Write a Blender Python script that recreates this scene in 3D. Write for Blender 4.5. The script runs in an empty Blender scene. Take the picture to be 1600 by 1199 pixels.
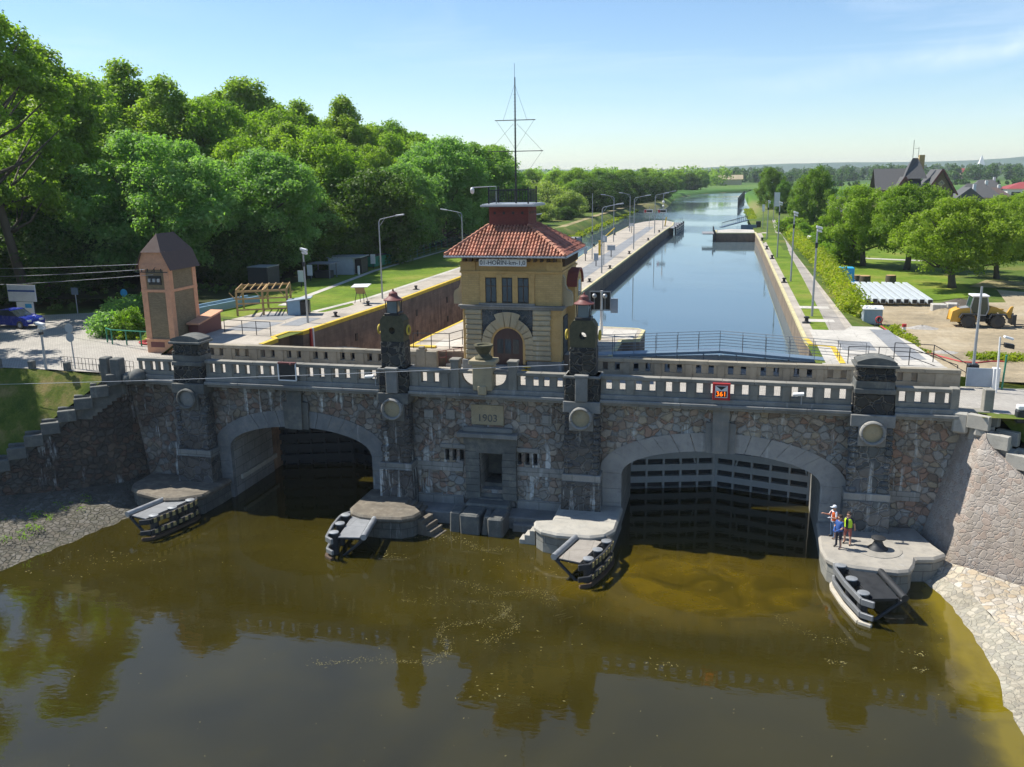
import bpy, bmesh, math, random
import numpy as np
from mathutils import Vector, Matrix
from mathutils.geometry import tessellate_polygon
R = math.radians
sc = bpy.context.scene
COL = sc.collection
random.seed(7)
ORG = {}

# ------------------------------------------------------------------ mesh building
class MB:
    def __init__(s): s.v = []; s.f = []; s.m = []
    def add(s, vs, fs, m=0):
        b = len(s.v); s.v += [tuple(p) for p in vs]
        for f in fs: s.f.append([b+i for i in f]); s.m.append(m)
        return s
    def box(s, x0, x1, y0, y1, z0, z1, m=0):
        v = [(x0,y0,z0),(x1,y0,z0),(x1,y1,z0),(x0,y1,z0),(x0,y0,z1),(x1,y0,z1),(x1,y1,z1),(x0,y1,z1)]
        return s.add(v, [(3,2,1,0),(4,5,6,7),(0,1,5,4),(1,2,6,5),(2,3,7,6),(3,0,4,7)], m)
    def obox(s, c, ax, ay, az, hx, hy, hz, m=0):
        c, ax, ay, az = Vector(c), Vector(ax).normalized()*hx, Vector(ay).normalized()*hy, Vector(az).normalized()*hz
        v = [c+i*ax+j*ay+k*az for k in (-1,1) for j in (-1,1) for i in (-1,1)]
        return s.add(v, [(2,3,1,0),(4,5,7,6),(0,1,5,4),(1,3,7,5),(3,2,6,7),(2,0,4,6)], m)
    def beam(s, p0, p1, w, h, m=0, up=(0,0,1)):
        p0, p1 = Vector(p0), Vector(p1); d = p1-p0
        x = d.cross(Vector(up))
        if x.length < 1e-6: x = Vector((1,0,0))
        return s.obox((p0+p1)/2, d, x, x.cross(d), d.length/2, w/2, h/2, m)
    def tube(s, pts, r, n=8, m=0, caps=True, closed=False):
        pts = [Vector(p) for p in pts]; k = len(pts)
        rs = r if isinstance(r, (list, tuple)) else [r]*k
        vs = []; prev = None
        for i, p in enumerate(pts):
            if closed: t = pts[(i+1) % k]-pts[i-1]
            else: t = pts[min(i+1,k-1)]-pts[max(i-1,0)]
            t.normalize()
            if prev is None:
                a = Vector((0,0,1)) if abs(t.z) < .9 else Vector((1,0,0))
                u = t.cross(a).normalized()
            else:
                u = (prev - t*prev.dot(t)).normalized()
            prev = u; w = t.cross(u)
            for j in range(n):
                an = 2*math.pi*j/n
                vs.append(p+(u*math.cos(an)+w*math.sin(an))*rs[i])
        fs = []
        for i in range(k if closed else k-1):
            i2 = (i+1) % k
            for j in range(n):
                fs.append((i*n+j, i*n+(j+1)%n, i2*n+(j+1)%n, i2*n+j))
        if caps and not closed:
            fs.append(tuple(range(n))[::-1]); fs.append(tuple((k-1)*n+j for j in range(n)))
        return s.add(vs, fs, m)
    def lathe(s, prof, c=(0,0,0), n=20, m=0, caps=True):
        vs = []; k = len(prof)
        for r, z in prof:
            for j in range(n):
                a = 2*math.pi*j/n; vs.append((c[0]+r*math.cos(a), c[1]+r*math.sin(a), c[2]+z))
        fs = [(i*n+j, i*n+(j+1)%n, (i+1)*n+(j+1)%n, (i+1)*n+j) for i in range(k-1) for j in range(n)]
        if caps: fs += [tuple(range(n))[::-1], tuple((k-1)*n+j for j in range(n))]
        return s.add(vs, fs, m)
    def prism(s, poly, z0, z1, m=0, mt=None):
        n = len(poly)
        if sum(poly[i][0]*poly[(i+1)%n][1]-poly[(i+1)%n][0]*poly[i][1] for i in range(n)) < 0: poly = poly[::-1]
        v = [(p[0],p[1],z0) for p in poly]+[(p[0],p[1],z1) for p in poly]
        s.add(v, [(i,(i+1)%n,n+(i+1)%n,n+i) for i in range(n)]+[tuple(range(n))[::-1]], m)
        return s.add(v[n:], [tuple(range(n))], m if mt is None else mt)
    def prismy(s, poly, y0, y1, m=0):          # polygon in (x,z), extruded along y (y0 = front)
        n = len(poly)
        if sum(poly[i][0]*poly[(i+1)%n][1]-poly[(i+1)%n][0]*poly[i][1] for i in range(n)) < 0: poly = poly[::-1]
        v = [(p[0],y0,p[1]) for p in poly]+[(p[0],y1,p[1]) for p in poly]
        return s.add(v, [((i+1)%n,i,n+i,n+(i+1)%n)[::-1] for i in range(n)]+[tuple(range(n)), tuple(range(n,2*n))[::-1]], m)
    def prismx(s, poly, x0, x1, m=0):          # polygon in (y,z), extruded along x
        n = len(poly)
        if sum(poly[i][0]*poly[(i+1)%n][1]-poly[(i+1)%n][0]*poly[i][1] for i in range(n)) < 0: poly = poly[::-1]
        v = [(x0,p[0],p[1]) for p in poly]+[(x1,p[0],p[1]) for p in poly]
        return s.add(v, [(i,(i+1)%n,n+(i+1)%n,n+i) for i in range(n)]+[tuple(range(n))[::-1], tuple(range(n,2*n))], m)
    def sphere(s, c, r, nu=12, nv=8, m=0, sz=1.0):
        prof = [(max(1e-4, r*math.sin(math.pi*i/nv)), -r*sz*math.cos(math.pi*i/nv)) for i in range(nv+1)]
        return s.lathe(prof, c, nu, m)
    def build(s, name, mats, parent=None, loc=None, smooth=False, bev=0, auto=False):
        if not isinstance(mats, (list, tuple)): mats = [mats]
        org = Vector(loc) if loc is not None else (ORG[parent.name] if parent is not None else Vector((0,0,0)))
        me = bpy.data.meshes.new(name)
        me.from_pydata([tuple(Vector(p)-org) for p in s.v], [], s.f)
        for mt in mats: me.materials.append(mt)
        me.polygons.foreach_set('material_index', s.m)
        if bev:
            bm = bmesh.new(); bm.from_mesh(me)
            bmesh.ops.remove_doubles(bm, verts=bm.verts, dist=1e-5)
            es = [e for e in bm.edges if len(e.link_faces) == 2 and e.calc_face_angle(0) > R(35)]
            bmesh.ops.bevel(bm, geom=es, offset=bev, segments=1, affect='EDGES', clamp_overlap=True)
            bm.to_mesh(me); bm.free()
        if smooth: me.polygons.foreach_set('use_smooth', [True]*len(me.polygons))
        if auto:
            me.polygons.foreach_set('use_smooth', [True]*len(me.polygons)); me.set_sharp_from_angle(angle=R(38))
        me.update()
        o = bpy.data.objects.new(name, me); COL.objects.link(o)
        if parent is not None: o.parent = parent
        else: o.location = org
        ORG[o.name] = org
        return o

def tag(o, label=None, cat=None, group=None, kind=None):
    if label: o['label'] = label
    if cat: o['category'] = cat
    if group: o['group'] = group
    if kind: o['kind'] = kind
    return o
def thing(name, label, cat, loc=(0,0,0), group=None):
    o = bpy.data.objects.new(name, None); COL.objects.link(o)
    o.location = loc; o.empty_display_size = .3
    ORG[o.name] = Vector(loc)
    return tag(o, label, cat, group)
def dup(root, loc, rotz=None, scale=None, label=None, group=None):
    def rec(o, par):
        c = o.copy(); COL.objects.link(c)
        if par is not None: c.parent = par
        for ch in o.children: rec(ch, c)
        return c
    kids = list(root.children)
    r = root.copy(); COL.objects.link(r); r.location = loc
    for k in kids: rec(k, r)
    if rotz is not None: r.rotation_euler = (0,0,rotz)
    if scale is not None: r.scale = scale
    if label: r['label'] = label
    if group: r['group'] = group
    return r
def struct(o): o['kind'] = 'structure'; return o
def text_mb(body, size, thick, o3, ux, uy, align='CENTER'):
    """mesh of letters laid on the plane o3 + ux*x + uy*y, extruded outwards along ux x uy"""
    cu = bpy.data.curves.new('t', 'FONT'); cu.body = body; cu.size = size; cu.extrude = thick
    cu.align_x = align; cu.align_y = 'CENTER'
    t = bpy.data.objects.new('t', cu); COL.objects.link(t)
    bpy.context.view_layer.update()
    me = bpy.data.meshes.new_from_object(t.evaluated_get(bpy.context.evaluated_depsgraph_get()))
    ux, uy = Vector(ux), Vector(uy); uz = ux.cross(uy)
    vs = [Vector(o3)+ux*v.co.x+uy*v.co.y+uz*v.co.z for v in me.vertices]
    fs = [tuple(p.vertices) for p in me.polygons]
    bpy.data.objects.remove(t); bpy.data.curves.remove(cu); bpy.data.meshes.remove(me)
    m = MB(); m.add(vs, fs); return m

# ------------------------------------------------------------------ materials
class NT:
    def __init__(s, name):
        s.mat = bpy.data.materials.new(name); s.mat.use_nodes = True
        s.t = s.mat.node_tree; s.b = s.t.nodes['Principled BSDF']
        s.tc = s.t.nodes.new('ShaderNodeTexCoord'); s.co = s.tc.outputs['Object']
    def n(s, typ, **kw):
        x = s.t.nodes.new(typ)
        for k, v in kw.items(): setattr(x, k, v)
        return x
    def l(s, a, b): s.t.links.new(a, b)
    def setin(s, sock, v):
        if isinstance(v, bpy.types.NodeSocket): s.l(v, sock)
        elif isinstance(v, (tuple, list)) and len(v) == 3 and sock.type == 'RGBA': sock.default_value = (*v, 1)
        else: sock.default_value = v
    def map(s, scale=(1,1,1), rot=(0,0,0), loc=(0,0,0), vec=None):
        x = s.n('ShaderNodeMapping'); s.l(vec or s.co, x.inputs['Vector'])
        x.inputs['Scale'].default_value = scale; x.inputs['Rotation'].default_value = rot; x.inputs['Location'].default_value = loc
        return x.outputs[0]
    def noise(s, scale, detail=4, rough=.55, vec=None, dist=0, out=0):
        x = s.n('ShaderNodeTexNoise'); s.l(vec or s.co, x.inputs['Vector'])
        x.inputs['Scale'].default_value = scale; x.inputs['Detail'].default_value = detail
        x.inputs['Roughness'].default_value = rough; x.inputs['Distortion'].default_value = dist
        return x.outputs[out]
    def vor(s, scale, feature='F1', out='Distance', vec=None, rnd=1):
        x = s.n('ShaderNodeTexVoronoi', feature=feature); s.l(vec or s.co, x.inputs['Vector'])
        x.inputs['Scale'].default_value = scale; x.inputs['Randomness'].default_value = rnd
        return x.outputs[out]
    def brick(s, scale, w=.5, h=.25, mortar=.02, vec=None, c1=(.4,.4,.4), c2=(.2,.2,.2), cm=(.1,.1,.1), out='Color'):
        x = s.n('ShaderNodeTexBrick'); s.l(vec or s.co, x.inputs['Vector'])
        x.inputs['Scale'].default_value = scale; x.inputs['Brick Width'].default_value = w; x.inputs['Row Height'].default_value = h
        x.inputs['Mortar Size'].default_value = mortar
        for k, c in (('Color1',c1),('Color2',c2),('Mortar',cm)): x.inputs[k].default_value = (*c,1)
        return x.outputs[out]
    def ramp(s, fac, stops, interp='LINEAR'):
        x = s.n('ShaderNodeValToRGB'); s.l(fac, x.inputs[0]); cr = x.color_ramp; cr.interpolation = interp
        while len(cr.elements) < len(stops): cr.elements.new(.5)
        for e, (p, c) in zip(cr.elements, stops):
            e.position = p; e.color = (c,c,c,1) if isinstance(c, (int,float)) else (*c,1)
        return x.outputs[0]
    def mix(s, fac, a, b, mode='MIX'):
        x = s.n('ShaderNodeMix', data_type='RGBA', blend_type=mode)
        s.setin(x.inputs[0], fac); s.setin(x.inputs[6], a); s.setin(x.inputs[7], b)
        return x.outputs[2]
    def math(s, op, a, b=0.0, c=0.0, clamp=False):
        x = s.n('ShaderNodeMath', operation=op, use_clamp=clamp)
        s.setin(x.inputs[0], a); s.setin(x.inputs[1], b); s.setin(x.inputs[2], c); return x.outputs[0]
    def mrange(s, v, a, b, c=0.0, d=1.0):
        x = s.n('ShaderNodeMapRange'); s.setin(x.inputs[0], v)
        for i, q in enumerate((a,b,c,d)): x.inputs[1+i].default_value = q
        return x.outputs[0]
    def sep(s, vec=None):
        x = s.n('ShaderNodeSeparateXYZ'); s.l(vec or s.co, x.inputs[0]); return x.outputs
    def rgb2v(s, c):
        x = s.n('ShaderNodeSeparateColor'); s.l(c, x.inputs[0]); return x.outputs
    def bump(s, h, strength=.3, dist=.05, nrm=None):
        x = s.n('ShaderNodeBump'); s.l(h, x.inputs['Height'])
        x.inputs['Strength'].default_value = strength; x.inputs['Distance'].default_value = dist
        if nrm: s.l(nrm, x.inputs['Normal'])
        return x.outputs[0]
    def out(s, col, rough=.8, nrm=None, metal=0, spec=None, **kw):
        s.setin(s.b.inputs['Base Color'], col); s.setin(s.b.inputs['Roughness'], rough); s.setin(s.b.inputs['Metallic'], metal)
        if nrm: s.l(nrm, s.b.inputs['Normal'])
        if spec is not None: s.b.inputs['Specular IOR Level'].default_value = spec
        for k, v in kw.items(): s.setin(s.b.inputs[k.replace('_',' ')], v)
        return s.mat

def plain(name, c, rough=.6, metal=0, var=.18, scale=3.0, bump=.1, spec=None):
    n = NT(name); a = n.noise(scale, 6, .65)
    b = n.noise(scale*9, 3)
    f = n.math('ADD', n.math('MULTIPLY', a, .7), n.math('MULTIPLY', b, .3))
    col = n.ramp(f, [(.3, tuple(x*(1-var) for x in c)), (.5, c), (.72, tuple(min(1,x*(1+var)+.01*var) for x in c))])
    rr = n.mrange(a, .3, .7, max(.05,rough-.1), min(1,rough+.1))
    return n.out(col, rr, n.bump(b, bump, .01), metal, spec)

def rubble(name, scale, pal, mortar, grimeL, grimeR, xL, xR, streak=.5, mw=.05, bump=.5, rough=.85, zsq=1.15, footk=1.0, mk=.6):
    """polygonal rubble masonry: stones of pal, light mortar, grime that differs along x, lime streaks"""
    n = NT(name); w = n.map((1,1,zsq)); wn = n.noise(1.7, 4, .6, vec=w, out=1)
    x = n.n('ShaderNodeVectorMath', operation='MULTIPLY_ADD'); n.l(wn, x.inputs[0]); x.inputs[1].default_value = (.42,.42,.42); n.l(w, x.inputs[2])
    v = x.outputs[0]
    cell = n.rgb2v(n.vor(scale, 'F1', 'Color', vec=v))
    k = len(pal); col = n.ramp(cell[0], [(i/k, p) for i, p in enumerate(pal)], 'CONSTANT')
    col = n.mix(n.mrange(cell[1], 0, 1, 0, .35), col, (.5,.47,.42), 'MULTIPLY')
    fine = n.noise(9, 6, .7); col = n.mix(.45, col, n.ramp(fine, [(.3,.35),(.7,1.0)]), 'MULTIPLY')
    ed = n.vor(scale, 'DISTANCE_TO_EDGE', 'Distance', vec=v)
    mwn = n.mrange(n.noise(.9,3), .35, .65, .4, 1.3); mm = n.mrange(n.math('DIVIDE', ed, mwn), mw*.5, mw, 1, 0)
    col = n.mix(n.math('MULTIPLY', mm, mk), col, mortar)
    big = n.noise(.22, 5, .6); col = n.mix(n.mrange(big, .4, .62, 0, .5), col, n.mix(1.0, col, (.55,.5,.44), 'MULTIPLY'))
    s = n.sep()
    gx = n.mrange(s[0], xL, xR, grimeL, grimeR)
    gn = n.ramp(n.noise(.35, 6, .62), [(.32,0.25),(.62,1.0)])
    g = n.math('MULTIPLY', gx, gn, clamp=True)
    col = n.mix(g, col, n.mix(n.noise(2.5,4), (.028,.03,.03), (.075,.055,.04)))
    # damp green-black foot and lime streaks
    sv = n.map((1.7,1.7,.16)); sn = n.noise(1.0, 5, .7, vec=sv); msk = n.noise(.33, 3)
    st = n.math('MULTIPLY', n.mrange(sn, .55, .63), n.mrange(msk, .44, .54), clamp=True)
    col = n.mix(n.math('MULTIPLY', st, streak), col, (.58,.6,.58))
    foot = n.math('MULTIPLY', n.mrange(s[2], .9, .0), n.mrange(n.noise(1.2,3), .3, .6), clamp=True)
    col = n.mix(n.math('MULTIPLY', foot, footk), col, (.03,.032,.02))
    hgt = n.math('ADD', n.mrange(ed, 0, .12), n.math('MULTIPLY', fine, .35))
    return n.out(col, rough, n.bump(hgt, bump, .09))

def ashlar(name, c, bw=1.1, bh=.5, grime=.35, streak=.35, joint=True, warm=(.5,.44,.33)):
    n = NT(name); s = n.sep()
    cv = n.n('ShaderNodeCombineXYZ'); n.l(n.math('ADD', s[0], n.math('MULTIPLY', s[1], .83)), cv.inputs[0]); n.l(s[2], cv.inputs[1])
    v = cv.outputs[0]
    f = n.noise(2.2, 7, .7); ff = n.noise(26, 3)
    col = n.ramp(f, [(.25, tuple(q*.62 for q in c)), (.5, c), (.75, tuple(q*.7+w*.42 for q, w in zip(c, warm)))])
    col = n.mix(.3, col, n.ramp(ff, [(.3,.6),(.7,1.0)]), 'MULTIPLY')
    g = n.mrange(n.noise(.55, 6, .65), .42, .7, 0, grime)
    col = n.mix(g, col, (.045,.048,.045))
    st = n.math('MULTIPLY', n.mrange(n.noise(1, 5, .7, vec=n.map((2.1,2.1,.2))), .58, .68), n.mrange(n.noise(.4,2), .45, .6), clamp=True)
    col = n.mix(n.math('MULTIPLY', st, streak), col, (.6,.61,.58))
    h = n.math('ADD', f, n.math('MULTIPLY', ff, .4))
    if joint:
        j = n.brick(1.0, bw, bh, .018, vec=v, c1=(1,1,1), c2=(.82,.82,.82), cm=(.25,.25,.25))
        col = n.mix(.75, col, j, 'MULTIPLY'); h = n.math('ADD', h, n.math('MULTIPLY', n.rgb2v(j)[0], .8))
    return n.out(col, .85, n.bump(h, .35, .03))

M = {}
M['face'] = rubble('rubble_face', 2.3, [(0.444,0.300,0.228),(0.432,0.408,0.360),(0.504,0.432,0.324),(0.300,0.240,0.192),(0.384,0.396,0.384),(0.552,0.492,0.420),(0.456,0.360,0.288),(0.456,0.444,0.420),(0.396,0.372,0.324)], (.33,.32,.295), .75, .05, -21, 9, .95, mw=.06, bump=.9, mk=.42)
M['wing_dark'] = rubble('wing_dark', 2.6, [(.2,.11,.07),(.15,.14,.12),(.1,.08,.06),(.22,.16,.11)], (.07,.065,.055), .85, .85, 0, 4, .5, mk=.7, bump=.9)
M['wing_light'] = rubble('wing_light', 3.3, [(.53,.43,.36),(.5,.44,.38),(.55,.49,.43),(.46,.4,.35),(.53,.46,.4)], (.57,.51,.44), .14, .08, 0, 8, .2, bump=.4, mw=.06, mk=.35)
M['pier'] = rubble('pier_rubble', 1.75, [(.15,.17,.175),(.2,.2,.19),(.12,.135,.14),(.24,.23,.21),(.17,.185,.2)], (.33,.33,.31), .75, .05, 3, 19, .8, mk=.8, mw=.05, bump=1.0)
M['pier_top'] = rubble('pier_top_rubble', 1.9, [(.035,.04,.042),(.05,.055,.055),(.028,.032,.036),(.065,.065,.055)], (.24,.22,.17), .2, .2, -33, 8, 0, mw=.055, bump=1.0, mk=.85)
M['ash_grey'] = ashlar('granite_blocks', (.235,.245,.235), 1.15, .52, .5, .55)
M['ash_light'] = ashlar('granite_light', (.33,.325,.3), 1.3, .6, .35, .45)
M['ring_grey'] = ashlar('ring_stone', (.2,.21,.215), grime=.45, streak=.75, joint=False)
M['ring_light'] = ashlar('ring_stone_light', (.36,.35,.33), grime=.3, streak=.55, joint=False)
M['granite'] = ashlar('granite_plain', (.25,.25,.235), grime=.5, joint=False)
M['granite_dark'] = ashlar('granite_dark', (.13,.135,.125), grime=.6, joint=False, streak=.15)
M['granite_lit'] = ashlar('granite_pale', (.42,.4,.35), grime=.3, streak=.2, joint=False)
M['parapet'] = ashlar('parapet_stone', (.27,.255,.215), grime=.55, streak=.12, joint=False)
M['parapet_back'] = ashlar('parapet_back_stone', (.33,.29,.215), grime=.45, streak=.1, joint=False)
M['plat_dark'] = ashlar('platform_dark', (.165,.14,.105), grime=.5, streak=.1, joint=False)  # dark platform stone; the left end platform's shade is in this tone
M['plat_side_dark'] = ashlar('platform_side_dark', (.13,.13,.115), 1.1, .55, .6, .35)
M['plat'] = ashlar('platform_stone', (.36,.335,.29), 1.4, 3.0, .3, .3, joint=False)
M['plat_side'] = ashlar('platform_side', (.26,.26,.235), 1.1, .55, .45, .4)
M['tan'] = ashlar('tan_stone', (.42,.35,.22), grime=.3, streak=.1, joint=False, warm=(.5,.36,.18))
M['moss'] = plain('mossy_stone', (.085,.08,.045), .95, var=.5, scale=4, bump=.4)
def concrete(name, c, stain=.4, sc_=.35):
    n = NT(name); a = n.noise(sc_, 7, .62); b = n.noise(3.1, 6, .7); f = n.noise(30, 3)
    col = n.ramp(a, [(.3, tuple(q*(1-stain) for q in c)), (.52, c), (.7, tuple(min(1,q*1.12) for q in c))])
    col = n.mix(.4, col, n.ramp(b, [(.3,.55),(.65,1.0)]), 'MULTIPLY')
    jj = n.rgb2v(n.brick(.4, 1.0, .62, .008, c1=(1,1,1), c2=(.86,.86,.86), cm=(.45,.45,.45)))[0]; cj = n.n('ShaderNodeCombineColor')
    for q_ in range(3): n.l(jj, cj.inputs[q_])
    col = n.mix(.55, col, cj.outputs[0], 'MULTIPLY')
    crack = n.mrange(n.vor(.22, 'DISTANCE_TO_EDGE', 'Distance', vec=n.map((1,1,1))), 0, .006, .5, 0)
    col = n.mix(crack, col, (.1,.09,.07))
    return n.out(col, .9, n.bump(n.math('ADD', b, n.math('MULTIPLY', f, .4)), .25, .02))
M['concrete'] = concrete('lock_concrete', (.44,.39,.32))
M['concrete_pale'] = concrete('pale_concrete', (.52,.49,.43), .25)
M['slab_grey'] = concrete('grey_slab', (.25,.26,.27), .25)
M['path'] = concrete('path_grey', (.34,.31,.27), .3)
def setts(name, c, s=2.4):
    n = NT(name); br = n.brick(s, .5, .3, .03, c1=tuple(q*1.08 for q in c), c2=tuple(q*.86 for q in c), cm=tuple(q*.5 for q in c))
    a = n.noise(.5, 6, .65); col = n.mix(.55, br, n.ramp(a, [(.3,.6),(.7,1.0)]), 'MULTIPLY')
    return n.out(col, .85, n.bump(n.rgb2v(br)[0], .3, .02))
M['road'] = setts('stone_setts', (.44,.41,.36))
def lockwall(name, c, light=.5):
    n = NT(name); s = n.sep()
    st = n.noise(1, 6, .7, vec=n.map((1.1,1.1,.09))); a = n.noise(.8, 6, .65)
    col = n.ramp(a, [(.3, tuple(q*.5 for q in c)), (.5, c), (.72, tuple(q*1.5 for q in c))])
    col = n.mix(n.mrange(st, .5, .7, 0, .7), col, (.05,.038,.03))
    top = n.mrange(s[2], 6.3, 7.6); col = n.mix(n.math('MULTIPLY', top, .6), col, n.mix(n.noise(3,4), (.07,.06,.05), (.17,.14,.11)))
    wh = n.math('MULTIPLY', n.mrange(n.noise(2.2, 5, .75), .62, .7), top, clamp=True)
    col = n.mix(n.math('MULTIPLY', wh, light), col, (.5,.47,.42))
    br = n.brick(.8, .9, .5, .012, vec=n.map((1,1,1), (R(90),0,0)), c1=(1,1,1), c2=(.85,.85,.85), cm=(.4,.4,.4))
    return n.out(n.mix(.4, col, br, 'MULTIPLY'), .9, n.bump(n.noise(5,5), .3, .04))
M['lockwall'] = lockwall('lock_wall_stained', (.3,.205,.135))
M['lockwall_tan'] = lockwall('lock_wall_tan', (.34,.25,.16), .6)
M['yellow'] = plain('yellow_edge_paint', (.62,.43,.03), .6, var=.3, scale=2)
M['cream'] = plain('cream_edge', (.52,.46,.25), .7, var=.3, scale=2)
def grass(name, a, b, c, s=.18, far=False):
    n = NT(name); f = n.noise(s, 7, .6); g = n.noise(s*9, 5, .7); h = n.noise(12, 3)
    col = n.ramp(f, [(.3, a), (.5, b), (.68, c)])
    col = n.mix(.55, col, n.ramp(g, [(.3,.45),(.68,1.15)]), 'MULTIPLY')
    if far:
        s_ = n.sep(); yb = n.math('ADD', s_[1], n.math('MULTIPLY', n.noise(.004, 2), 260))
        bd = n.ramp(n.mrange(yb, 250, 1400), [(0,(.09,.14,.02)),(.1,(.16,.2,.04)),(.16,(.22,.19,.08)),(.24,(.08,.17,.015)),(.34,(.05,.13,.02)),(.5,(.1,.17,.03)),(.62,(.06,.12,.02)),(1,(.06,.1,.03))])
        col = n.mix(n.mrange(s_[1], 230, 330), col, bd)
    return n.out(col, .95, n.bump(n.math('ADD', h, g), .6, .05), spec=.2)
M['lawn'] = grass('lawn', (0.075,0.138,0.010), (0.131,0.206,0.015), (0.213,0.237,0.037))
M['meadow'] = grass('meadow', (.045,.085,.01), (.09,.14,.018), (.19,.18,.05), far=True)
M['bank'] = grass('bank_grass', (.05,.085,.01), (.1,.13,.018), (.24,.19,.07), .8)
M['drygrass'] = grass('dry_grass', (.12,.13,.03), (.24,.22,.08), (.36,.3,.14), .3)
M['dirt'] = (lambda n: n.out(n.mix(.5, n.ramp(n.noise(.22,7,.65), [(.3,(.23,.19,.12)),(.5,(.4,.32,.2)),(.7,(.5,.42,.29))]), n.mix(.6, n.ramp(n.noise(2.2,6,.7),[(.3,.45),(.65,1.0)]), n.ramp(n.noise(1,6,.7,vec=n.map((.22,2.4,1),(0,0,.25))),[(.35,.4),(.6,1.0)]), 'MULTIPLY'), 'MULTIPLY'), .95, n.bump(n.noise(2.5,7,.7), .8, .15)))(NT('yard_dirt'))
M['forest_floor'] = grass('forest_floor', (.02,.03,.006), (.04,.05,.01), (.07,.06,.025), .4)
M['sand'] = grass('sandy_bank', (.14,.14,.05), (.3,.25,.13), (.42,.36,.2), .12)
M['gravel'] = plain('gravel_pile', (.33,.31,.28), .95, var=.5, scale=6, bump=.8)
M['revet'] = rubble('revetment_stone', 3.3, [(.5,.47,.38),(.45,.43,.35),(.56,.52,.42),(.4,.38,.32)], (.42,.39,.3), .1, .1, 0, 20, 0, mw=.05, bump=.6, zsq=1, footk=.0)
M['revet_poly'] = rubble('revetment_polygon', 2.6, [(.62,.55,.42),(.58,.48,.34),(.66,.61,.52),(.55,.49,.4)], (.34,.32,.28), .05, .05, 0, 20, 0, mw=.07, bump=.6, zsq=1, footk=.0)
M['revet_dark'] = rubble('revetment_left', 3.2, [(0.200,0.192,0.152),(0.256,0.240,0.200),(0.168,0.160,0.120),(0.224,0.200,0.152)], (0.100,0.100,0.050), .6, .4, -45, -33, 0, mw=.09, bump=.9, zsq=1, footk=0)  # mossy stone; the upper slope's shade is also put into palette and grime
M['algae'] = plain('algae', (.16,.13,.015), .7, var=.5, scale=2, bump=.3)
# metals, paint, wood, glass
for k, c, r_, m_ in [('steel',(.22,.23,.24),.5,.4),('gate_grey',(.44,.46,.46),.6,0),('ring_yellow',(.5,.38,.04),.6,0),('steel_dark',(.035,.038,.042),.55,.3),('galv',(.36,.38,.4),.45,.5),('white',(.72,.72,.7),.5,0),('black',(.015,.015,.016),.5,0),
    ('red',(.42,.03,.03),.5,0),('rust_red',(.15,.045,.038),.6,0),('cabin_blue',(.2,.32,.42),.5,0),('blue_bright',(.02,.33,.62),.45,0),('green_paint',(.02,.2,.12),.5,0),('grey_box',(.33,.38,.43),.55,0),
    ('wood',(.42,.27,.12),.8,0),('wood_dark',(.08,.05,.03),.8,0),('brick_red',(.2,.055,.045),.85,0),('ochre',(.56,.34,.10),.85,0),('ochre_pale',(.6,.45,.2),.85,0),('salmon',(.6,.31,.18),.85,0),
    ('loader_yellow',(.58,.32,.04),.45,0),('tyre',(.06,.055,.048),.9,0),('asphalt_roof',(.1,.07,.06),.9,0),('slate',(.085,.085,.085),.8,0),('bark',(.09,.075,.055),.95,0),('skin',(.5,.28,.19),.6,0),
    ('pipe_white',(.5,.54,.56),.4,0),('blue_steel',(.14,.2,.26),.5,.2),('tarp',(.07,.09,.12),.6,0),('timber_pale',(.48,.44,.36),.85,0),('hose_red',(.45,.05,.05),.6,0),('cable',(.42,.44,.46),.5,0),('wire',(.08,.085,.09),.6,0),
    ('render_cream',(.5,.42,.28),.9,0),('roof_red',(.28,.05,.05),.7,0),('pool',(.02,.3,.42),.3,0),('straw',(.3,.22,.11),.95,0),('door_brown',(.05,.025,.022),.5,0),('orange',(.75,.13,.02),.7,0),('hivis',(.5,.75,.03),.6,0),
    ('shirt_blue',(.03,.09,.3),.85,0),('navy',(.015,.018,.035),.9,0),('shirt_white',(.62,.66,.72),.85,0),('shorts_red',(.33,.1,.08),.9,0),('shirt_dark',(.03,.03,.05),.9,0),('hair',(.04,.025,.018),.9,0),('jeans',(.06,.12,.22),.9,0),('car_blue',(.01,.025,.25),.25,0)]:
    M[k] = plain(k, c, r_, m_, var=.22 if r_ > .7 else .12)
def glassy(name, c, rough=.08):
    n = NT(name); return n.out(n.ramp(n.noise(.8,2), [(.3,tuple(q*.6 for q in c)),(.7,c)]), rough, spec=.8)
M['ochre'] = ashlar('ochre_plaster', (.58,.38,.145), grime=.3, streak=.12, joint=False, warm=(.52,.4,.2))
M['glass'] = glassy('window_glass', (.05,.065,.075), .04); M['glass_green'] = glassy('cab_glass', (.02,.06,.05)); M['glass_pale'] = glassy('lantern_glass', (.16,.19,.19), .12)
def tiles(name, c, along='x'):
    n = NT(name); s = n.sep()
    a = s[0] if along == 'x' else s[1]; b = s[2]
    cv = n.n('ShaderNodeCombineXYZ'); n.l(a, cv.inputs[0]); n.l(b, cv.inputs[1])
    cell = n.n('ShaderNodeTexWhiteNoise'); q = n.n('ShaderNodeVectorMath', operation='FLOOR')
    sc2 = n.n('ShaderNodeVectorMath', operation='MULTIPLY'); n.l(cv.outputs[0], sc2.inputs[0]); sc2.inputs[1].default_value = (3.9,4.6,1)
    n.l(sc2.outputs[0], q.inputs[0]); n.l(q.outputs[0], cell.inputs['Vector'])
    col = n.ramp(cell.outputs[0], [(0,tuple(x*.6 for x in c)),(.5,c),(1,tuple(min(1,x*1.35+.02) for x in c))])
    col = n.mix(n.mrange(n.noise(.9,5), .45, .72, 0, .55), col, (.16,.1,.08))
    return n.out(col, .8, n.bump(n.noise(14,4), .2, .02))
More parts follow.
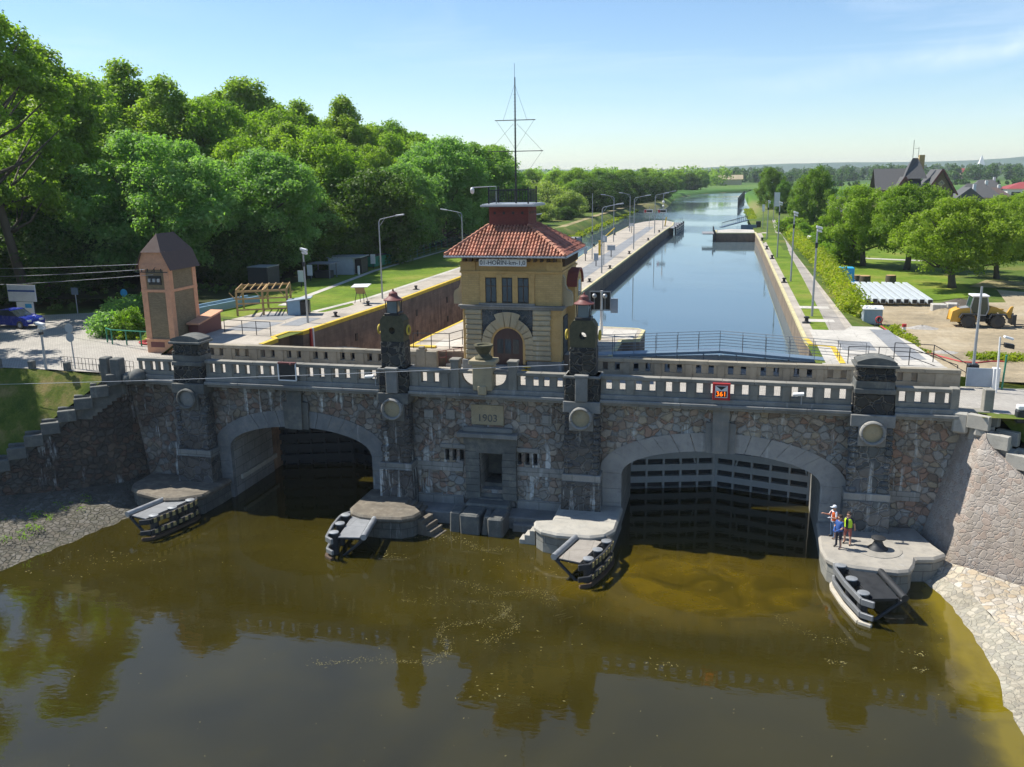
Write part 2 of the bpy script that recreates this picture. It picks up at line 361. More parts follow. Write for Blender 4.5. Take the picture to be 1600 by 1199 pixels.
M['tile_x'] = tiles('roof_tiles_front', (.46,.2,.12)); M['tile_y_shaded'] = tiles('roof_tiles_side_shaded', (.38,.14,.09), 'y')  # side slopes' shade is put into a darker copy of the tile colour
def brickmat(name, c, c2, cm, s=3.4):
    n = NT(name); sp = n.sep(); cv = n.n('ShaderNodeCombineXYZ'); n.l(n.math('ADD', sp[0], sp[1]), cv.inputs[0]); n.l(sp[2], cv.inputs[1])
    b = n.brick(s, .8, .26, .03, vec=cv.outputs[0], c1=c, c2=c2, cm=cm)
    return n.out(n.mix(.4, b, n.ramp(n.noise(1.5,6,.7),[(.3,.5),(.7,1.1)]), 'MULTIPLY'), .9, n.bump(n.rgb2v(b)[0], .3, .02))
M['brick_tan'] = brickmat('tan_brick', (.27,.21,.12), (.2,.155,.085), (.16,.13,.09))
M['brick_ochre'] = brickmat('ochre_brick', (.55,.38,.16), (.48,.33,.13), (.43,.3,.13), 2.2)
M['brick_box'] = brickmat('red_brick', (.23,.06,.045), (.17,.045,.035), (.11,.05,.045), 4)
M['house_brick'] = brickmat('house_brick', (.24,.18,.1), (.2,.14,.08), (.15,.12,.08), 3)
M['quoin'] = ashlar('rusticated_sandstone', (.44,.38,.25), grime=.35, streak=.25, joint=False, warm=(.55,.33,.1))
M['gabion'] = rubble('blue_rubble', 2.2, [(.07,.09,.1),(.1,.12,.13),(.06,.07,.08)], (.16,.17,.17), .1, .1, 0, 1, 0)

def leafmat(name, dark, mid, palest, trans=.45):
    n = NT(name); a = n.n('ShaderNodeAttribute', attribute_name='shade')
    col = n.ramp(a.outputs['Fac'], [(0,dark),(.5,mid),(1,palest)])  # leaf tones spread at random by clump and leaf
    oi = n.n('ShaderNodeObjectInfo')
    col = n.mix(n.mrange(oi.outputs['Random'], 0, 1, 0, .45), col, n.mix(.5, col, (.2,.22,.01)))
    r2 = n.math('FRACT', n.math('MULTIPLY', oi.outputs['Random'], 7.31)); col = n.mix(n.mrange(r2, .4, 1, 0, .45), col, n.mix(1.0, col, (.55,.72,.75), 'MULTIPLY'))
    d = n.b; n.setin(d.inputs['Base Color'], col); d.inputs['Roughness'].default_value = .55; d.inputs['Specular IOR Level'].default_value = .25
    t = n.n('ShaderNodeBsdfTranslucent'); n.setin(t.inputs[0], n.mix(1.0, col, (1.5,1.7,.55), 'MULTIPLY'))
    m = n.n('ShaderNodeMixShader'); m.inputs[0].default_value = trans
    n.l(d.outputs[0], m.inputs[1]); n.l(t.outputs[0], m.inputs[2])
    n.l(m.outputs[0], n.t.nodes['Material Output'].inputs['Surface'])
    return n.mat
M['leaf_ash'] = leafmat('leaves_ash', (0.134,0.269,0.069), (0.208,0.357,0.106), (0.321,0.465,0.203), .5)
M['leaf_oak'] = leafmat('leaves_oak', (0.126,0.238,0.026), (0.201,0.326,0.037), (0.284,0.396,0.073), .5)
M['leaf_poplar'] = leafmat('leaves_poplar', (0.152,0.247,0.034), (0.244,0.357,0.048), (0.333,0.423,0.091), .5)
M['leaf_dark'] = leafmat('leaves_dark', (0.034,0.092,0.014), (0.061,0.134,0.018), (0.104,0.180,0.033), .35)
M['leaf_willow'] = leafmat('leaves_willow', (0.214,0.278,0.075), (0.290,0.359,0.102), (0.353,0.411,0.147))
M['leaf_lime'] = leafmat('leaves_lime', (0.063,0.149,0.020), (0.108,0.215,0.030), (0.173,0.273,0.055), .45)
M['leaf_walnut'] = leafmat('leaves_walnut', (0.126,0.219,0.020), (0.208,0.310,0.034), (0.284,0.376,0.073))
M['leaf_hedge'] = leafmat('leaves_hedge', (0.150,0.235,0.021), (0.256,0.307,0.026), (0.396,0.382,0.044))
def water(name, kind):
    n = NT(name); s = n.sep()
    if kind == 'low':
        f = n.noise(.07, 5, .55, dist=1.5); g = n.noise(.35, 6, .6, dist=2)
        col = n.ramp(f, [(.3,(.022,.018,.0025)),(.5,(.031,.0255,.0035)),(.7,(.042,.034,.0045))])
        # silt cloud stirred up in front of the right arch
        dx = n.math('DIVIDE', n.math('SUBTRACT', s[0], -1.5), 7.5); dy = n.math('DIVIDE', n.math('SUBTRACT', s[1], 41.5), 4.2)
        rr = n.math('ADD', n.math('MULTIPLY', dx, dx), n.math('MULTIPLY', dy, dy))
        cl = n.math('MULTIPLY', n.mrange(rr, 1.7, .1), n.mrange(g, .25, .65), clamp=True)
        col = n.mix(n.math('MULTIPLY', cl, .75), col, (.12,.082,.005))
        # shallow algae along the right bank
        ed = n.math('ADD', n.mrange(s[0], 8.7, 10.5), n.math('MULTIPLY', n.math('SUBTRACT', n.noise(.8,4), .5), .8), clamp=True)
        ed = n.math('MULTIPLY', n.math('MULTIPLY', ed, ed), n.mrange(s[1], 45, 43), clamp=True)
        col = n.mix(n.math('MULTIPLY', ed, .9), col, (.17,.13,.006))
        # pale swirling scum lines
        wv = n.noise(.16, 4, .6, dist=3.2)
        ln = n.mrange(n.math('ABSOLUTE', n.math('SUBTRACT', wv, .5)), .0, .012, 1, 0)
        px = n.math('DIVIDE', n.math('ADD', s[0], 10.0), 6.5); py = n.math('DIVIDE', n.math('SUBTRACT', s[1], 37.5), 6.5)
        pm = n.mrange(n.math('ADD', n.math('MULTIPLY', px, px), n.math('MULTIPLY', py, py)), 1.1, .3)
        sc_ = n.math('MULTIPLY', n.math('MULTIPLY', ln, pm), n.mrange(n.noise(1.4,4), .45, .66), clamp=True)
        col = n.mix(n.math('MULTIPLY', sc_, .12), col, (.2,.18,.09))
        b1 = n.noise(1.3, 3, .5, vec=n.map((1,1.8,1))); b2 = n.noise(.25, 2)
        n.out(col, n.mrange(sc_, 0, 1, .035, .5), n.bump(n.math('ADD', n.math('MULTIPLY', b1, .35), b2), .12, .12))
        n.b.inputs['IOR'].default_value = 1.55
    else:
        b1 = n.noise(1.6, 3, .6, vec=n.map((.6,1.3,1))); pt = n.noise(.035, 3, .5, vec=n.map((.8,.7,1)))
        amp = n.mrange(pt, .48, .62, .06, 1.0)
        n.out(n.ramp(n.noise(.03,3), [(.3,(.075,.115,.14)),(.7,(.1,.14,.16))]), n.mrange(pt, .45, .65, .03, .13), n.bump(n.math('MULTIPLY', b1, amp), .3, .12))
        n.b.inputs['IOR'].default_value = 1.33
    return n.mat
M['water_low'] = water('river_water', 'low'); M['water_up'] = water('canal_water', 'up')
def emis(name, c, s):
    n = NT(name); n.out((0.02,0.02,0.02)); n.b.inputs['Emission Color'].default_value = (*c,1); n.b.inputs['Emission Strength'].default_value = s; return n.mat
M['led'] = emis('led_orange', (1,.16,.0), 1.6)
# ================================================================== THE SETTING
WZ, UZ, DK = 0.0, 7.4, 9.0            # lower water, upper water, lock deck level; road deck is 8.0
def sm(t): t = max(0., min(1., t)); return t*t*(3-2*t)
def sheet(name, poly, z, mat_, holes=()):
    m = MB(); loops = [[Vector((p[0],p[1],0)) for p in poly]]+[[Vector((p[0],p[1],0)) for p in h] for h in holes]
    pts = [p for l in loops for p in l]; tri = tessellate_polygon(loops)
    vs = [(p.x,p.y,z) for p in pts]; fs = []
    for t in tri:
        a, b, c = (pts[i] for i in t)
        fs.append(tuple(t) if (b-a).cross(c-a).z > 0 else tuple(t)[::-1])
    m.add(vs, fs); return struct(m.build(name, mat_))
def interp(tab, y):
    if y <= tab[0][0]: return tab[0][1]
    for (a, xa), (b, xb) in zip(tab, tab[1:]):
        if y <= b: return xa+(xb-xa)*(y-a)/(b-a)
    return tab[-1][1]
# --- water
m = MB()
nx, ny = 1, 1
m.add([(-900,-900,WZ),(900,-900,WZ),(900,30,WZ),(60,30,WZ),(60,140,WZ),(-95,140,WZ),(-95,30,WZ),(-900,30,WZ)], [(0,1,2,3,6,7),(6,3,4,5)])  # unseen reach added so the tower windows have light to reflect
struct(m.build('river_water', M['water_low']))
m = MB(); m.add([(-19,56,UZ),(30,56,UZ),(30,113.3,UZ),(-19,113.3,UZ),(-75,113.3,UZ),(60,113.3,UZ),(60,640,UZ),(-75,640,UZ)], [(0,1,2,3),(4,3,2,5,6,7)])
struct(m.build('canal_water', M['water_up']))
# --- land either side of the canal
XL = [(52.9,-30.2),(54.6,-30.2),(58.9,-29.6),(72,-28.7),(94,-28.2),(113,-27.9),(131,-27.8),(150,-30.3),(178,-29.1),(239,-29.4),(298,-28.2),(335,-20.5),(380,-22),(439,-23.4),(500,-17),(545,-2),(565,14)]
XR = [(46,12.6),(52.8,12.6),(53,5.35),(152,5.1),(174,4.9),(215,4.6),(254,7),(300,6.8),(350,6.4),(430,6.8),(488,7),(545,11),(565,14)]
def hL(x, y):
    h = 8.0+sm((x+46)/2.5)*sm((y-57.5)/2.5) if x < -37 else 9.0
    if y > 75: h = 8.0+sm((x+52)/6)
    if y > 120: h = max(h, 8.8)
    return h
def hR(x, y):
    h = 8.2+.8*sm((11.8-x)/2.6)
    if y < 53: h = 8.0
    if y < 66 and x > 11.9: h = 8.0+.2*sm((y-53)/6)
    if y > 235: h = 8.7
    return h
YS = [52.9,53,54.6,56,57.5,58,59,60,62,64,67,70,73,76,80,85,90,94,100,106,113,118,124,131,138,144,150,160,178,195,215,239,254,270,298,320,335,350,380,410,439,470,500,525,545,565]
def land(name, tab, hfun, offs, sign, mat_, ys, slope_from):
    m = MB(); vs = []; fs = []; k = len(offs)+1
    for y in ys:
        xe = interp(tab, y)
        nat = y > slope_from
        vs.append((xe, y, 6.6 if nat else hfun(xe, y)))
        for i, o in enumerate(offs):
            x = xe+sign*o
            z = hfun(x, y)
            if nat and i == 0: z = min(z, 8.0)
            vs.append((x, y, z+(random.uniform(-.06,.06) if y > 135 else 0)))
    for i in range(len(ys)-1):
        for j in range(k-1):
            q = (i*k+j, i*k+j+1, (i+1)*k+j+1, (i+1)*k+j)
            fs.append(q if sign > 0 else q[::-1])
    m.add(vs, fs); return struct(m.build(name, mat_, auto=True))
land('ground_west', XL, hL, [1.6,3.4,5,6.5,8,9.5,11,12.5,14,15.3,16.5,18,20,22,24,28,34,42,55,75,110,170,300,900], -1, M['meadow'], YS, 131)
YR = [46,50,52.8,53,54,56,58,60,63,66,69,72,76,80,85,90,96,104,113,124,138,152,163,174,195,214,216,239,254,270,298,320,350,380,410,439,470,500,525,545,565]
land('ground_east', XR, hR, [1.2,2.2,3.4,4.2,5,5.8,6.6,7.4,8.5,10,12,15,19,24,30,38,50,70,110,170,300,900], 1, M['meadow'], YR, 215)
# far ground to the horizon
m = MB(); g = [-9000,-4000,-1600,-600,-60,14,80,300,900,2000,4500,9000]; gy = [565,640,760,900,1200,1700,2500,4000,7000,12000]
m.add([(x,y,8.6) for y in gy for x in g], [(i*len(g)+j, i*len(g)+j+1, (i+1)*len(g)+j+1, (i+1)*len(g)+j) for i in range(len(gy)-1) for j in range(len(g)-1)])
struct(m.build('far_fields', M['meadow']))
# low wooded hills on the skyline
m = MB(); vs = []; fs = []; N = 90
hx = [-6000+12000*i/N for i in range(N+1)]
def hillz(x): return 26+14*math.sin(x*.0011+1)+9*math.sin(x*.0031)+ (95*math.exp(-((x-3100)/1500)**2))+30*math.exp(-((x+2500)/1200)**2)
for i, x in enumerate(hx):
    for j, (y, k) in enumerate(((5200,0),(5900,.6),(6600,1),(7600,.9),(8800,0))):
        vs.append((x, y+random.uniform(-90,90), 8.4+k*hillz(x)*(1+random.uniform(-.04,.04))))
for i in range(N):
    for j in range(4): fs.append((i*5+j, (i+1)*5+j, (i+1)*5+j+1, i*5+j+1))
m.add(vs, fs); struct(m.build('hills', M['leaf_dark'], smooth=True))
for f in ('hills',):
    a = bpy.data.objects[f].data.attributes.new('shade', 'FLOAT', 'FACE'); a.data.foreach_set('value', [random.random()*.5 for _ in bpy.data.objects[f].data.polygons])
# --- the centre mole (pier between the two locks)
MOLE = [(-20.4,52.9),(-6.6,52.9),(-6.6,58.6),(-5.45,59.1),(-5.4,62.5),(-6.0,63.2),(-13.55,64.2),(-13.3,76.5),(-12.7,110),(-12.1,150),(-11.6,176),(-11.1,190),(-11.6,202),(-13.6,209),(-16.4,209.5),(-18.6,203),(-19.9,195),(-20.3,156),(-19.1,117),(-18.9,110),(-19.7,64),(-20.1,57.5)]
m = MB(); m.prism(MOLE, -1.2, DK, 0, 1); mole = struct(m.build('lock_mole', [M['lockwall'], M['concrete']], bev=.06))
def strip(name, pts, w, z, t, mat_, side=1):
    """a coping strip of width w along a polyline, on one side"""
    m = MB(); P_ = [Vector((p[0],p[1],0)) for p in pts]; L = []; k = len(P_)
    for i, p in enumerate(P_):
        d = (P_[min(i+1,k-1)]-P_[max(i-1,0)]).normalized(); nrm = Vector((-d.y,d.x,0))*side
        L.append((p-nrm*.025, p+nrm*w))
    vs = []
    for a, b in L: vs += [(a.x,a.y,z-t),(a.x,a.y,z+.012),(b.x,b.y,z+.012)]
    fs = []
    for i in range(k-1):
        for j in (0,1):
            q = (3*i+j, 3*i+3+j, 3*i+4+j, 3*i+1+j); fs.append(q if side < 0 else q[::-1])
    m.add(vs, fs); return struct(m.build(name, mat_))
strip('coping_stripe', MOLE[1:13], .22, DK, .2, M['cream'], 1)
strip('coping_stripe', [(-18.9,110),(-19.1,117),(-20.3,156),(-19.9,195)], .15, DK, .1, M['cream'], -1)
strip('coping_stripe', [(-20.15,54.5),(-20.1,57.5),(-19.7,64),(-19.3,90),(-18.9,110)], .2, DK, .2, M['yellow'], -1)
sheet('footpath', [(-16.8,66),(-14.9,66),(-14.4,110),(-14.5,185),(-16.1,185),(-16.4,110)], DK+.008, M['slab_grey'])
for (x, y, w, h, mt) in [(-17.6,55.5,2.0,2.4,'concrete_pale'),(-8.2,60.6,4.6,3.6,'concrete_pale'),(-14.9,72.5,1.5,3,'slab_grey'),(-15.2,82,1.4,3,'concrete_pale')]:
    sheet('concrete_slab', [(x-w/2,y-h/2),(x+w/2,y-h/2),(x+w/2,y+h/2),(x-w/2,y+h/2)], DK+.014, M[mt])
# --- left lock wall with yellow coping, right lock wall with cream coping
LW = [(-30.2,52.9),(-30.2,55.0),(-30.75,55.6),(-30.7,57.6),(-29.75,57.9),(-29.6,59.1),(-28.7,72),(-28.2,94),(-27.9,113),(-27.8,131)]
lw = MB(); lw.prism(LW+[(-31.6,131),(-31.6,52.9)], -1.2, DK+.01, 0, 1)
lwo = tag(lw.build('lock_wall', [M['lockwall'], M['concrete']]), 'dark brown stained wall of the left lock chamber with a yellow edge', 'wall')
MY = MB()
def strip_mb(m, pts, w, z, t, side=1):
    P_ = [Vector((p[0],p[1],0)) for p in pts]; k = len(P_); vs = []
    for i, p in enumerate(P_):
        d = (P_[min(i+1,k-1)]-P_[max(i-1,0)]).normalized(); nrm = Vector((-d.y,d.x,0))*side
        a, b = p-nrm*.04, p+nrm*w; vs += [(a.x,a.y,z-t),(a.x,a.y,z+.06),(b.x,b.y,z+.06),(b.x,b.y,z-.1)]
    fs = []
    for i in range(k-1):
        for j in (0,1,2):
            q = (4*i+j, 4*i+4+j, 4*i+5+j, 4*i+1+j); fs.append(q if side < 0 else q[::-1])
    m.add(vs, fs)
strip_mb(MY, LW, .3, DK, .22, 1); MY.build('coping', M['yellow'], lwo)
g = MB(); g.box(-29.62,-29.5,58.7,58.95,4,9.1); g.build('gauge_board', M['red'], lwo); g = MB(); g.box(-29.6,-29.48,59.0,59.2,4,9.1); g.build('gauge_board', M['white'], lwo)
rec = MB()
for y in (66,72.5,79,88,97):
    xe = interp(XL, y)
    for z in (7.2,5.2,3.2): rec.box(xe-.02, xe+.03, y-.22, y+.22, z-.3, z+.3)
rec.build('mooring_recess', M['black'], lwo)
RW = [(6.7,52.9),(6.7,57.9),(5.45,58.5),(5.3,60.5),(5.25,90),(5.1,152),(4.9,168)]
rw = MB(); rw.prism(RW+[(9,168),(9,52.9)], -1.2, DK+.012, 0, 1)
rwo = tag(rw.build('lock_wall', [M['lockwall_tan'], M['concrete']]), 'tan stone wall of the right lock chamber with a pale yellow edge', 'wall')
MY = MB(); strip_mb(MY, RW[2:], .2, DK, .15, -1); MY.build('coping', M['cream'], rwo)
MY = MB(); strip_mb(MY, RW[:4], .28, DK+.012, .2, -1); MY.build('coping', M['yellow'], rwo)
ap = MB(); ap.prism([(-2.1,166),(5.0,166),(5.0,176),(0.5,178),(-2.2,174)], 5, DK-.02, 0, 1)
apo = tag(ap.build('canal_pier', [M['lockwall'], M['concrete_pale']], bev=.08), 'dark stone pier jutting into the canal from the far end of the right lock wall', 'pier')
MY = MB(); strip_mb(MY, [(-2.15,174),(-2.1,166),(4.85,166)], .3, DK, .15, 1); MY.build('coping', M['cream'], apo)
# deck slabs, lawns, paths on the banks
sheet('lock_deck', [(-36.2,52.95),(-30.3,52.95),(-30.9,55.6),(-30.9,58),(-29.9,59.2),(-29.2,72),(-28.7,94),(-28.4,113),(-30.3,113),(-30.5,94),(-30.9,77),(-32.6,73),(-31.3,71),(-32.3,67),(-37.6,66.5),(-38.5,60)], DK+.02, M['concrete'])
m = MB(); m.box(-36.2,-30.2,52.6,52.95,7.5,DK+.015); struct(m.build('deck_edge', M['concrete']))
for (x0,x1,y0,y1) in [(-36,-33.2,57.6,61.5),(-36.6,-33.6,62.5,65.8),(-32.8,-31.2,60.2,64)]:
    sheet('concrete_slab', [(x0,y0),(x1,y0),(x1,y1),(x0,y1)], DK+.03, M['slab_grey'])
sheet('lawn_west', [(-45,66),(-30.6,60),(-30.0,94),(-29.9,131),(-44.5,131),(-45,100)], DK+.008, M['lawn'])
sheet('footpath', [(-33.6,67.2),(-33.0,67.0),(-31.6,76),(-30.9,103),(-30.8,131),(-31.3,131),(-31.5,103),(-32.2,76)], DK+.026, M['concrete_pale'])
sheet('footpath', [(-38.2,70),(-37.4,70),(-38.6,82),(-40.2,98),(-40.4,131),(-41,131),(-40.9,98),(-39.3,82)], DK+.026, M['concrete_pale'])
sheet('forest_floor', [(-300,70.5),(-62,70.5),(-53.5,73),(-45.6,66),(-44.6,76),(-44.6,190),(-60,260),(-300,260)], 9.03, M['forest_floor'])
sheet('towpath', [(-31.5,131),(-33.2,131),(-34.6,180),(-34.4,239),(-33,298),(-26.5,330),(-25,332),(-31,298),(-32.7,239),(-33.0,180)], 9.03, M['sand'])
sheet('lawn_east', [(6.15,64.4),(8.2,64.6),(7.3,67),(7.4,72),(7.8,93),(8.2,119),(8.5,137),(8.2,165),(6.0,165),(6.05,117),(6.1,72)], DK+.022, M['lawn'])
sheet('footpath', [(7.2,63.6),(8.4,63.8),(8.5,72),(8.65,93),(8.9,119),(9.2,137),(9.3,165),(10.5,210),(9.8,210),(8.4,165),(8.55,137),(8.25,119),(7.85,93),(7.4,72)], DK+.03, M['path'])
sheet('lock_deck', [(5.9,53),(12.3,53),(11.9,60),(10.7,66.2),(8.9,66.2),(8.2,64.3),(5.9,64.4)], DK+.034, M['concrete_pale'])
sheet('concrete_slab', [(10.3,54.6),(11.7,54.9),(11.2,65),(10.0,65)], DK+.046, M['slab_grey'])
sheet('concrete_slab', [(7.3,57.2),(9.3,57.2),(9.3,60.2),(7.3,60.2)], DK+.042, M['slab_grey'])
for y in (67.8,74.5): sheet('concrete_slab', [(6.0,y),(8.0 if y < 70 else 8.3,y),(8.0 if y < 70 else 8.3,y+1.3),(6.0,y+1.3)], DK+.037, M['concrete_pale'])
m = MB(); m.box(5.7,12.35,52.62,52.93,7.5,DK+.04); struct(m.build('deck_edge', M['concrete_pale']))
def yard(name, poly, dz, mat_):
    return sheet(name, poly, dz, mat_)
sheet('dirt_yard', [(12.2,53.2),(60,53.2),(60,92),(40,94),(30,92),(26,95),(24.4,86),(18,84.6),(11.9,83),(11.8,70)], 8.215+.03, M['dirt'])
sheet('garden_lawn', [(12,84.5),(18,86),(23.4,90),(24,110),(30,130),(30,175),(12.4,175),(11.9,110)], 8.25, M['lawn'])
sheet('footpath', [(12.2,128.3),(25,123.2),(25,124.8),(12.2,130)], 8.275, M['concrete_pale'])
sheet('dirt_track', [(24,97),(60,86),(60,93),(27,103)], 8.268, M['sand'])
# --- road deck over the bridge and the forecourts at both ends
sheet('road', [(-35.4,47.1),(12.9,47.1),(14,46.8),(40,42),(75,40),(75,52.9),(15,52.6),(-35.0,52.6),(-36.4,53),(-40.6,57),(-45,58.5),(-52.5,66),(-56,70),(-62,66.8),(-90,67),(-90,49),(-62,47),(-44,47.4)], 8.02, M['road'])
m = MB(); m.box(-35,12.8,48.3,52.4,6.6,7.98); struct(m.build('bridge_deck', M['granite_dark']))
# --- banks below the road
def loft(name, rows, mat_, sub=6, jit=.05):
    k = len(rows[0]); pts = []
    for a, b in zip(rows, rows[1:]):
        for s_ in range(sub): pts.append([Vector(p).lerp(Vector(q), s_/sub) for p, q in zip(a, b)])
    pts.append([Vector(p) for p in rows[-1]])
    m = MB(); vs = []
    for i, r_ in enumerate(pts):
        for p in r_: vs.append((p.x+random.uniform(-jit,jit), p.y+random.uniform(-jit,jit), p.z+random.uniform(-jit,jit)))
    m.add(vs, [(i*k+j, i*k+j+1, (i+1)*k+j+1, (i+1)*k+j) for i in range(len(pts)-1) for j in range(k-1)])
    me = m.build(name, mat_, smooth=True); struct(me); return me
def fineline(pts, n):
    out = []; P_ = [Vector(p) for p in pts]
    for a, b in zip(P_, P_[1:]):
        for i in range(n): out.append(a.lerp(b, i/n))
    return out+[P_[-1]]
ys_ = [338,350,365,380,400,420,439,460,480,500,515,530,545,556,565]
loft('sandy_verge', [[Vector((interp(XL,y)-1.0,y,7.5)) for y in ys_], [Vector((interp(XL,y)-2.6,y+1.5,8.25)) for y in ys_], [Vector((interp(XL,y)-6.5,y+5,9.0)) for y in ys_]], M['sand'], 3, .12)
loft('bank_west', [fineline([(-90,47,8.0),(-62,47.1,8.0),(-44,47.3,8.0),(-37.9,47.3,7.9)],8), fineline([(-90,40,3),(-62,40.5,2.6),(-50,41,1.8),(-45.4,42.0,1.4)],8), fineline([(-90,33,-.6),(-62,33,.6),(-52,36,1.0),(-47,39.5,1.0)],8)], M['bank'])
loft('revetment_west', [fineline([(-70,38,1.6),(-52,37.5,1.5),(-46,40.3,1.3),(-42.7,42.4,1.1),(-38.8,45,1.0),(-36.2,47.6,.9)],6), fineline([(-60,30,.6),(-40,33,.6),(-38.6,36,.6),(-37.6,40,.6),(-36.6,43.2,.6),(-35.2,46.3,.5)],6), fineline([(-50,26,-.4),(-36,31,-.35),(-34.9,36.2,-.35),(-34.2,40,-.35),(-33.5,43,-.35),(-32,46.2,-.4)],6)], M['revet_dark'])
loft('bank_east', [fineline([(13.5,47.2,7.9),(16,46.7,8.0),(24,44.8,8.0),(60,40,8)],6), fineline([(20.7,41.9,.7),(23,40.4,1.6),(30,37,2.4),(60,32,2)],6)], M['bank'])
E1 = fineline([(10.6,46.4,.9),(11.4,44.7,.8),(12.85,43.6,.8),(14.3,42.5,.8),(17,40.6,.9),(21,37.5,1.1),(26,33,1.3)],4)
E2 = fineline([(10.3,45.6,.5),(10.9,44.0,.35),(11.9,41.9,.42),(12.3,39.5,.42),(12.9,36.6,.45),(13.6,33.8,.5),(14.5,29,.55)],4)
E3 = fineline([(9.6,45,-.3),(9.9,43.3,-.3),(10.25,41,-.3),(10.35,38.4,-.3),(10.4,35.6,-.3),(9.5,31.6,-.3),(9.9,27,-.3)],4)
loft('revetment_upper', [E1, E2], M['revet_poly'], 6, .03)
loft('revetment_lower', [E2, E3], M['revet'], 6, .035)

# ================================================================== THE BRIDGE
FY = 47.8
bridge = thing('stone_bridge', 'long grey and pink rubble stone bridge with two low arches and four dark piers', 'bridge', (-11.5,FY,0))
def arcpts(cx, hw, zs, rise, n=24, a0=0, a1=math.pi):
    return [(cx+hw*math.cos(a0+(a1-a0)*i/n), zs+rise*math.sin(a0+(a1-a0)*i/n)) for i in range(n+1)]
AR = (0.1, 5.4, 3.3, 1.62); AL = (-25.3, 4.8, 3.4, 1.58)
outer = [(-36.2,-1.2)]
outer += [(AL[0]-AL[1],-1.2)]+arcpts(*AL)[::-1]+[(AL[0]+AL[1],-1.2)]
outer += [(AR[0]-AR[1],-1.2)]+arcpts(*AR)[::-1]+[(AR[0]+AR[1],-1.2)]
outer += [(10.9,-1.2),(13.2,7.6),(-38.4,7.6)]
door = [(-13.6,1.75),(-12.28,1.75),(-12.28,4.08),(-13.6,4.08)]
slits = []
for x0 in (-15.82,-15.37,-14.92,-11.4,-10.93,-10.45): slits.append([(x0,3.42),(x0+.26,3.42),(x0+.26,4.12),(x0,4.12)])
holes = [door]+slits
loops = [[Vector((p[0],p[1],0)) for p in outer]]+[[Vector((p[0],p[1],0)) for p in h] for h in holes]
flat = [p for l in loops for p in l]
m = MB(); fs = []
for t in tessellate_polygon(loops):
    a, b, c = (flat[i] for i in t)
    fs.append(tuple(t) if (b-a).cross(c-a).z > 0 else tuple(t)[::-1])
m.add([(p.x,FY,p.y) for p in flat], fs)
for h in holes:                                           # reveals
    dp = 2.6 if h is door else .55
    k = len(h); v = [(p[0],FY,p[1]) for p in h]+[(p[0],FY+dp,p[1]) for p in h]
    m.add(v, [(i,(i+1)%k,k+(i+1)%k,k+i)[::-1] for i in range(k)], 1 if h is door else 1)
    m.add(v[k:], [tuple(range(k))], 2)
for A in (AL, AR):                                        # vaults and their side walls
    pr = [(A[0]+A[1],-1.2)]+arcpts(*A)+[(A[0]-A[1],-1.2)]; k = len(pr)
    v = [(p[0],FY,p[1]) for p in pr]+[(p[0],53.0,p[1]) for p in pr]
    m.add(v, [(i,i+1,k+i+1,k+i) for i in range(k-1)], 3)
m.add([(-36.3,52.5,-1.2),(-30.1,52.5,-1.2),(-30.1,52.5,7.6),(-36.3,52.5,7.6),(-20.5,52.5,-1.2),(-5.3,52.5,-1.2),(-5.3,52.5,7.6),(-20.5,52.5,7.6),(5.5,52.5,-1.2),(12,52.5,-1.2),(12,52.5,7.6),(5.5,52.5,7.6)], [(3,2,1,0),(7,6,5,4),(11,10,9,8)])
m.build('facade', [M['face'], M['ash_grey'], M['black'], M['ash_light']], bridge)
# voussoir rings, jambs, keystones
def ring(A, out_hw, out_r, mat_, xmin, xmax):
    m = MB(); n = 19
    th = [math.pi*i/n for i in range(n+1)]
    for i in range(n):
        g = .006; a, b = th[i]+g, th[i+1]-g; y = FY-.06-random.uniform(0,.025); q = []
        for t in (a, (a+b)/2, b): q.append((A[0]+(A[1]-.008)*math.cos(t), A[2]+(A[3]-.008)*math.sin(t)))
        o = []
        for t in (b, (a+b)/2, a): o.append((max(xmin,min(xmax,A[0]+out_hw*math.cos(t))), A[2]+out_r*math.sin(t)))
        m.prismy(q+o, y, FY+.3)
    for sx in (-1, 1):                                    # coursed jambs
        z = A[2]-.02
        for h in (.95,.85,.8,.9):
            x0 = A[0]+sx*A[1]; x1 = xmin if sx < 0 else xmax
            x0 = A[0]+sx*(A[1]-.008); m.box(min(x0,x1), max(x0,x1), FY-.05-random.uniform(0,.02), FY+.3, z-h+.012, z); z -= h
    return m.build('arch_ring', mat_, bridge, bev=.018)
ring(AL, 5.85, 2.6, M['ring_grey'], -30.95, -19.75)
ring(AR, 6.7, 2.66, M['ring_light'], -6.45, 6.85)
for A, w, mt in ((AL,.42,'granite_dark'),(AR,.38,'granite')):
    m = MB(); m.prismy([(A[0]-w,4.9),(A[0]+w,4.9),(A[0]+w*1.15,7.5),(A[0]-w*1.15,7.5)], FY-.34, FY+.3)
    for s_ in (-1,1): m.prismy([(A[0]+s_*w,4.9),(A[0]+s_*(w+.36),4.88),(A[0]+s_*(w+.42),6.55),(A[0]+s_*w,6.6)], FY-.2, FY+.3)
    m.build('keystone', M[mt], bridge, bev=.02)
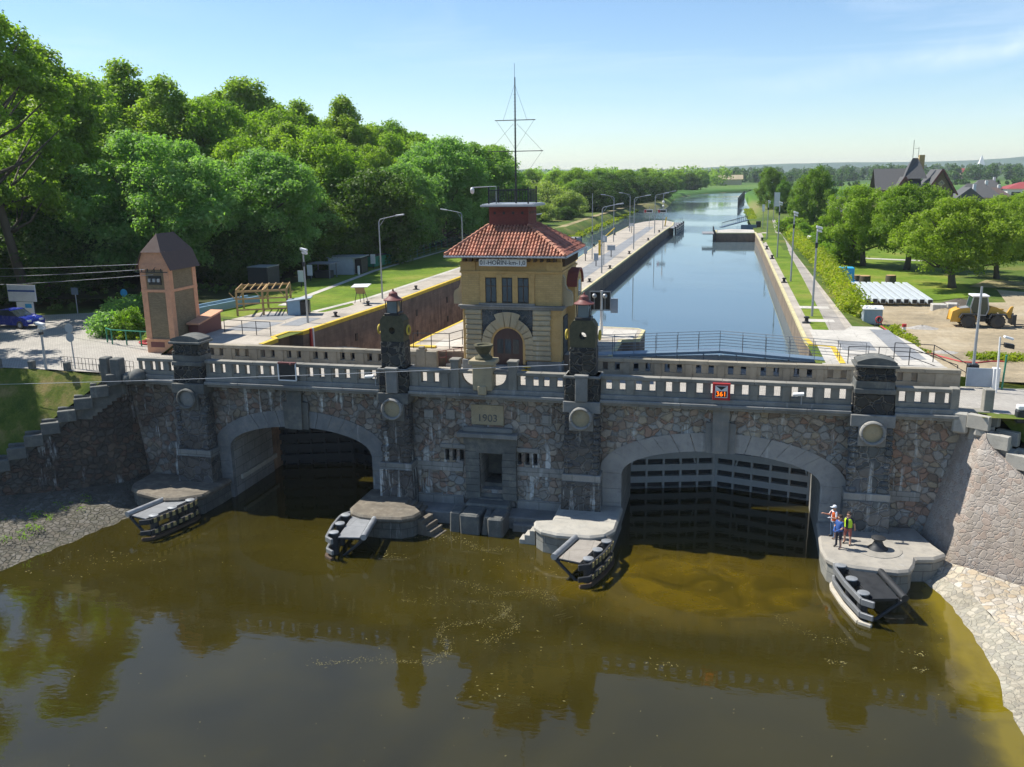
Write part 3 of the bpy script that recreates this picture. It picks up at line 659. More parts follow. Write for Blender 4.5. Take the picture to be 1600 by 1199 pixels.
# cornice with corbel blocks
PX = [(-33.1,-30.95),(-19.45,-17.65),(-8.45,-6.45),(6.65,8.75)]
spans = [(-36.4,-33.1),(-30.95,-19.45),(-17.65,-8.45),(-6.45,6.65),(8.75,11.9)]
for a, b in spans:
    m = MB(); n = max(1, round((b-a)/2.2)); st = (b-a)/n
    for i in range(n):
        j = random.uniform(-.015,.015)
        m.box(a+i*st-.003, a+(i+1)*st+.003, 47.02+j, FY+.25, 7.44, 7.62); m.box(a+i*st-.003, a+(i+1)*st+.003, 46.82+j, FY+.25, 7.615, 7.8)
    m.build('cornice', M['granite'], bridge, bev=.03)
    n = max(1, round((b-a)/1.75)); st = (b-a)/n
    for i in range(n): m = MB(); x = a+(i+.5)*st; m.box(x-.17, x+.17, FY-.1, FY+.1, 7.1, 7.435); m.build('corbel_stone', M['ash_light'], bridge, bev=.02)
    m = MB(); m.box(a, b, 47.0, 47.75, 7.803, 8.06); m.build('plinth_course', M['granite'], bridge, bev=.025)
for x, z in ((-16.75,6.2),(-15.4,6.25),(-10.9,6.2),(-9.6,6.2)): m = MB(); m.box(x-.28, x+.28, FY-.09, FY+.1, z-.3, z+.3); m.build('face_block', M['ash_light'], bridge, bev=.02)
# bands on the face
for a, b in ((-17.7,-14.7),(-11.45,-8.5),(8.7,10.5)):
    m = MB(); n = max(2, round((b-a)/1.1)); st = (b-a)/n
    for i in range(n): m.box(a+i*st-.002, a+(i+1)*st+.002, FY-.05-.006*(i%2), FY+.1, 2.75, 3.28)
    m.build('stone_band', M['ash_light'], bridge, bev=.015)
for a, b in ((-17.7,-14.7),(-11.45,-8.5)): m = MB(); m.box(a, b, FY-.12, FY+.1, .6, 1.25); m.build('foot_course', M['ash_light'], bridge, bev=.015)
# door frame, slit lintels, hood, plaque
m = MB()
for x0, x1 in ((-14.5,-13.62),(-12.26,-11.42)):
    z = 1.2
    for h in (.45,.42,.4,.42,.4,.42,.45,.45): m.box(x0+random.uniform(-.02,.02), x1+random.uniform(-.02,.02), FY-.28, FY+.1, z, z+h-.015); z += h
m.prismy([(-14.55,4.62),(-14.2,4.62),(-13.75,4.1),(-12.15,4.1),(-11.75,4.62),(-11.35,4.62),(-11.35,5.02),(-14.55,5.02)], FY-.3, FY+.1)
m.build('door_surround', M['granite_dark'], bridge, bev=.02)
m = MB(); m.box(-14.9,-11.25,FY-.62,FY+.1,5.06,5.34); m.box(-14.6,-11.6,FY-.3,FY+.1,5.345,5.62); m.build('door_hood', M['granite'], bridge, bev=.04)
for a, b in ((-16.1,-14.52),(-11.45,-10.0)): m = MB(); m.box(a, b, FY-.1, FY+.1, 4.18, 4.45); m.build('slit_lintel', M['ash_light'], bridge, bev=.02)
m = MB()
for i in range(4): m.box(-13.75,-12.2,FY-.05+.32*i-.35,FY+1.5,1.0,1.3+.22*i)
m.box(-13.6,-12.3,FY+1.6,FY+1.7,2.2,4.1); m.build('door_steps', M['granite_dark'], bridge, bev=.02)
m = MB(); m.box(-14.12,-12.16,FY-.1,FY+.1,5.75,6.95); plq = m.build('plaque', M['tan'], bridge, bev=.02)
t = text_mb('1903', .62, .012, (-13.13,FY-.112,6.15), (1,0,0), (0,0,1)); t.build('lettering', M['granite_dark'], plq)
t = text_mb('WO   ET', .3, .008, (-13.13,FY-.108,6.72), (1,0,0), (0,0,1)); t.build('lettering', M['tan'], plq)
# piers
LANT = []
for k, ((x0, x1), nm) in enumerate(zip(PX, range(4))):
    cx = (x0+x1)/2; tall = k in (1,2)
    lb = ['dark pier with a domed cap at the left end','dark pier with a lantern left of the plaque','dark pier with a lantern and a round hole right of the plaque','grey pier with a domed cap at the right end'][k]
    m = MB()
    m.prismy([(x0-.12,-.4),(x1+.12,-.4),(x1+.06,2.95),(x0-.06,2.95)], 46.6, FY+.1)
    p = m.build('pier', M['pier'], bridge, bev=.05); p['label'] = lb
    # rock-faced shaft built of bulging stones along its edges
    m = MB(); m.box(x0+.1, x1-.1, 46.82, FY+.1, 2.95, 7.35)
    m.build('shaft', M['pier'], p, bev=.04)
    for xe, s_ in ((x0,1),(x1,-1)):
        m = MB(); z = 3.38
        while z < 6.95:
            h = random.uniform(.26,.46); w = random.uniform(.3,.62); o = random.uniform(-.07,.05)
            m.box(min(xe+o*s_,xe+s_*w), max(xe+o*s_,xe+s_*w), 46.72+random.uniform(-.05,.06), 47.3, z-.01, min(z+h,7.03)); z += h
        m.build('quoin_stones', M['pier'], p, bev=.09)
    m = MB(); m.box(x0-.1, x1+.1, 46.66, FY+.1, 2.93, 3.4); m.build('band', M['ash_grey' if k < 2 else 'ash_light'], p, bev=.02)
    m = MB(); m.box(x0-.04, x1+.04, 46.68, FY, 7.02, 7.66); m.build('block', M['granite' if k > 1 else 'granite_dark'], p, bev=.03)
    m = MB(); m.box(cx-.68, cx+.68, 46.6, 46.9, 6.02, 7.06); m.build('medallion_block', M['granite' if k > 1 else 'granite_dark'], p, bev=.02)
    m = MB(); n = 28; vs = []
    prof = [(.64,46.6),(.64,46.38),(.58,46.33),(.51,46.38),(.49,46.54),(.02,46.46)]
    for r_, y in prof:
        for j in range(n): a = 2*math.pi*j/n; vs.append((cx+r_*math.cos(a), y, 6.76+r_*math.sin(a)))
    m.add(vs, [(i*n+j, i*n+(j+1)%n, (i+1)*n+(j+1)%n, (i+1)*n+j) for i in range(len(prof)-1) for j in range(n)])
    m.m = [1 if i < 4*n else 0 for i in range(len(m.f))]
    m.build('medallion', [M['tan' if k else 'granite'], M['granite_dark' if k < 1 else 'ash_light']], p, auto=True)
    # above the parapet
    if not tall:
        m = MB(); m.box(x0+.08, x1-.08, 46.86, 48.15, 7.66, 8.75); m.build('upper_shaft', M['pier_top'], p, bev=.05)
        m = MB(); m.box(x0+.04, x1-.04, 46.8, 48.2, 8.75, 9.02); m.box(x0+.1, x1-.1, 46.88, 48.1, 9.02, 9.42); m.build('band', M['granite_dark'], p, bev=.03)
        m = MB()
        for i in range(9):
            a = i/8; m.box(x0+.08+a*(x1-x0-.44), x0+.08+a*(x1-x0-.44)+.28, 46.84+random.uniform(-.06,.03), 48.12, 9.42, 9.68+random.uniform(0,.12))
        m.box(x0+.14, x1-.14, 46.92, 48.08, 9.42, 10.12); m.build('rock_collar', M['pier_top'], p, bev=.07)
        m = MB(); m.box(x0-.02, x1+.02, 46.74, 48.26, 10.12, 10.27)
        cp = [(x0+.12,10.27)]+[(x0+.12+(x1-x0-.24)*i/10, 10.27+.34*math.sin(math.pi*(.12+.76*i/10))) for i in range(11)]+[(x1-.12,10.27)]
        m.prismy(cp, 46.84, 48.16); m.build('domed_cap', M['granite_dark'], p, bev=.03)
    else:
        sx0, sx1 = cx-.74, cx+.74
        m = MB(); m.box(x0+.02, x1-.02, 46.82, 48.15, 7.66, 9.1); m.build('upper_base', M['pier_top'], p, bev=.05)
        m = MB(); m.box(cx-.34, cx+.34, 46.55, 46.85, 7.7, 9.05); m.box(cx-.4, cx+.4, 46.5, 46.86, 9.05, 9.2); m.box(x0-.02, x1+.02, 46.78, 48.2, 8.95, 9.1); m.build('pedestal', M['granite'], p, bev=.03)
        m = MB(); m.box(sx0, sx1, 47.0, 48.0, 9.1, 10.65); m.build('upper_shaft', M['pier_top'], p, bev=.05)
        hl = [(cx+.2*math.cos(2*math.pi*i/20), 11.3+.2*math.sin(2*math.pi*i/20)) for i in range(20)]
        ol = [(sx0+.05,10.65),(sx1-.05,10.65),(sx1-.02,11.85),(sx1-.22,12.15),(sx0+.22,12.15),(sx0+.02,11.85)]
        lo = [[Vector((q[0],q[1],0)) for q in l] for l in (ol, hl)]; fl = lo[0]+lo[1]; tr = tessellate_polygon(lo); m = MB()
        for y, rv in ((47.04,False),(47.96,True)):
            ff = []
            for t in tr:
                a, b, c = (fl[i] for i in t); up = (b-a).cross(c-a).z > 0
                ff.append(tuple(t) if up != rv else tuple(t)[::-1])
            m.add([(q.x,y,q.y) for q in fl], ff)
        for lp in (ol, hl):
            kk = len(lp); v = [(q[0],47.04,q[1]) for q in lp]+[(q[0],47.96,q[1]) for q in lp]
            m.add(v, [(i,kk+i,kk+(i+1)%kk,(i+1)%kk) for i in range(kk)])
        m.build('pierced_head', M['moss'], p)
        m = MB(); b = .36; m.box(cx-.44,cx+.44,47.06,47.94,12.15,12.3); m.build('lantern_base', M['black'], p, bev=.02)
        m = MB(); m.box(cx-.3,cx+.3,47.2,47.8,12.3,13.0); m.build('lantern_glass', M['glass_pale'], p)
        m = MB()
        for ux in (-1,1):
            for uy in (-1,1): m.tube([(cx+ux*.33,47.5+uy*.33,12.3),(cx+ux*.36,47.5+uy*.36,13.02)], .03, 6)
        m.build('lantern_frame', M['black'], p)
        m = MB(); m.lathe([(.56,13.0),(.57,13.05),(.4,13.14),(.27,13.25),(.24,13.42),(.14,13.5),(.05,13.53),(.06,13.6),(.02,13.66)], (cx,47.5,0), 16); m.build('lantern_roof', M['rust_red'], p, auto=True)
# parapets
def parapet(a, b, y0, y1, name, mat_, bays, ztop=9.1, zb=8.06, h0=8.3, h1=8.88):
    """solid posts and mullions between a sill and a coping; bays = list of (x0,x1) openings"""
    m = MB(); m.box(a, b, y0+.02, y1-.02, zb, h0)
    n = max(1, round((b-a)/1.7)); st = (b-a)/n
    for i in range(n): j = random.uniform(-.012,.012); m.box(a+i*st+.004, a+(i+1)*st-.004, y0-.07+j, y1+.05, h1+.03, ztop+j*.6)
    m.box(a, b, y0+.01, y1-.01, h1, h1+.03)
    xs = [a]+[v for bb in bays for v in bb]+[b]
    for i in range(0, len(xs), 2):
        if xs[i+1]-xs[i] > .5: m.box(xs[i], xs[i+1], y0, y1, h0, h1); m.box((xs[i]+xs[i+1])/2-.2,(xs[i]+xs[i+1])/2+.2,y0-.05,y1,zb,h1+.02)
        else: m.box(xs[i], xs[i+1], y0+.05, y1-.05, h0, h1)
    return m.build(name, mat_, bridge, bev=.014)
def pairs(a, b, mod=1.72, w=.33, g=.42):
    n = max(1, round((b-a)/mod)); st = (b-a)/n; out = []
    for i in range(n):
        c = a+(i+.5)*st; out += [(c-g/2-w, c-g/2), (c+g/2, c+g/2+w)]
    return out
for a, b in ((-35.7,-33.1),(-30.95,-19.45),(-17.65,-15.1),(-11.2,-8.45),(-6.45,6.65),(8.75,11.6)):
    parapet(a, b, 47.15, 47.52, 'front_parapet', M['parapet'], pairs(a, b))
for a, b in ((-36.0,-18.9),(-7.4,9.2),):
    parapet(a, b, 51.95, 52.3, 'back_parapet', M['parapet_back'], pairs(a, b, 1.95, .3, .42), h0=8.35, h1=8.85)
parapet(9.2, 12.9, 51.95, 52.3, 'back_parapet', M['parapet_back'], [(9.65,9.95),(10.4,10.7)], h0=8.35, h1=8.85)
def bpost(x0,x1,y0,y1,z0,z1,cap=0):
    m = MB(); m.box(x0,x1,y0,y1,z0,z1)
    if cap: m.box(x0-.05,x1+.05,y0-.05,y1+.05,z1-.003,z1+.13)
    m.build('parapet_post', M['parapet'], bridge, bev=.025)
m = MB(); m.box(-18.9,-18.3,51.9,52.35,8,9.25); m.box(-18.3,-17.55,51.92,52.33,8,9.12); m.box(-18.75,-18.42,51.93,52.32,9.2,9.4); m.build('parapet_end', M['parapet_back'], bridge, bev=.025)
bpost(-36.3,-35.9,51.9,52.35,8,9.3)
for x0, x1 in ((-15.1,-14.6),(-11.7,-11.2)): bpost(x0,x1,47.05,47.6,8.03,9.62,1)
bpost(11.35,11.75,47.05,47.6,8,9.15); bpost(12.9,13.35,47.1,47.65,8,9.15); m = MB(); m.box(11.6,13.2,46.95,47.7,7.72,8.05); m.build('end_ledge', M['parapet'], bridge, bev=.025)
# centre bay: pedestal with a stone urn between quarter-round openings
m = MB()
for s_ in (-1,1):
    c = -13.15; q = [(c+s_*.62,8.06),(c+s_*1.45,8.06),(c+s_*1.45,9.1),(c+s_*1.3,9.1)]
    q = [(c+s_*(1.45),8.06),(c+s_*1.45,9.0)]+[(c+s_*(.62+.72*math.sin(t)), 8.9-.72*math.cos(t)) for t in [math.pi/2*(1-i/8) for i in range(9)]]+[(c+s_*.62,8.06)]
    m.prismy(q, 47.18, 47.5)
    m.box(min(c+s_*.6,c+s_*1.45), max(c+s_*.6,c+s_*1.45), 47.1, 47.56, 8.93, 9.1)
m.build('curved_parapet', M['parapet'], bridge, bev=.02)
m = MB(); m.box(-13.72,-12.58,46.8,47.75,8.03,9.52); m.box(-13.4,-12.9,46.7,46.82,7.8,8.3); m.box(-13.9,-12.4,46.68,47.85,9.52,9.78); ped = m.build('urn_pedestal', M['tan'], bridge, bev=.03)
m = MB(); m.lathe([(.52,9.78),(.5,9.9),(.34,10.0),(.3,10.1),(.42,10.3),(.52,10.5),(.56,10.56),(.55,10.62),(.4,10.6),(.35,10.52)], (-13.15,47.27,0), 14); m.build('urn', M['moss'], ped, auto=True)
# left and right end posts, and the wing walls with their stairs
def wingwall(name, base, bat, lab, mat_, zt):
    m = MB(); vs = []; k = len(base); lv = 5
    for (x, y, nx_, ny_), z in zip(base, zt):
        for i in range(lv+1):
            t = i/lv; zz = -.8+(z+.8)*t; o = bat*(zz+.8)
            vs.append((x+nx_*o, y+ny_*o, zz))
        o = bat*(z+.8)+.55; vs.append((x+nx_*o, y+ny_*o, z))
    r_ = lv+2; sgn = base[-1][0] > base[0][0]
    for i in range(k-1):
        for j in range(r_-1):
            q = (i*r_+j, (i+1)*r_+j, (i+1)*r_+j+1, i*r_+j+1); fs_ = q if sgn else q[::-1]
            m.add([vs[a] for a in fs_], [(0,1,2,3)])
    return m
def curve(pts, n=6):
    out = []; P_ = [Vector(p) for p in pts]
    for i in range(len(P_)-1):
        p0, p1, p2, p3 = P_[max(i-1,0)], P_[i], P_[i+1], P_[min(i+2,len(P_)-1)]
        for j in range(n):
            t = j/n; out.append(.5*((2*p1)+(-p0+p2)*t+(2*p0-5*p1+4*p2-p3)*t*t+(-p0+3*p1-3*p2+p3)*t**3))
    return out+[P_[-1]]
def wing(pts, name, label, mat_, bat, side, xs, zs):
    c = curve(pts); base = []; zt = []
    for i, p in enumerate(c):
        d = (c[min(i+1,len(c)-1)]-c[max(i-1,0)]).normalized(); nn = Vector((-d.y,d.x,0))*side
        base.append((p.x,p.y,nn.x,nn.y)); zt.append(interp(zs, abs(p.x-xs)))
    m = wingwall(name, base, bat, label, mat_, zt)
    o = m.build(name, mat_, auto=True, loc=(c[0].x,c[0].y,0)); return tag(o, label, 'wall'), base, zt
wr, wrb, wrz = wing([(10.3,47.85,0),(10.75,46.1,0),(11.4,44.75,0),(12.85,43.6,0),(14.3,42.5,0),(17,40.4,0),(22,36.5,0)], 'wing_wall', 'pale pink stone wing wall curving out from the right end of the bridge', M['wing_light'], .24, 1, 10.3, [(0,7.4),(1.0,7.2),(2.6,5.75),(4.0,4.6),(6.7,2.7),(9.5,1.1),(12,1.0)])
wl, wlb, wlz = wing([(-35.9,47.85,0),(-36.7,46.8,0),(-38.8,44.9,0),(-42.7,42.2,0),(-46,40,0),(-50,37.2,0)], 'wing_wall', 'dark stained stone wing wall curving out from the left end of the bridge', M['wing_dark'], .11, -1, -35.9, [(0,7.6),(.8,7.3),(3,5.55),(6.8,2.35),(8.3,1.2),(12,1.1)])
def stair(name, label, S, d, side, slope, L, w, mat_):
    d = Vector((*d,0)).normalized(); nn = Vector((-d.y,d.x,0))*side; S = Vector(S)
    t = thing(name, label, 'stairs', S)
    m = MB(); run = .3; n = int(L/run)
    for i in range(n):
        z = S.z-slope*run*(i+1)+.12; c = S+d*(run*(i+.5))+nn*(w/2+.3)
        m.obox((c.x,c.y,z-.6), d, nn, (0,0,1), run/2+.02, w/2, .6)
    m.build('steps', mat_, t, bev=.015)
    for o, nm in ((.14,'cheek_wall'),(w+.46,'cheek_wall')):
        m = MB(); bl = 1.0; k = int(L/bl)
        for i in range(k):
            z = S.z-slope*bl*(i+.45)+.42; c = S+d*(bl*(i+.5))+nn*o
            m.obox((c.x,c.y,z-.36), d, nn, (0,0,1), bl/2+.03, .17, .36)
        m.build(nm, mat_, t, bev=.03)
    return t
stair('stone_stairs', 'grey stone stairs running down the right wing wall', (12.1,46.6,7.95), (.79,-.61), 1, .79, 9.2, .75, M['granite_lit'])
stair('stone_stairs', 'shade-darkened stone stairs stepping down the left wing wall', (-36.7,47.0,7.95), (-.79,-.61), -1, .67, 10.5, .75, M['granite_dark'])  # the left bank's tree shade is put into this darker granite
for x0, x1, y0, lb in ((-37.45,-36.75,46.7,'dark stone post right at the head of the left stairs'),(-38.35,-37.75,46.9,'dark stone post one step left of the left stair head')):
    m = MB(); m.box(x0,x1,y0,y0+.65,7.4,9.05); o = m.build('gate_post', M['granite_dark'], bev=.06, loc=((x0+x1)/2,y0+.3,8)); tag(o, lb, 'post')
for x, z, r_, lb in ((-36.2,7.8,.45,'smaller rough round stone at the top of the left stairs'),(-35.6,7.9,.55,'larger rough round stone beside the end of the front parapet')):
    m = MB(); m.sphere((x,46.9,z), r_, 10, 6); o = m.build('boulder', M['granite_dark'], loc=(x,46.9,7.5), smooth=True); tag(o, lb, 'stone')
for x, y, w in ((11.95,47.1,.75),(12.75,46.55,.55)):
    m = MB(); m.obox((x,y,7.45), (.9,-.4,0), (.4,.9,0), (0,0,1), w/2, .35, .55); o = m.build('stone_block', M['granite_lit'], bev=.1, loc=(x,y,6.9))
    tag(o, 'large rough grey block at the bridge end above the right wing wall' if w > .6 else 'small rough grey block beside the top step of the right stairs', 'stone')
# ================================================================== PIER PLATFORMS AND FENDERS
def platform(label, poly, mats=('plat','plat_side'), z=1.3):
    cx = sum(p[0] for p in poly)/len(poly); cy = sum(p[1] for p in poly)/len(poly)
    t = thing('pier_platform', label, 'platform', (cx,cy,0))
    c = Vector((cx,cy)); inn = []
    for p in poly:
        v = Vector(p)-c; inn.append(tuple(c+v*(1-.12/max(v.length,.5))))
    m = MB(); m.prism(poly, z-.36, z); m.build('coping', M[mats[0]], t, bev=.11)
    m = MB(); m.prism(inn, -.9, z-.36); m.build('base', M[mats[1]], t, bev=.03)
    return t
platform('shade-darkened stone platform under the left end pier', [(-35.9,45.6),(-35.5,44.9),(-34.6,44.3),(-32.2,43.55),(-31.4,43.8),(-30.3,44.7),(-30.15,46.5),(-30.15,47.7),(-36,47.7)], ('plat_dark','plat_side_dark'))
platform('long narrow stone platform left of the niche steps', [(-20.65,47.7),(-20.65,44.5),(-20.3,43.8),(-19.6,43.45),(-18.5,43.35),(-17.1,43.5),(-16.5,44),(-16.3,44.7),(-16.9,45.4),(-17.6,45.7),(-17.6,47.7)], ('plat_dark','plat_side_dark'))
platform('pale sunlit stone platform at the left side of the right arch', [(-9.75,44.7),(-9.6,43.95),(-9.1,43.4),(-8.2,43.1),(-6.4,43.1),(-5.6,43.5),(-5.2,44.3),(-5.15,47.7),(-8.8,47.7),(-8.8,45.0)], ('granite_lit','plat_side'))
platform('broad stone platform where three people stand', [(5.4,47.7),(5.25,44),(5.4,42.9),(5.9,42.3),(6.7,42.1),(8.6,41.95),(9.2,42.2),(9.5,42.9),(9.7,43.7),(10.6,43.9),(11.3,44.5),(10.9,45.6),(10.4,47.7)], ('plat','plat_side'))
def small_steps(label, x, y, d, w, z, n, mat_='granite', st=.28, depth=.3):
    t = MB(); D = Vector((*d,0)).normalized(); N_ = Vector((-D.y,D.x,0))
    for i in range(n):
        c = Vector((x,y,0))+D*(depth*(i+.5)); zz = z-st*(i+1)
        t.obox((c.x,c.y,zz-.5), D, N_, (0,0,1), depth/2+.01, w/2, .5)
    o = t.build('water_steps', M[mat_], bev=.02, loc=(x,y,0)); return tag(o, label, 'steps')
small_steps('four stone steps from the left platform down to the water', -16.35, 45.0, (1,-.25), 1.2, 1.15, 4, 'plat_dark')
small_steps('small stone steps down from the upper edge of the left platform', -17.6, 46.3, (1,0), 1.0, 1.3, 3, 'plat_dark', .15)
small_steps('pale stone steps at the left tip of the sunlit platform', -9.6, 44.7, (-1,.05), .8, 1.1, 4, 'granite_lit')
small_steps('stone steps from the broad platform towards the right revetment', 10.7, 44.9, (.85,-.5), .9, 1.15, 3, 'plat', .25)
m = MB(); m.box(-17.5,-8.9,46.3,47.75,-.8,.72); m.box(-11.3,-8.9,45.9,46.35,-.8,.45); o = m.build('wall_ledge', M['granite'], bev=.06, loc=(-13,47,0)); tag(o, 'low stone ledge along the waterline below the plaque wall', 'ledge')
m = MB()
for x0, x1, y0, y1, z, r_ in ((-14.85,-14.2,45.2,46.7,1.25,.02),(-14.15,-13.0,45.0,46.5,1.2,-.05),(-12.95,-12.55,45.1,46.5,1.15,.12),(-12.5,-11.6,44.9,46.6,1.12,-.03),(-14.3,-11.7,46.5,47.5,1.3,0)):
    m.obox(((x0+x1)/2,(y0+y1)/2,z/2-.2), (1,r_,0), (-r_,1,0), (r_,.06,1), (x1-x0)/2, (y1-y0)/2, z/2+.15)
o = m.build('landing_blocks', M['granite_dark'], bev=.09, loc=(-13.2,45.9,0)); tag(o, 'cracked stone landing of big tilted blocks below the dark doorway', 'landing')
# capstan bollard on the right platform
t = thing('capstan', 'dark iron mooring bollard on the broad right platform', 'bollard', (8.05,44.45,1.3))
m = MB(); m.lathe([(.5,1.3),(.48,1.36),(.3,1.5),(.2,1.72),(.2,1.8),(.34,1.86),(.36,1.92),(.2,1.98),(.02,2.0)], (8.05,44.45,0), 18); m.build('post', M['steel_dark'], t, auto=True)
m = MB(); m.lathe([(1.15,1.3),(1.15,1.325),(1.05,1.335)], (8.05,44.45,0), 28); m.build('base_plate', M['plat'], t)
def fender(label, P0, ang, side, stripes, pale, L=3.5, W=1.95):
    """steel fender: deck, roller tube on one edge, three capped piles and two rails on the channel edge"""
    t = thing('mooring_fender', label, 'fender', (P0[0],P0[1],0)); o = Vector((P0[0],P0[1],0))
    d = Vector((math.sin(ang),-math.cos(ang),0)); s_ = Vector((d.y,-d.x,0))*(-side)     # d outwards, s_ towards the channel
    def W_(a, b, z): p = o+d*a+s_*b; return (p.x,p.y,z)
    zt = 1.05
    m = MB(); m.obox(W_(L*.52,-.12,zt), d, s_, (0,0,1), L*.46, W*.3, .03); m.build('deck_plate', M['steel_dark' if pale else 'path' if P0[0] > -10 else 'slab_grey'], t, bev=.008)
    m = MB()
    for a in (.5,L*.5,L-.3): m.beam(W_(a,-.95,zt-.12), W_(a,.75,zt-.12), .12, .14)
    for b in (-.72,.48): m.beam(W_(.1,b,zt-.1), W_(L-.05,b,zt-.1), .1, .14)
    m.build('deck_frame', M['steel_dark'], t)
    m = MB(); m.tube([W_(-.15,-.95,zt+.08), W_(L+.05,-.95,zt+.08)], .17, 14); m.build('roller_tube', M['galv' if not pale else 'steel_dark'], t, auto=True)
    m = MB(); m.tube([W_(L-.1,-.9,zt-.1), W_(L*.93,.75,-.5)], .085, 8); m.tube([W_(.6,-.9,zt-.1), W_(.6,.6,-.5)], .085, 8); m.build('brace', M['steel_dark'], t)
    for a in (.35, L*.5, L-.35):
        m = MB(); m.tube([W_(a,.78,-1.2), W_(a,.78,zt+.16)], .24, 16); p = m.build('pile', M['steel_dark'], t, auto=True)
        m = MB(); c = W_(a,.78,zt+.16); m.lathe([(.27,0),(.27,.05),(.1,.08)], c, 16); m.build('pile_cap', M['galv'], p)
    path = [(-.35,.55),(.05,.98),(.5,1.1),(L*.55,1.16),(L+.15,1.05),(L+.55,.62)]
    for z, h in ((zt+.02,.3),(.42,.26)):
        m = MB(); pts = [W_(a,b,z) for a, b in path]
        for p, q in zip(pts, pts[1:]): m.beam(p, q, .14, h)
        rl = m.build('rail', M['steel'] if not stripes else M['steel_dark'], t, bev=.02)
        if stripes:
            mm = MB()
            for (a0,b0),(a1,b1) in zip(path[1:], path[2:-1]):
                n = max(1, int(math.hypot(a1-a0,b1-b0)/.36))
                for i in range(n):
                    f0, f1 = (i+.08)/n, (i+.55)/n
                    mm.beam(W_(a0+(a1-a0)*f0,b0+(b1-b0)*f0+.07,z), W_(a0+(a1-a0)*f1,b0+(b1-b0)*f1+.07,z), .05, h-.04)
            mm.build('stripe', M['yellow_dull'], rl)
    m = MB(); pts = [W_(a,b+.06,.02) for a, b in path]
    for p, q in zip(pts, pts[1:]): m.beam(p, q, .2, .24)
    m.build('waterline_timber', M['timber_pale'] if pale else M['wood_dark'], t, bev=.02)
    m = MB()
    for a in (.35, L*.5, L-.35):
        for z in (.42, zt): m.beam(W_(a,.95,z), W_(a,1.1,z), .14, .1)
    m.build('bracket', M['steel_dark'], t)
    return t
M['yellow_dull'] = plain('stripe_paint', (.36,.29,.12), .7, var=.4, scale=3)
fender('black fender with yellow stripes in front of the left end platform', (-31.35,44.35), -.24, 1, True, False, 3.4)
fender('weathered fender with three capped piles left of the middle platform', (-19.75,43.95), .16, -1, False, False, 3.2)
fender('steel fender with yellow striped rails beside the sunlit platform', (-6.15,43.35), -.25, 1, True, False, 3.1)
fender('grey steel fender with a pale timber in front of the people', (6.72,42.75), .23, -1, False, True, 3.6)

# ================================================================== LOCK GATES
def leaf(label, A, B, z0, z1, mat_, thick=.28, beams=6):
    A, B = Vector((*A,0)), Vector((*B,0)); d = (B-A).normalized(); L = (B-A).length; nn = Vector((-d.y,d.x,0))
    t = thing('lock_gate', label, 'gate', ((A.x+B.x)/2,(A.y+B.y)/2,z0))
    c = (A+B)/2
    m = MB(); m.obox((c.x+nn.x*.2,c.y+nn.y*.2,(z0+z1)/2), d, nn, (0,0,1), L/2, .04, (z1-z0)/2); m.build('skin_plate', M['steel_dark'], t)
    m = MB()
    n = int((z1-z0)/.78)
    for i in range(n+1):
        z = z0+.1+i*(z1-z0-.2)/n; m.obox((c.x,c.y,z), d, nn, (0,0,1), L/2, .17, .21)
    for i in range(beams+1):
        p = A+d*(L*i/beams); w = .16 if i in (0,beams) else .07
        m.obox((p.x,p.y,(z0+z1)/2), d, nn, (0,0,1), w, .15, (z1-z0)/2)
    for a, b in ((.15,.42),(.85,.58)):
        p, q = A+d*L*a, A+d*L*b; m.beam((p.x,p.y,z0+.8), (q.x,q.y,z1-.3), .12, .1)
    m.build('beam_frame', M[mat_], t, bev=.01)
    return t
leaf('left leaf of the grey steel gate seen through the right arch', (-6.6,54.15), (-.2,55.9), -.3, 8.6, 'gate_grey')
leaf('right leaf of the grey steel gate seen through the right arch', (-.1,55.9), (6.7,54.2), -.3, 8.6, 'gate_grey')
leaf('left leaf of the added black gate that darkens the left arch', (-31,54.1), (-25.4,55.9), -.3, 8.3, 'steel_dark')  # closed gate pair added, unseen, to keep the left arch dark
leaf('right leaf of the added black gate that darkens the left arch', (-25.3,55.9), (-19.8,54.1), -.3, 8.3, 'steel_dark')
m = MB(); m.beam((-30.0,48.6,1.1),(-30.0,53.2,1.1),.16,.3); o = m.build('timber_fender', M['timber_pale'], bev=.02, loc=(-30,51,1)); tag(o,'pale timber beam along the inner left wall of the left arch','beam')
t = leaf('dark upper gate closing the far end of the left lock', (-28,113.1), (-18.9,113.1), -.5, 8.8, 'steel_dark')
m = MB(); m.obox((-23.4,112.9,8.95), (1,0,0), (0,1,0), (0,0,1), 4.7, .5, .06); m.build('walkway', M['yellow'], t)
def railing(name, label, pts, h, n_rails, mat_, step=1.6, r=.024, cat='railing', group=None):
    t = thing(name, label, cat, pts[0], group); m = MB(); P_ = [Vector(p) for p in pts]
    for k in range(1, n_rails+1): m.tube([p+Vector((0,0,h*k/n_rails)) for p in P_], r, 6)
    m.build('rails', mat_, t)
    m = MB()
    for i, (a, b) in enumerate(zip(P_, P_[1:])):
        n = max(1, round((b-a).length/step))
        for j in range(n+(1 if i == len(P_)-2 else 0)): p = a.lerp(b, j/n); m.tube([p, p+Vector((0,0,h))], r*1.15, 6)
    m.build('posts', mat_, t); return t
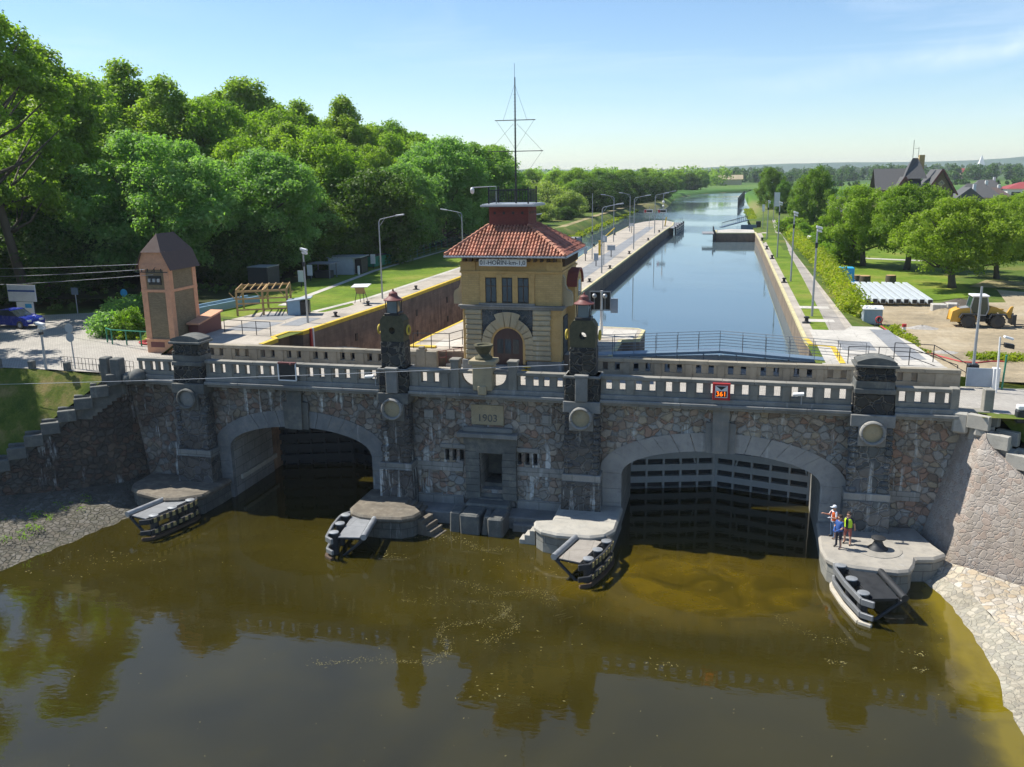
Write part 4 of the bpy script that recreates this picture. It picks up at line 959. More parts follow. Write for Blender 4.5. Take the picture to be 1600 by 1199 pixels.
# walkway over the right gate
t = thing('gate_walkway', 'grey steel footway with railings over the closed right gate', 'footbridge', (0,55,8.8))
WK = [(-8.6,53.45,9.0),(-6.6,54.0,9.0),(-.15,55.75,9.1),(6.7,54.1,9.0),(8.2,53.6,9.0)]
m = MB()
for a, b in zip(WK, WK[1:]): m.beam((a[0],a[1]-.1,a[2]-.06), (b[0],b[1]-.1,b[2]-.06), .95, .16)
m.build('deck', M['blue_steel'], t)
m = MB()
for a, b in zip(WK[1:], WK[2:4]):
    A, B = Vector(a), Vector(b)
    for f in (.15,.4,.6,.85): p = A.lerp(B,f); m.beam((p.x,p.y+.1,8.95), (p.x,p.y-.15,8.0), .07, .07)
m.build('strut', M['steel'], t)
for dy in (-.55,.4):
    m = MB(); pts = [Vector((x,y+dy,z)) for x, y, z in WK]
    for h in (.37,.74,1.1): m.tube([p+Vector((0,0,h)) for p in pts], .018, 6)
    for a, b in zip(pts, pts[1:]):
        n = max(1, round((b-a).length/1.35))
        for j in range(n+1): p = a.lerp(b, j/n); m.tube([p, p+Vector((0,0,1.1))], .02, 6)
    m.build('railing', M['steel'], t)

# ================================================================== GATEHOUSE
gx0, gx1, gy0, gy1 = -15.85, -9.6, 52.3, 57.6
gh = thing('gatehouse', 'ochre lock keeper tower with red tiled roof standing behind the bridge', 'gatehouse', (-12.7,55,8))
m = MB(); m.box(gx0,gx1,gy0,gy1,8.6,15.1); m.build('wall', M['ochre'], gh, bev=.02)
m = MB(); m.box(gx0-.08,-14.2,gy0-.12,gy1+.08,8.0,8.66); m.box(-11.75,gx1+.08,gy0-.12,gy1+.08,8.0,8.66); m.build('plinth', M['granite'], gh, bev=.03)
for x0, x1 in ((-15.66,-14.6),(-11.38,-10.25)):
    m = MB(); m.box(x0+.05,x1-.05,gy0-.06,gy0+.1,8.7,11.86)
    for i in range(10):
        z = 8.72+i*.315; j = random.uniform(-.03,.03); m.box(x0+j, x1+random.uniform(-.03,.03), gy0-.16+random.uniform(-.02,.02), gy0+.1, z, z+.285)
    m.build('rusticated_blocks', M['quoin'], gh, bev=.05)
m = MB(); m.box(-14.6,-11.38,gy0-.015,gy0+.05,9.5,11.86); m.build('rubble_panel', M['gabion'], gh)
# arched doorway
cxd, zs_, rd = -12.95, 9.75, .95
m = MB(); n = 11
for i in range(n):
    a, b = math.pi*i/n+.012, math.pi*(i+1)/n-.012; r2 = 1.62 if i not in (4,5,6) else 1.95
    q = [(cxd+(rd+.16)*math.cos(t), zs_+(rd+.16)*math.sin(t)) for t in (a,(a+b)/2,b)]+[(cxd+r2*math.cos(t), zs_+r2*math.sin(t)) for t in (b,(a+b)/2,a)]
    m.prismy(q, gy0-.17-(.06 if i in (4,5,6) else 0), gy0+.1)
for s_ in (-1,1):
    for i in range(3):
        z = 8.72+i*.34; xa, xb = cxd+s_*(rd+.16), cxd+s_*1.62; m.box(min(xa,xb), max(xa,xb), gy0-.15, gy0+.1, z, z+.315)
m.build('arch_stones', M['quoin'], gh, bev=.035)
m = MB(); n = 20; pr = [(cxd+(rd+.16)*math.cos(math.pi*i/n), zs_+(rd+.16)*math.sin(math.pi*i/n)) for i in range(n+1)]; pi = [(cxd+rd*math.cos(math.pi*i/n), zs_+rd*math.sin(math.pi*i/n)) for i in range(n+1)]
poly = [(cxd+rd+.16,8.45)]+pr+[(cxd-rd-.16,8.45),(cxd-rd,8.45)]+pi[::-1]+[(cxd+rd,8.45)]
m.prismy(poly, gy0-.1, gy0+.06); m.build('door_frame', M['ochre'], gh)
m = MB(); m.prismy([(cxd+rd,8.4)]+pi+[(cxd-rd,8.4)], gy0-.05, gy0+.05); dr = m.build('door', M['door_brown'], gh)
m = MB()
for x in (-13.45,-12.95,-12.45): m.box(x-.19,x+.19,gy0-.07,gy0-.03,9.1,10.0)
m.build('door_glazing', M['glass'], dr)
m = MB()
for i in range(3): m.box(-14.1,-11.8,gy0-.45-.3*(2-i),gy0,8.0,8.12+.13*i)
m.build('door_step', M['granite'], gh, bev=.01)
m = MB()
for i in range(3): m.box(-11.95,-11.45,gy0-.46-.3*(2-i),gy0-.4-.3*(2-i),8.07+.13*i,8.125+.13*i)
m.build('step_edge', M['yellow'], gh)
# string course, upper storey
m = MB(); m.box(gx0-.22,gx1+.22,gy0-.24,gy1+.22,12.0,12.13); m.box(gx0-.12,gx1+.12,gy0-.14,gy1+.12,11.86,11.998); m.build('string_course', M['granite'], gh, bev=.02)
m = MB(); m.box(gx0-.02,gx1+.02,gy0-.03,gy1+.02,12.14,14.1); m.build('upper_wall', M['brick_ochre'], gh)
m = MB(); m.box(gx0-.1,gx1+.1,gy0-.12,gy1+.1,14.1,14.24); m.box(gx0-.06,gx0+.9,gy0-.08,gy0+.1,14.24,14.8); m.box(gx1-.9,gx1+.06,gy0-.08,gy0+.1,14.24,14.8)
for x in (-14.5,-13.45,-12.45,-11.42): m.box(x-.17,x+.17,gy0-.12,gy0+.1,12.14,14.0)
m.box(-14.7,-11.2,gy0-.1,gy0+.1,13.84,14.1); m.build('ochre_trim', M['ochre'], gh, bev=.015)
for x0, x1 in ((-14.33,-13.62),(-13.28,-12.62),(-12.28,-11.59)):
    m = MB(); m.box(x0,x1,gy0-.075,gy0,12.28,13.82); w = m.build('window', M['black'], gh)
    m = MB(); m.box(x0+.06,x1-.06,gy0-.085,gy0-.07,12.36,13.76); m.build('pane', M['glass'], w)
    m = MB(); xm = (x0+x1)/2; m.box(xm-.025,xm+.025,gy0-.115,gy0-.08,12.34,13.78); m.box(x0+.05,x1-.05,gy0-.112,gy0-.08,13.28,13.33); m.build('glazing_bar', M['wood_dark'], w)
m = MB(); m.box(-14.75,-11.2,gy0-.2,gy0,12.14,12.26); m.build('window_sill', M['granite'], gh, bev=.01)
for i in range(15): m = MB(); x = gx0+.3+i*.4; m.box(x-.07,x+.07,gy0-.45,gy0,14.82,15.08); m.build('eave_bracket', M['wood_dark'], gh)
for i in range(12): m = MB(); y = gy0+.3+i*.42; m.box(gx1,gx1+.2,y-.07,y+.07,14.5,15.08); m.build('eave_bracket', M['wood_dark'], gh)
m = MB(); m.box(-14.55,-11.6,gy0-.64,gy0-.6,14.58,15.0); sg = m.build('name_sign', M['white'], gh)
t_ = text_mb('01-HO\u0158\u00cdN-km-1,0', .37, .006, (-13.08,gy0-.648,14.78), (1,0,0), (0,0,1)); t_.build('lettering', M['black'], sg)
# scrolled side bay on the right, small console on the left
m = MB(); xb = gx1+.55
yc, ry = 55.4, 1.25
prof = [(yc-ry,8.0),(yc+ry,8.0),(yc+ry,13.1)]+[(yc+ry*math.cos(t), 13.1+.95*math.sin(t)) for t in [math.pi*i/12 for i in range(1,12)]]+[(yc-ry,13.1)]
m.prismx(prof, gx1-.05, xb); m.build('side_bay', M['ochre'], gh, bev=.03)
m = MB(); pr = [(yc+(ry+.14)*math.cos(math.pi*i/12), 13.1+1.08*math.sin(math.pi*i/12)) for i in range(13)]; pi = [(yc+(ry-.02)*math.cos(math.pi*i/12), 13.1+.93*math.sin(math.pi*i/12)) for i in range(13)]
m.prismx(pr+pi[::-1], gx1-.05, xb+.12); m.build('bay_roof', M['brick_red'], gh)
m = MB(); m.box(xb-.02,xb+.05,yc-.6,yc+.6,12.3,13.5); bw = m.build('window', M['ochre_pale'], gh); m = MB(); m.box(xb+.03,xb+.07,yc-.45,yc+.45,12.4,13.4); m.build('pane', M['glass'], bw)
m = MB(); m.box(gx1-.02,gx1+.08,gy0+.6,gy1-.3,8.7,11.4); m.build('rubble_panel', M['gabion'], gh)
for sx, xo in ((1,gx1),(-1,gx0)):
    m = MB(); a = [(xo,14.0),(xo+sx*.14,13.8),(xo+sx*.16,13.4),(xo+sx*.3,13.1),(xo+sx*.55,12.95),(xo+sx*.62,12.7),(xo+sx*.62,12.14),(xo,12.14)]
    m.prismy(a, gy0+.25, gy0+.7); m.build('scroll_console', M['tan'], gh, bev=.02)
# roof
ex0, ex1, ey0, ey1, ez = -16.6, -9.2, 51.35, 58.75, 15.2
bx0, bx1, by0, by1, bz = -14.45, -11.95, 53.9, 56.3, 16.85
m = MB()
m.add([(ex0,ey0,ez),(ex1,ey0,ez),(bx1,by0,bz),(bx0,by0,bz)], [(0,1,2,3)], 0); m.add([(ex1,ey1,ez),(ex0,ey1,ez),(bx0,by1,bz),(bx1,by1,bz)], [(0,1,2,3)], 0)
m.add([(ex1,ey0,ez),(ex1,ey1,ez),(bx1,by1,bz),(bx1,by0,bz)], [(0,1,2,3)], 1); m.add([(ex0,ey1,ez),(ex0,ey0,ez),(bx0,by0,bz),(bx0,by1,bz)], [(0,1,2,3)], 1)
def tilerow(m, e0, e1, t0, t1, mi, n, rows):
    """pantile rolls laid up the slope from the eave line e0-e1 to the top line t0-t1, broken into courses"""
    e0, e1, t0, t1 = map(Vector, (e0,e1,t0,t1)); nrm = (e1-e0).cross(t0-e0).normalized()
    along = (e1-e0); L = along.length; u = along.normalized(); sl = ((t0+t1)/2-(e0+e1)/2); up = (sl-u*sl.dot(u)); H = up.length; up.normalize()
    a0 = (t0-e0).dot(u); a1 = (t1-e0).dot(u)
    for i in range(n):
        x = L*(i+.5)/n
        h = H if a0 <= x <= a1 else (H*x/a0 if x < a0 else H*(L-x)/(L-a1))
        k = max(1, round(h/(H/rows)))
        for j in range(k):
            p = e0+u*x+up*(h*j/k-.03); q = e0+u*x+up*(h*(j+1)/k)
            m.tube([p+nrm*.06, q+nrm*.03], [.082,.066], 6, mi, caps=True)
tilerow(m, (ex0,ey0,ez), (ex1,ey0,ez), (bx0,by0,bz), (bx1,by0,bz), 0, 36, 9)
tilerow(m, (ex1,ey0,ez), (ex1,ey1,ez), (bx1,by0,bz), (bx1,by1,bz), 1, 34, 9)
tilerow(m, (ex0,ey1,ez), (ex0,ey0,ez), (bx0,by1,bz), (bx0,by0,bz), 1, 34, 9)
for a, b in (((ex0,ey0,ez),(bx0,by0,bz)),((ex1,ey0,ez),(bx1,by0,bz)),((ex1,ey1,ez),(bx1,by1,bz)),((ex0,ey1,ez),(bx0,by1,bz))):
    A, B = Vector(a), Vector(b)
    for j in range(10): m.tube([A.lerp(B,j/10)+Vector((0,0,.1)), A.lerp(B,(j+1)/10)+Vector((0,0,.07))], [.12,.1], 6, 0)
m.add([(ex0,ey0,ez-.04),(ex1,ey0,ez-.04),(ex1,ey1,ez-.04),(ex0,ey1,ez-.04)], [(3,2,1,0)], 2)
m.build('roof', [M['tile_x'], M['tile_y_shaded'], M['wood_dark']], gh, auto=True)
m = MB()
for a, b in (((ex0,ey0-.05,ez-.04),(ex1,ey0-.05,ez-.04)),((ex1+.05,ey0,ez-.04),(ex1+.05,ey1,ez-.04)),((ex0-.05,ey0,ez-.04),(ex0-.05,ey1,ez-.04))): m.tube([a,b], .07, 8)
m.build('gutter', M['galv'], gh)
m = MB(); m.box(bx0,bx1,by0,by1,16.6,18.02); bxo = m.build('roof_turret', M['brick_box'], gh)
m = MB()
for i in range(4): x = bx0+.36+i*.59; m.box(x-.07,x+.07,by0-.02,by0+.02,17.56,17.72)
for i in range(5): y = by0+.3+i*.44; m.box(bx1-.02,bx1+.02,y-.07,y+.07,17.56,17.72)
m.build('vent_hole', M['black'], bxo)
m = MB(); m.box(bx0-.45,bx1+.5,by0-.45,by1+.45,18.02,18.14); m.box(bx0-.35,bx1+.4,by0-.35,by1+.35,18.14,18.19); m.build('platform', M['galv'], gh, bev=.01)
m = MB(); c4 = [(bx0,by0),(bx1,by0),(bx1,by1),(bx0,by1)]
for i in range(4):
    a, b = Vector((*c4[i],0)), Vector((*c4[(i+1)%4],0))
    for h in (.12,.82): m.beam((a.x,a.y,18.19+h), (b.x,b.y,18.19+h), .035, .045)
    m.beam((a.x,a.y,18.19), (a.x,a.y,19.22), .08, .08)
    for j in range(1,14): p = a.lerp(b,j/14); m.beam((p.x,p.y,18.3), (p.x,p.y,19.0), .022, .022)
m.build('roof_railing', M['black'], gh)
# mast
t = thing('signal_mast', 'tall thin signal mast with two crossbars on the tower roof', 'mast', (-12.95,54.9,18.2))
mx, my = -12.95, 54.9
m = MB(); m.tube([(mx,my,18.2),(mx,my,22),(mx+.02,my,25.7)], [.06,.05,.035], 8); m.tube([(mx,my,25.7),(mx,my,26.5)], .012, 5)
for i in range(22): z = 20.5+i*.2; m.beam((mx-.09,my,z), (mx+.09,my,z), .015, .015)
m.build('pole', M['black'], t)
for z, w in ((23.2,1.28),(21.35,1.75)):
    m = MB(); m.tube([(mx-w,my,z),(mx+w,my,z)], .028, 6); m.build('crossbar', M['black'], t)
m = MB()
for s_ in (-1,1):
    for a, b in (((mx,25.3),(mx+s_*.75,23.2)),((mx+s_*1.2,23.2),(mx-s_*.05,21.4)),((mx+s_*.1,23.0),(mx+s_*1.7,21.35)),((mx+s_*1.7,21.35),(mx+s_*.7,20.0))):
        m.tube([(a[0],my,a[1]),(b[0],my,b[1])], .008, 4)
m.build('stay_wires', M['wire'], t)
t = thing('dome_camera', 'white dome camera on an arm at the tower roof corner', 'camera', (-14.4,54.0,19))
m = MB(); m.tube([(-14.0,54.0,18.2),(-14.0,54.0,19.25),(-15.5,53.9,19.2)], .035, 6); m.build('arm', M['galv'], t)
m = MB(); m.lathe([(.08,19.2),(.13,19.1),(.13,18.95)], (-15.5,53.9,0), 10); m.sphere((-15.5,53.9,18.93), .12, 10, 6); m.build('dome', M['white'], t, smooth=True)
# ================================================================== BRICK TOWER AND LEFT BANK THINGS
bt = thing('brick_tower', 'tall narrow salmon and tan brick transformer tower with a steep dark roof', 'tower', (-38.4,55,8))
tx0, tx1, ty0, ty1 = -39.75, -37.15, 53.4, 57.0
m = MB(); m.box(tx0+.06,tx1-.06,ty0+.06,ty1-.06,8.0,14.6); m.build('wall', M['brick_tan'], bt)
m = MB()
for x in (tx0,tx1-.5):
    for y in (ty0,ty1-.5): m.box(x,x+.5,y,y+.5,8.0,14.6)
for z0, z1 in ((12.55,12.75),(8.0,9.0),(14.2,14.62)): m.box(tx0-.02,tx1+.02,ty0-.02,ty1+.02,z0,z1)
m.box(tx0-.1,tx1+.1,ty0-.1,ty1+.1,8.98,9.08)
m.prismy([(tx0,14.6),(tx1,14.6),(tx1-.42,15.5),(tx0+.42,15.5)], ty0+.01, ty0+.3)
m.build('rendered_frame', M['salmon'], bt, bev=.02)
m = MB(); rz = 16.75; cxx = (tx0+tx1)/2
e = [(tx0-.28,ty0+.0,14.15),(tx1+.28,ty0+.0,14.15),(tx1+.28,ty1+.25,14.15),(tx0-.28,ty1+.25,14.15)]
b_ = [(tx0+.38,ty0-.2,15.45),(tx1-.38,ty0-.2,15.45),(tx1-.38,ty1+.35,15.45),(tx0+.38,ty1+.35,15.45)]
r0, r1 = (cxx,ty0+.75,rz), (cxx,ty1-.6,rz)
m.add([e[0],e[1],e[2],e[3],b_[0],b_[1],b_[2],b_[3],r0,r1,(tx0-.28,ty0-.18,14.15),(tx1+.28,ty0-.18,14.15)], [(11,2,6,5),(3,10,4,7),(4,5,8),(5,6,9,8),(6,7,9),(7,4,8,9),(2,3,7,6)])
m.build('roof', M['asphalt_roof'], bt)
m = MB(); m.box(tx0+.75,tx1-.75,ty0-.02,ty0+.1,13.1,13.75); bl = m.build('insulator_recess', M['black'], bt)
m = MB()
for x in (-38.85,-38.45,-38.05): m.lathe([(.02,13.3),(.13,13.32),(.13,13.55),(.02,13.57)], (x,ty0-.1,0), 10)
m.build('insulator', M['galv'], bl)
m = MB(); m.beam((tx0-.2,ty0-.3,14.05),(tx1+.1,ty0-.3,14.05),.06,.06)
for x in (-39.3,-38.8,-38.2,-37.6): m.tube([(x,ty0-.3,14.05),(x,ty0-.3,14.3)],.04,6)
m.beam((-38.5,ty0-.3,14.05),(-38.2,ty0-.1,14.4),.03,.03); m.build('wire_bracket', M['steel_dark'], bt)
m = MB(); m.box(tx0+.35,tx0+1.6,ty0-.03,ty0+.1,8.45,8.85); m.build('hatch', M['rust_red'], bt)
m = MB(); m.prismx([(55.2,8.0),(58.5,8.0),(58.5,10.4),(55.2,9.9)], -37.1, -36.2); an = m.build('lean_to', M['rust_red'], bt); m = MB(); m.prismx([(55.0,9.92),(58.6,10.45),(58.6,10.58),(55.0,10.05)], -37.15, -36.0); m.build('lean_to_roof', M['salmon'], an)
for i, (x, zs0, ze) in enumerate(((-39.3,14.3,12.3),(-38.8,13.95,11.25),(-38.2,13.6,10.2))):
    m = MB(); A = Vector((x,ty0-.3,zs0)); B = Vector((-86,72-i*.4,ze)); pts = [A.lerp(B,k/16)+Vector((0,0,-.5*math.sin(math.pi*k/16))) for k in range(17)]
    m.tube(pts, .018, 5); o = m.build('overhead_wire', M['galv'], loc=A); tag(o, ('upper','middle','lower')[i]+' one of three wires running left from the brick tower', 'wire')
m = MB(); A = Vector((-52,45.6,6.9)); B = Vector((-8.2,46.7,9.75)); pts = [A.lerp(B,k/24)+Vector((0,0,-.12*math.sin(math.pi*k/24))) for k in range(25)]
m.tube(pts, .015, 6); o = m.build('overhead_cable', M['cable'], loc=A); tag(o, 'pale cable strung along the front of the bridge parapet', 'cable')
bt.scale = (.88,.9,.95)
# lamps
def lamp(kind, name='street_lamp', loc=(0,0,0), h=7.3, arm=1.7, label='', group=None, ang=0):
    t = thing(name, label, 'lamp', loc, group); x, y, z = loc; ca, sa = math.cos(ang), math.sin(ang)
    m = MB()
    if kind == 'arm':
        m.tube([(x,y,z),(x,y,z+h*.5),(x,y,z+h-.3)], [.085,.07,.055], 8)
        m.tube([(x,y,z+h-.3),(x+.12*ca,y+.12*sa,z+h-.06),(x+.4*ca,y+.4*sa,z+h+.02),(x+arm*ca,y+arm*sa,z+h+.28)], .04, 6)
        m.tube([(x,y,z+h-.75),(x+.55*ca,y+.55*sa,z+h+.02)], .02, 5); m.build('pole', M['galv'], t)
        m = MB(); c = Vector((x+(arm+.25)*ca, y+(arm+.25)*sa, z+h+.3)); m.obox(c, (ca,sa,.12), (-sa,ca,0), (0,0,1), .4, .13, .07); m.build('lamp_head', M['galv'], t, bev=.03)
    else:
        m.tube([(x,y,z),(x,y,z+h)], [.09,.06], 8); m.build('pole', M['galv'], t)
        m = MB(); m.obox((x+.12,y-.1,z+h+.05),(1,.2,-.3),(0,1,0),(0,0,1),.24,.16,.09); m.obox((x+.15,y-.05,z+h-.2),(1,.2,-.3),(0,1,0),(0,0,1),.18,.14,.08); m.build('lamp_head', M['white'], t, bev=.02)
        m = MB(); m.box(x-.09,x+.09,y-.12,y+.1,z+h*.78,z+h*.84); m.build('clamp_box', M['steel_dark'], t)
    return t
lamp('post', loc=(-31.2,61.7,9.03), h=5.55, label='grey lamp post with floodlights at the near end of the left lock deck')
lamp('arm', loc=(-30.5,75.4,9.03), h=7.2, arm=1.7, label='tall curved-arm lamp on the left bank beside the info board', ang=.15)
lamp('arm', loc=(-28.6,95,9.03), h=6.9, arm=1.8, label='curved-arm lamp behind the tower roof with its arm to the left', ang=math.pi)
lamp('arm', loc=(-29.5,118,9.03), h=6.6, arm=1.5, label='grey lamp on the far left bank just right of the roof turret', ang=math.pi-.3)
lamp('arm', loc=(-26.5,113.4,8.9), h=5.6, arm=2.6, label='low lamp with a long slanting arm above the right roof slope', ang=.5)
for (x, y, h, a, ang, lb) in [(-13.5,98.6,7.3,1.7,.1,'nearest arm lamp on the canal side of the mole'),(-13.15,130,7.4,1.7,.1,'second arm lamp along the canal edge of the mole'),(-12.9,164.7,6.9,1.8,.15,'third arm lamp along the canal edge of the mole'),
        (-17.9,144.6,7.2,1.5,math.pi,'nearer left-facing arm lamp on the mole'),(-18,170,6.9,1.5,math.pi,'farther left-facing arm lamp on the mole'),(-12.5,180,6.9,1.8,.2,'last arm lamp at the far tip of the mole')]:
    lamp('arm', loc=(x,y,DK), h=h, arm=a, label=lb, group='arm lamps on the mole', ang=ang)
t = thing('tall_pole', 'thin tall pole on the mole beside the grey cabinet', 'pole', (-17,114.9,DK)); m = MB(); m.tube([(-17,114.9,DK),(-17,114.9,17.4)],[.07,.03],6); m.build('pole', M['galv'], t); m = MB(); m.box(-17.12,-16.88,114.8,115,12.2,12.5); m.build('box', M['steel_dark'], t)
for (x, y, h, lb) in [(6.6,70.5,6.7,'nearest grey lamp post on the right lock lawn'),(6.45,93,6.8,'second grey lamp post along the right lock lawn'),(6.4,119,6.9,'third grey lamp post along the right lock lawn'),(6.4,152,6.0,'farthest thin lamp post on the right lock lawn')]:
    lamp('post', loc=(x,y,DK), h=h, label=lb, group='lamp posts along the right lock')
lamp('post', loc=(-42.9,47.5,8), h=2.95, label='white street lamp at the left end of the bridge road')
# info board, pergola, shed, pontoon, boxes
t = thing('info_board', 'visitor board on thin legs under a small white roof', 'notice board', (-31.4,72.6,9))
m = MB()
for x, y in ((-31.85,72.2),(-31.6,72.9),(-30.95,72.2),(-30.9,73.0)): m.tube([(x,y,9.0),(-31.4+(x+31.4)*.7,72.55+(y-72.55)*.4,9.95)],.03,5)
m.build('leg', M['steel_dark'], t); m = MB(); m.obox((-31.4,72.5,10.1),(1,.1,0),(-.1,1,.5),(0,-.5,1),.42,.03,.32); m.build('panel', M['straw'], t)
m = MB(); m.obox((-31.3,72.5,10.55),(1,.05,.03),(0,1,.2),(0,-.2,1),.78,.45,.03); m.build('roof', M['white'], t)
t = thing('pergola', 'open timber pergola frame on the left lawn', 'pergola', (-37.2,66.2,9)); m = MB()
PG = [(-38.5,63.9),(-36.6,64.7),(-34.9,65.6),(-40.2,67.8),(-38.3,68.6),(-36.6,69.5)]
for x, y in PG: m = MB(); m.beam((x,y,9),(x,y,10.95),.13,.13); m.build('post', M['wood'], t)
m = MB()
for a, b in ((0,2),(3,5),(0,3),(1,4),(2,5)): A, B = PG[a], PG[b]; m.beam((A[0],A[1],11.0),(B[0],B[1],11.0),.1,.16)
for i in range(8): f = i/7; A = Vector((*PG[0],11.13)).lerp(Vector((*PG[2],11.13)),f); B = Vector((*PG[3],11.13)).lerp(Vector((*PG[5],11.13)),f); m.beam(A,B,.06,.1)
m.build('beam', M['wood'], t)
for x, y in PG[:3]: 
    m = MB()
    for s_ in (-1,1): m.beam((x,y,10.3),(x+s_*.5,y+s_*.22,10.95),.07,.07)
    m.build('brace', M['wood'], t)
m = MB()
for z in (9.5,10.0,10.4): m.beam((PG[0][0],PG[0][1],z),(PG[2][0],PG[2][1],z),.03,.12)
m.build('rail', M['wood'], t)
t = thing('control_shed', 'small pale blue shed with an open dark side on the left lawn', 'shed', (-33.8,65.6,9))
m = MB(); m.obox((-34.2,65.5,9.62),(1,.35,0),(-.35,1,0),(0,0,1),.5,.6,.6); m.build('wall', M['cabin_blue'], t); m = MB(); m.obox((-33.4,65.8,9.6),(1,.35,0),(-.35,1,0),(0,0,1),.35,.55,.52); m.build('open_bay', M['black'], t)
m = MB(); m.obox((-33.8,65.65,10.28),(1,.35,.12),(-.35,1,0),(0,0,1),1.0,.7,.04); m.build('roof', M['grey_box'], t)
t = thing('pontoon', 'long pale blue steel pontoon lying on the left lawn', 'pontoon', (-42.2,67.6,9)); m = MB()
for dx in (0,1.3): m.beam((-43.4+dx,63.6-dx*.2,9.35),(-42.0+dx,71.6-dx*.2,9.35),.2,.6)
m.build('hull_beam', M['cabin_blue'], t, bev=.02); m = MB()
for i in range(7): y = 64+i*1.15; m.beam((-43.3+i*.2,y,9.5),(-42+i*.2,y-.2,9.5),.08,.08); m.beam((-43.3+i*.2,y,9.6),(-42+i*.2,y+.9,9.6),.04,.04)
m.build('cross_brace', M['cabin_blue'], t)
def cabinet(label, x, y, z, w, d, h, mat_='grey_box', ped=0, name='control_cabinet', cat='cabinet', group=None):
    t = thing(name, label, cat, (x,y,z), group)
    if ped: m = MB(); m.beam((x,y,z),(x,y,z+ped+.05),.1,.1); m.build('post', M['steel_dark'], t)
    m = MB(); m.box(x-w/2,x+w/2,y-d/2,y+d/2,z+ped,z+ped+h); m.build('box', M[mat_], t, bev=.015)
    m = MB(); m.box(x-w/2-.03,x+w/2+.03,y-d/2-.05,y+d/2+.03,z+ped+h,z+ped+h+.05); m.build('lid', M['galv'], t)
    m = MB(); m.box(x-w/2+.05,x+w/2-.05,y-d/2-.02,y-d/2+.01,z+ped+.08,z+ped+h-.06); m.build('door', M[mat_], t, bev=.005); return t
for i, (x, y) in enumerate(((-41.9,82),(-43.6,87.5),(-41.6,100.4),(-41.4,109))):
    t = thing('notice_board', ['white panel under the trees beside the first trunk','white panel on the railing beside the open shed','white panel near the dark tree trunk beyond the shed','white panel at the end of the dark green fence'][i], 'panel', (x,y,9)); m = MB(); m.beam((x,y,9),(x,y,10.0),.06,.06); m.build('post', M['steel_dark'], t); m = MB(); m.box(x-.3,x+.3,y-.05,y,9.6,10.75); m.build('board', M['white'], t)
t = thing('grey_hut', 'flat grey hut with one open end under the trees', 'hut', (-42.4,96,9))
m = MB(); m.obox((-43,95.3,9.95),(1,.12,0),(-.12,1,0),(0,0,1),1.45,1.6,.95); m.build('wall', M['grey_box'], t); m = MB(); m.obox((-41.2,95.9,9.9),(1,.12,0),(-.12,1,0),(0,0,1),.38,1.3,.8); m.build('open_end', M['black'], t); m = MB(); m.obox((-42.6,95.4,10.95),(1,.12,0),(-.12,1,0),(0,0,1),2.0,1.75,.05); m.build('roof', M['galv'], t)
m = MB(); m.obox((-40.8,94.1,9.5),(1,.12,0),(-.12,1,0),(0,0,1),.1,.12,.5); m.build('end_post', M['white'], t)
t = thing('open_stall', 'dark open stall with a grey frame left of the grey hut', 'stall', (-43.4,90.6,9)); m = MB()
for x in (-44.6,-42.4):
    for y in (89.8,91.6): m.beam((x,y,9),(x,y,10.6),.1,.1)
m.build('post', M['steel'], t); m = MB(); m.box(-44.8,-42.2,89.5,91.9,10.6,10.7); m.build('roof', M['slab_grey'], t); m = MB(); m.box(-44.4,-42.6,90.2,91.3,9,9.8); m.build('counter', M['steel_dark'], t)
for i in range(4):
    x, y = -42.3+i*.22, 102.2+i*1.9
    t = thing('bin', 'dark green bin in the row along the left fence', 'bin', (x,y,9), 'dark green bins along the left fence'); m = MB(); m.prism([(x-.5,y-.7),(x+.5,y-.7),(x+.5,y+.7),(x-.5,y+.7)],9.1,10.35); m.build('body', M['green_paint'], t, bev=.05); m = MB(); m.box(x-.55,x+.55,y-.75,y+.75,10.35,10.47); m.build('lid', M['steel_dark'], t, bev=.03)
cabinet('dark container at the forest edge behind the pergola', -45.2, 80.5, 9.0, 2.2, 2.4, 2.3, 'steel_dark', name='container', cat='container')
t = thing('wire_fence', 'thin wire mesh fence along the far left lawn edge', 'fence', (-41.5,130,9)); m = MB(); FP = [(-40.6,108,9),(-41.2,118,9),(-41.6,130,9),(-42.1,155,9),(-42.0,200,9)]
for a, b in zip(FP, FP[1:]):
    A, B = Vector(a), Vector(b); n = max(2, int((B-A).length/2.6))
    for j in range(n): p = A.lerp(B,j/n); m.tube([p,p+Vector((0,0,1.5))],.035,5)
m.build('post', M['green_paint'], t); m = MB()
for h in (.1,.5,.9,1.3,1.48): m.tube([Vector(p)+Vector((0,0,h)) for p in FP],.012,4)
m.build('wire', M['galv'], t)
# bollards
b0 = thing('bollard', 'black mooring bollard on the left lock wall', 'bollard', (0,0,0), 'bollards on the left lock wall'); m = MB(); m.lathe([(.2,0),(.2,.06),(.12,.1),(.11,.26),(.18,.3),(.18,.37),(.1,.4)],(0,0,0),12); m.build('post', M['black'], b0, auto=True); m = MB(); m.box(-.26,.26,-.26,.26,-.02,.03); m.build('base_plate', M['steel_dark'], b0)
b0.location = (-30.3,64.8,9.03)
for x, y in ((-30.1,71),(-29.6,82)): dup(b0,(x,y,9.03))
for x, y in ((-13.9,76),(-13.6,90.2),(-13.2,103.5),(-13.0,122.8),(-12.6,148),(-12.3,168)): dup(b0,(x,y,DK),label='black mooring bollard on the canal edge of the mole',group='bollards on the mole')
for x, y in ((-19.1,95),(-18.7,104),(-19.7,135),(-19.6,160),(-19.4,182)): dup(b0,(x,y,DK),label='black mooring bollard on the left edge of the mole',group='bollards on the left edge of the mole')
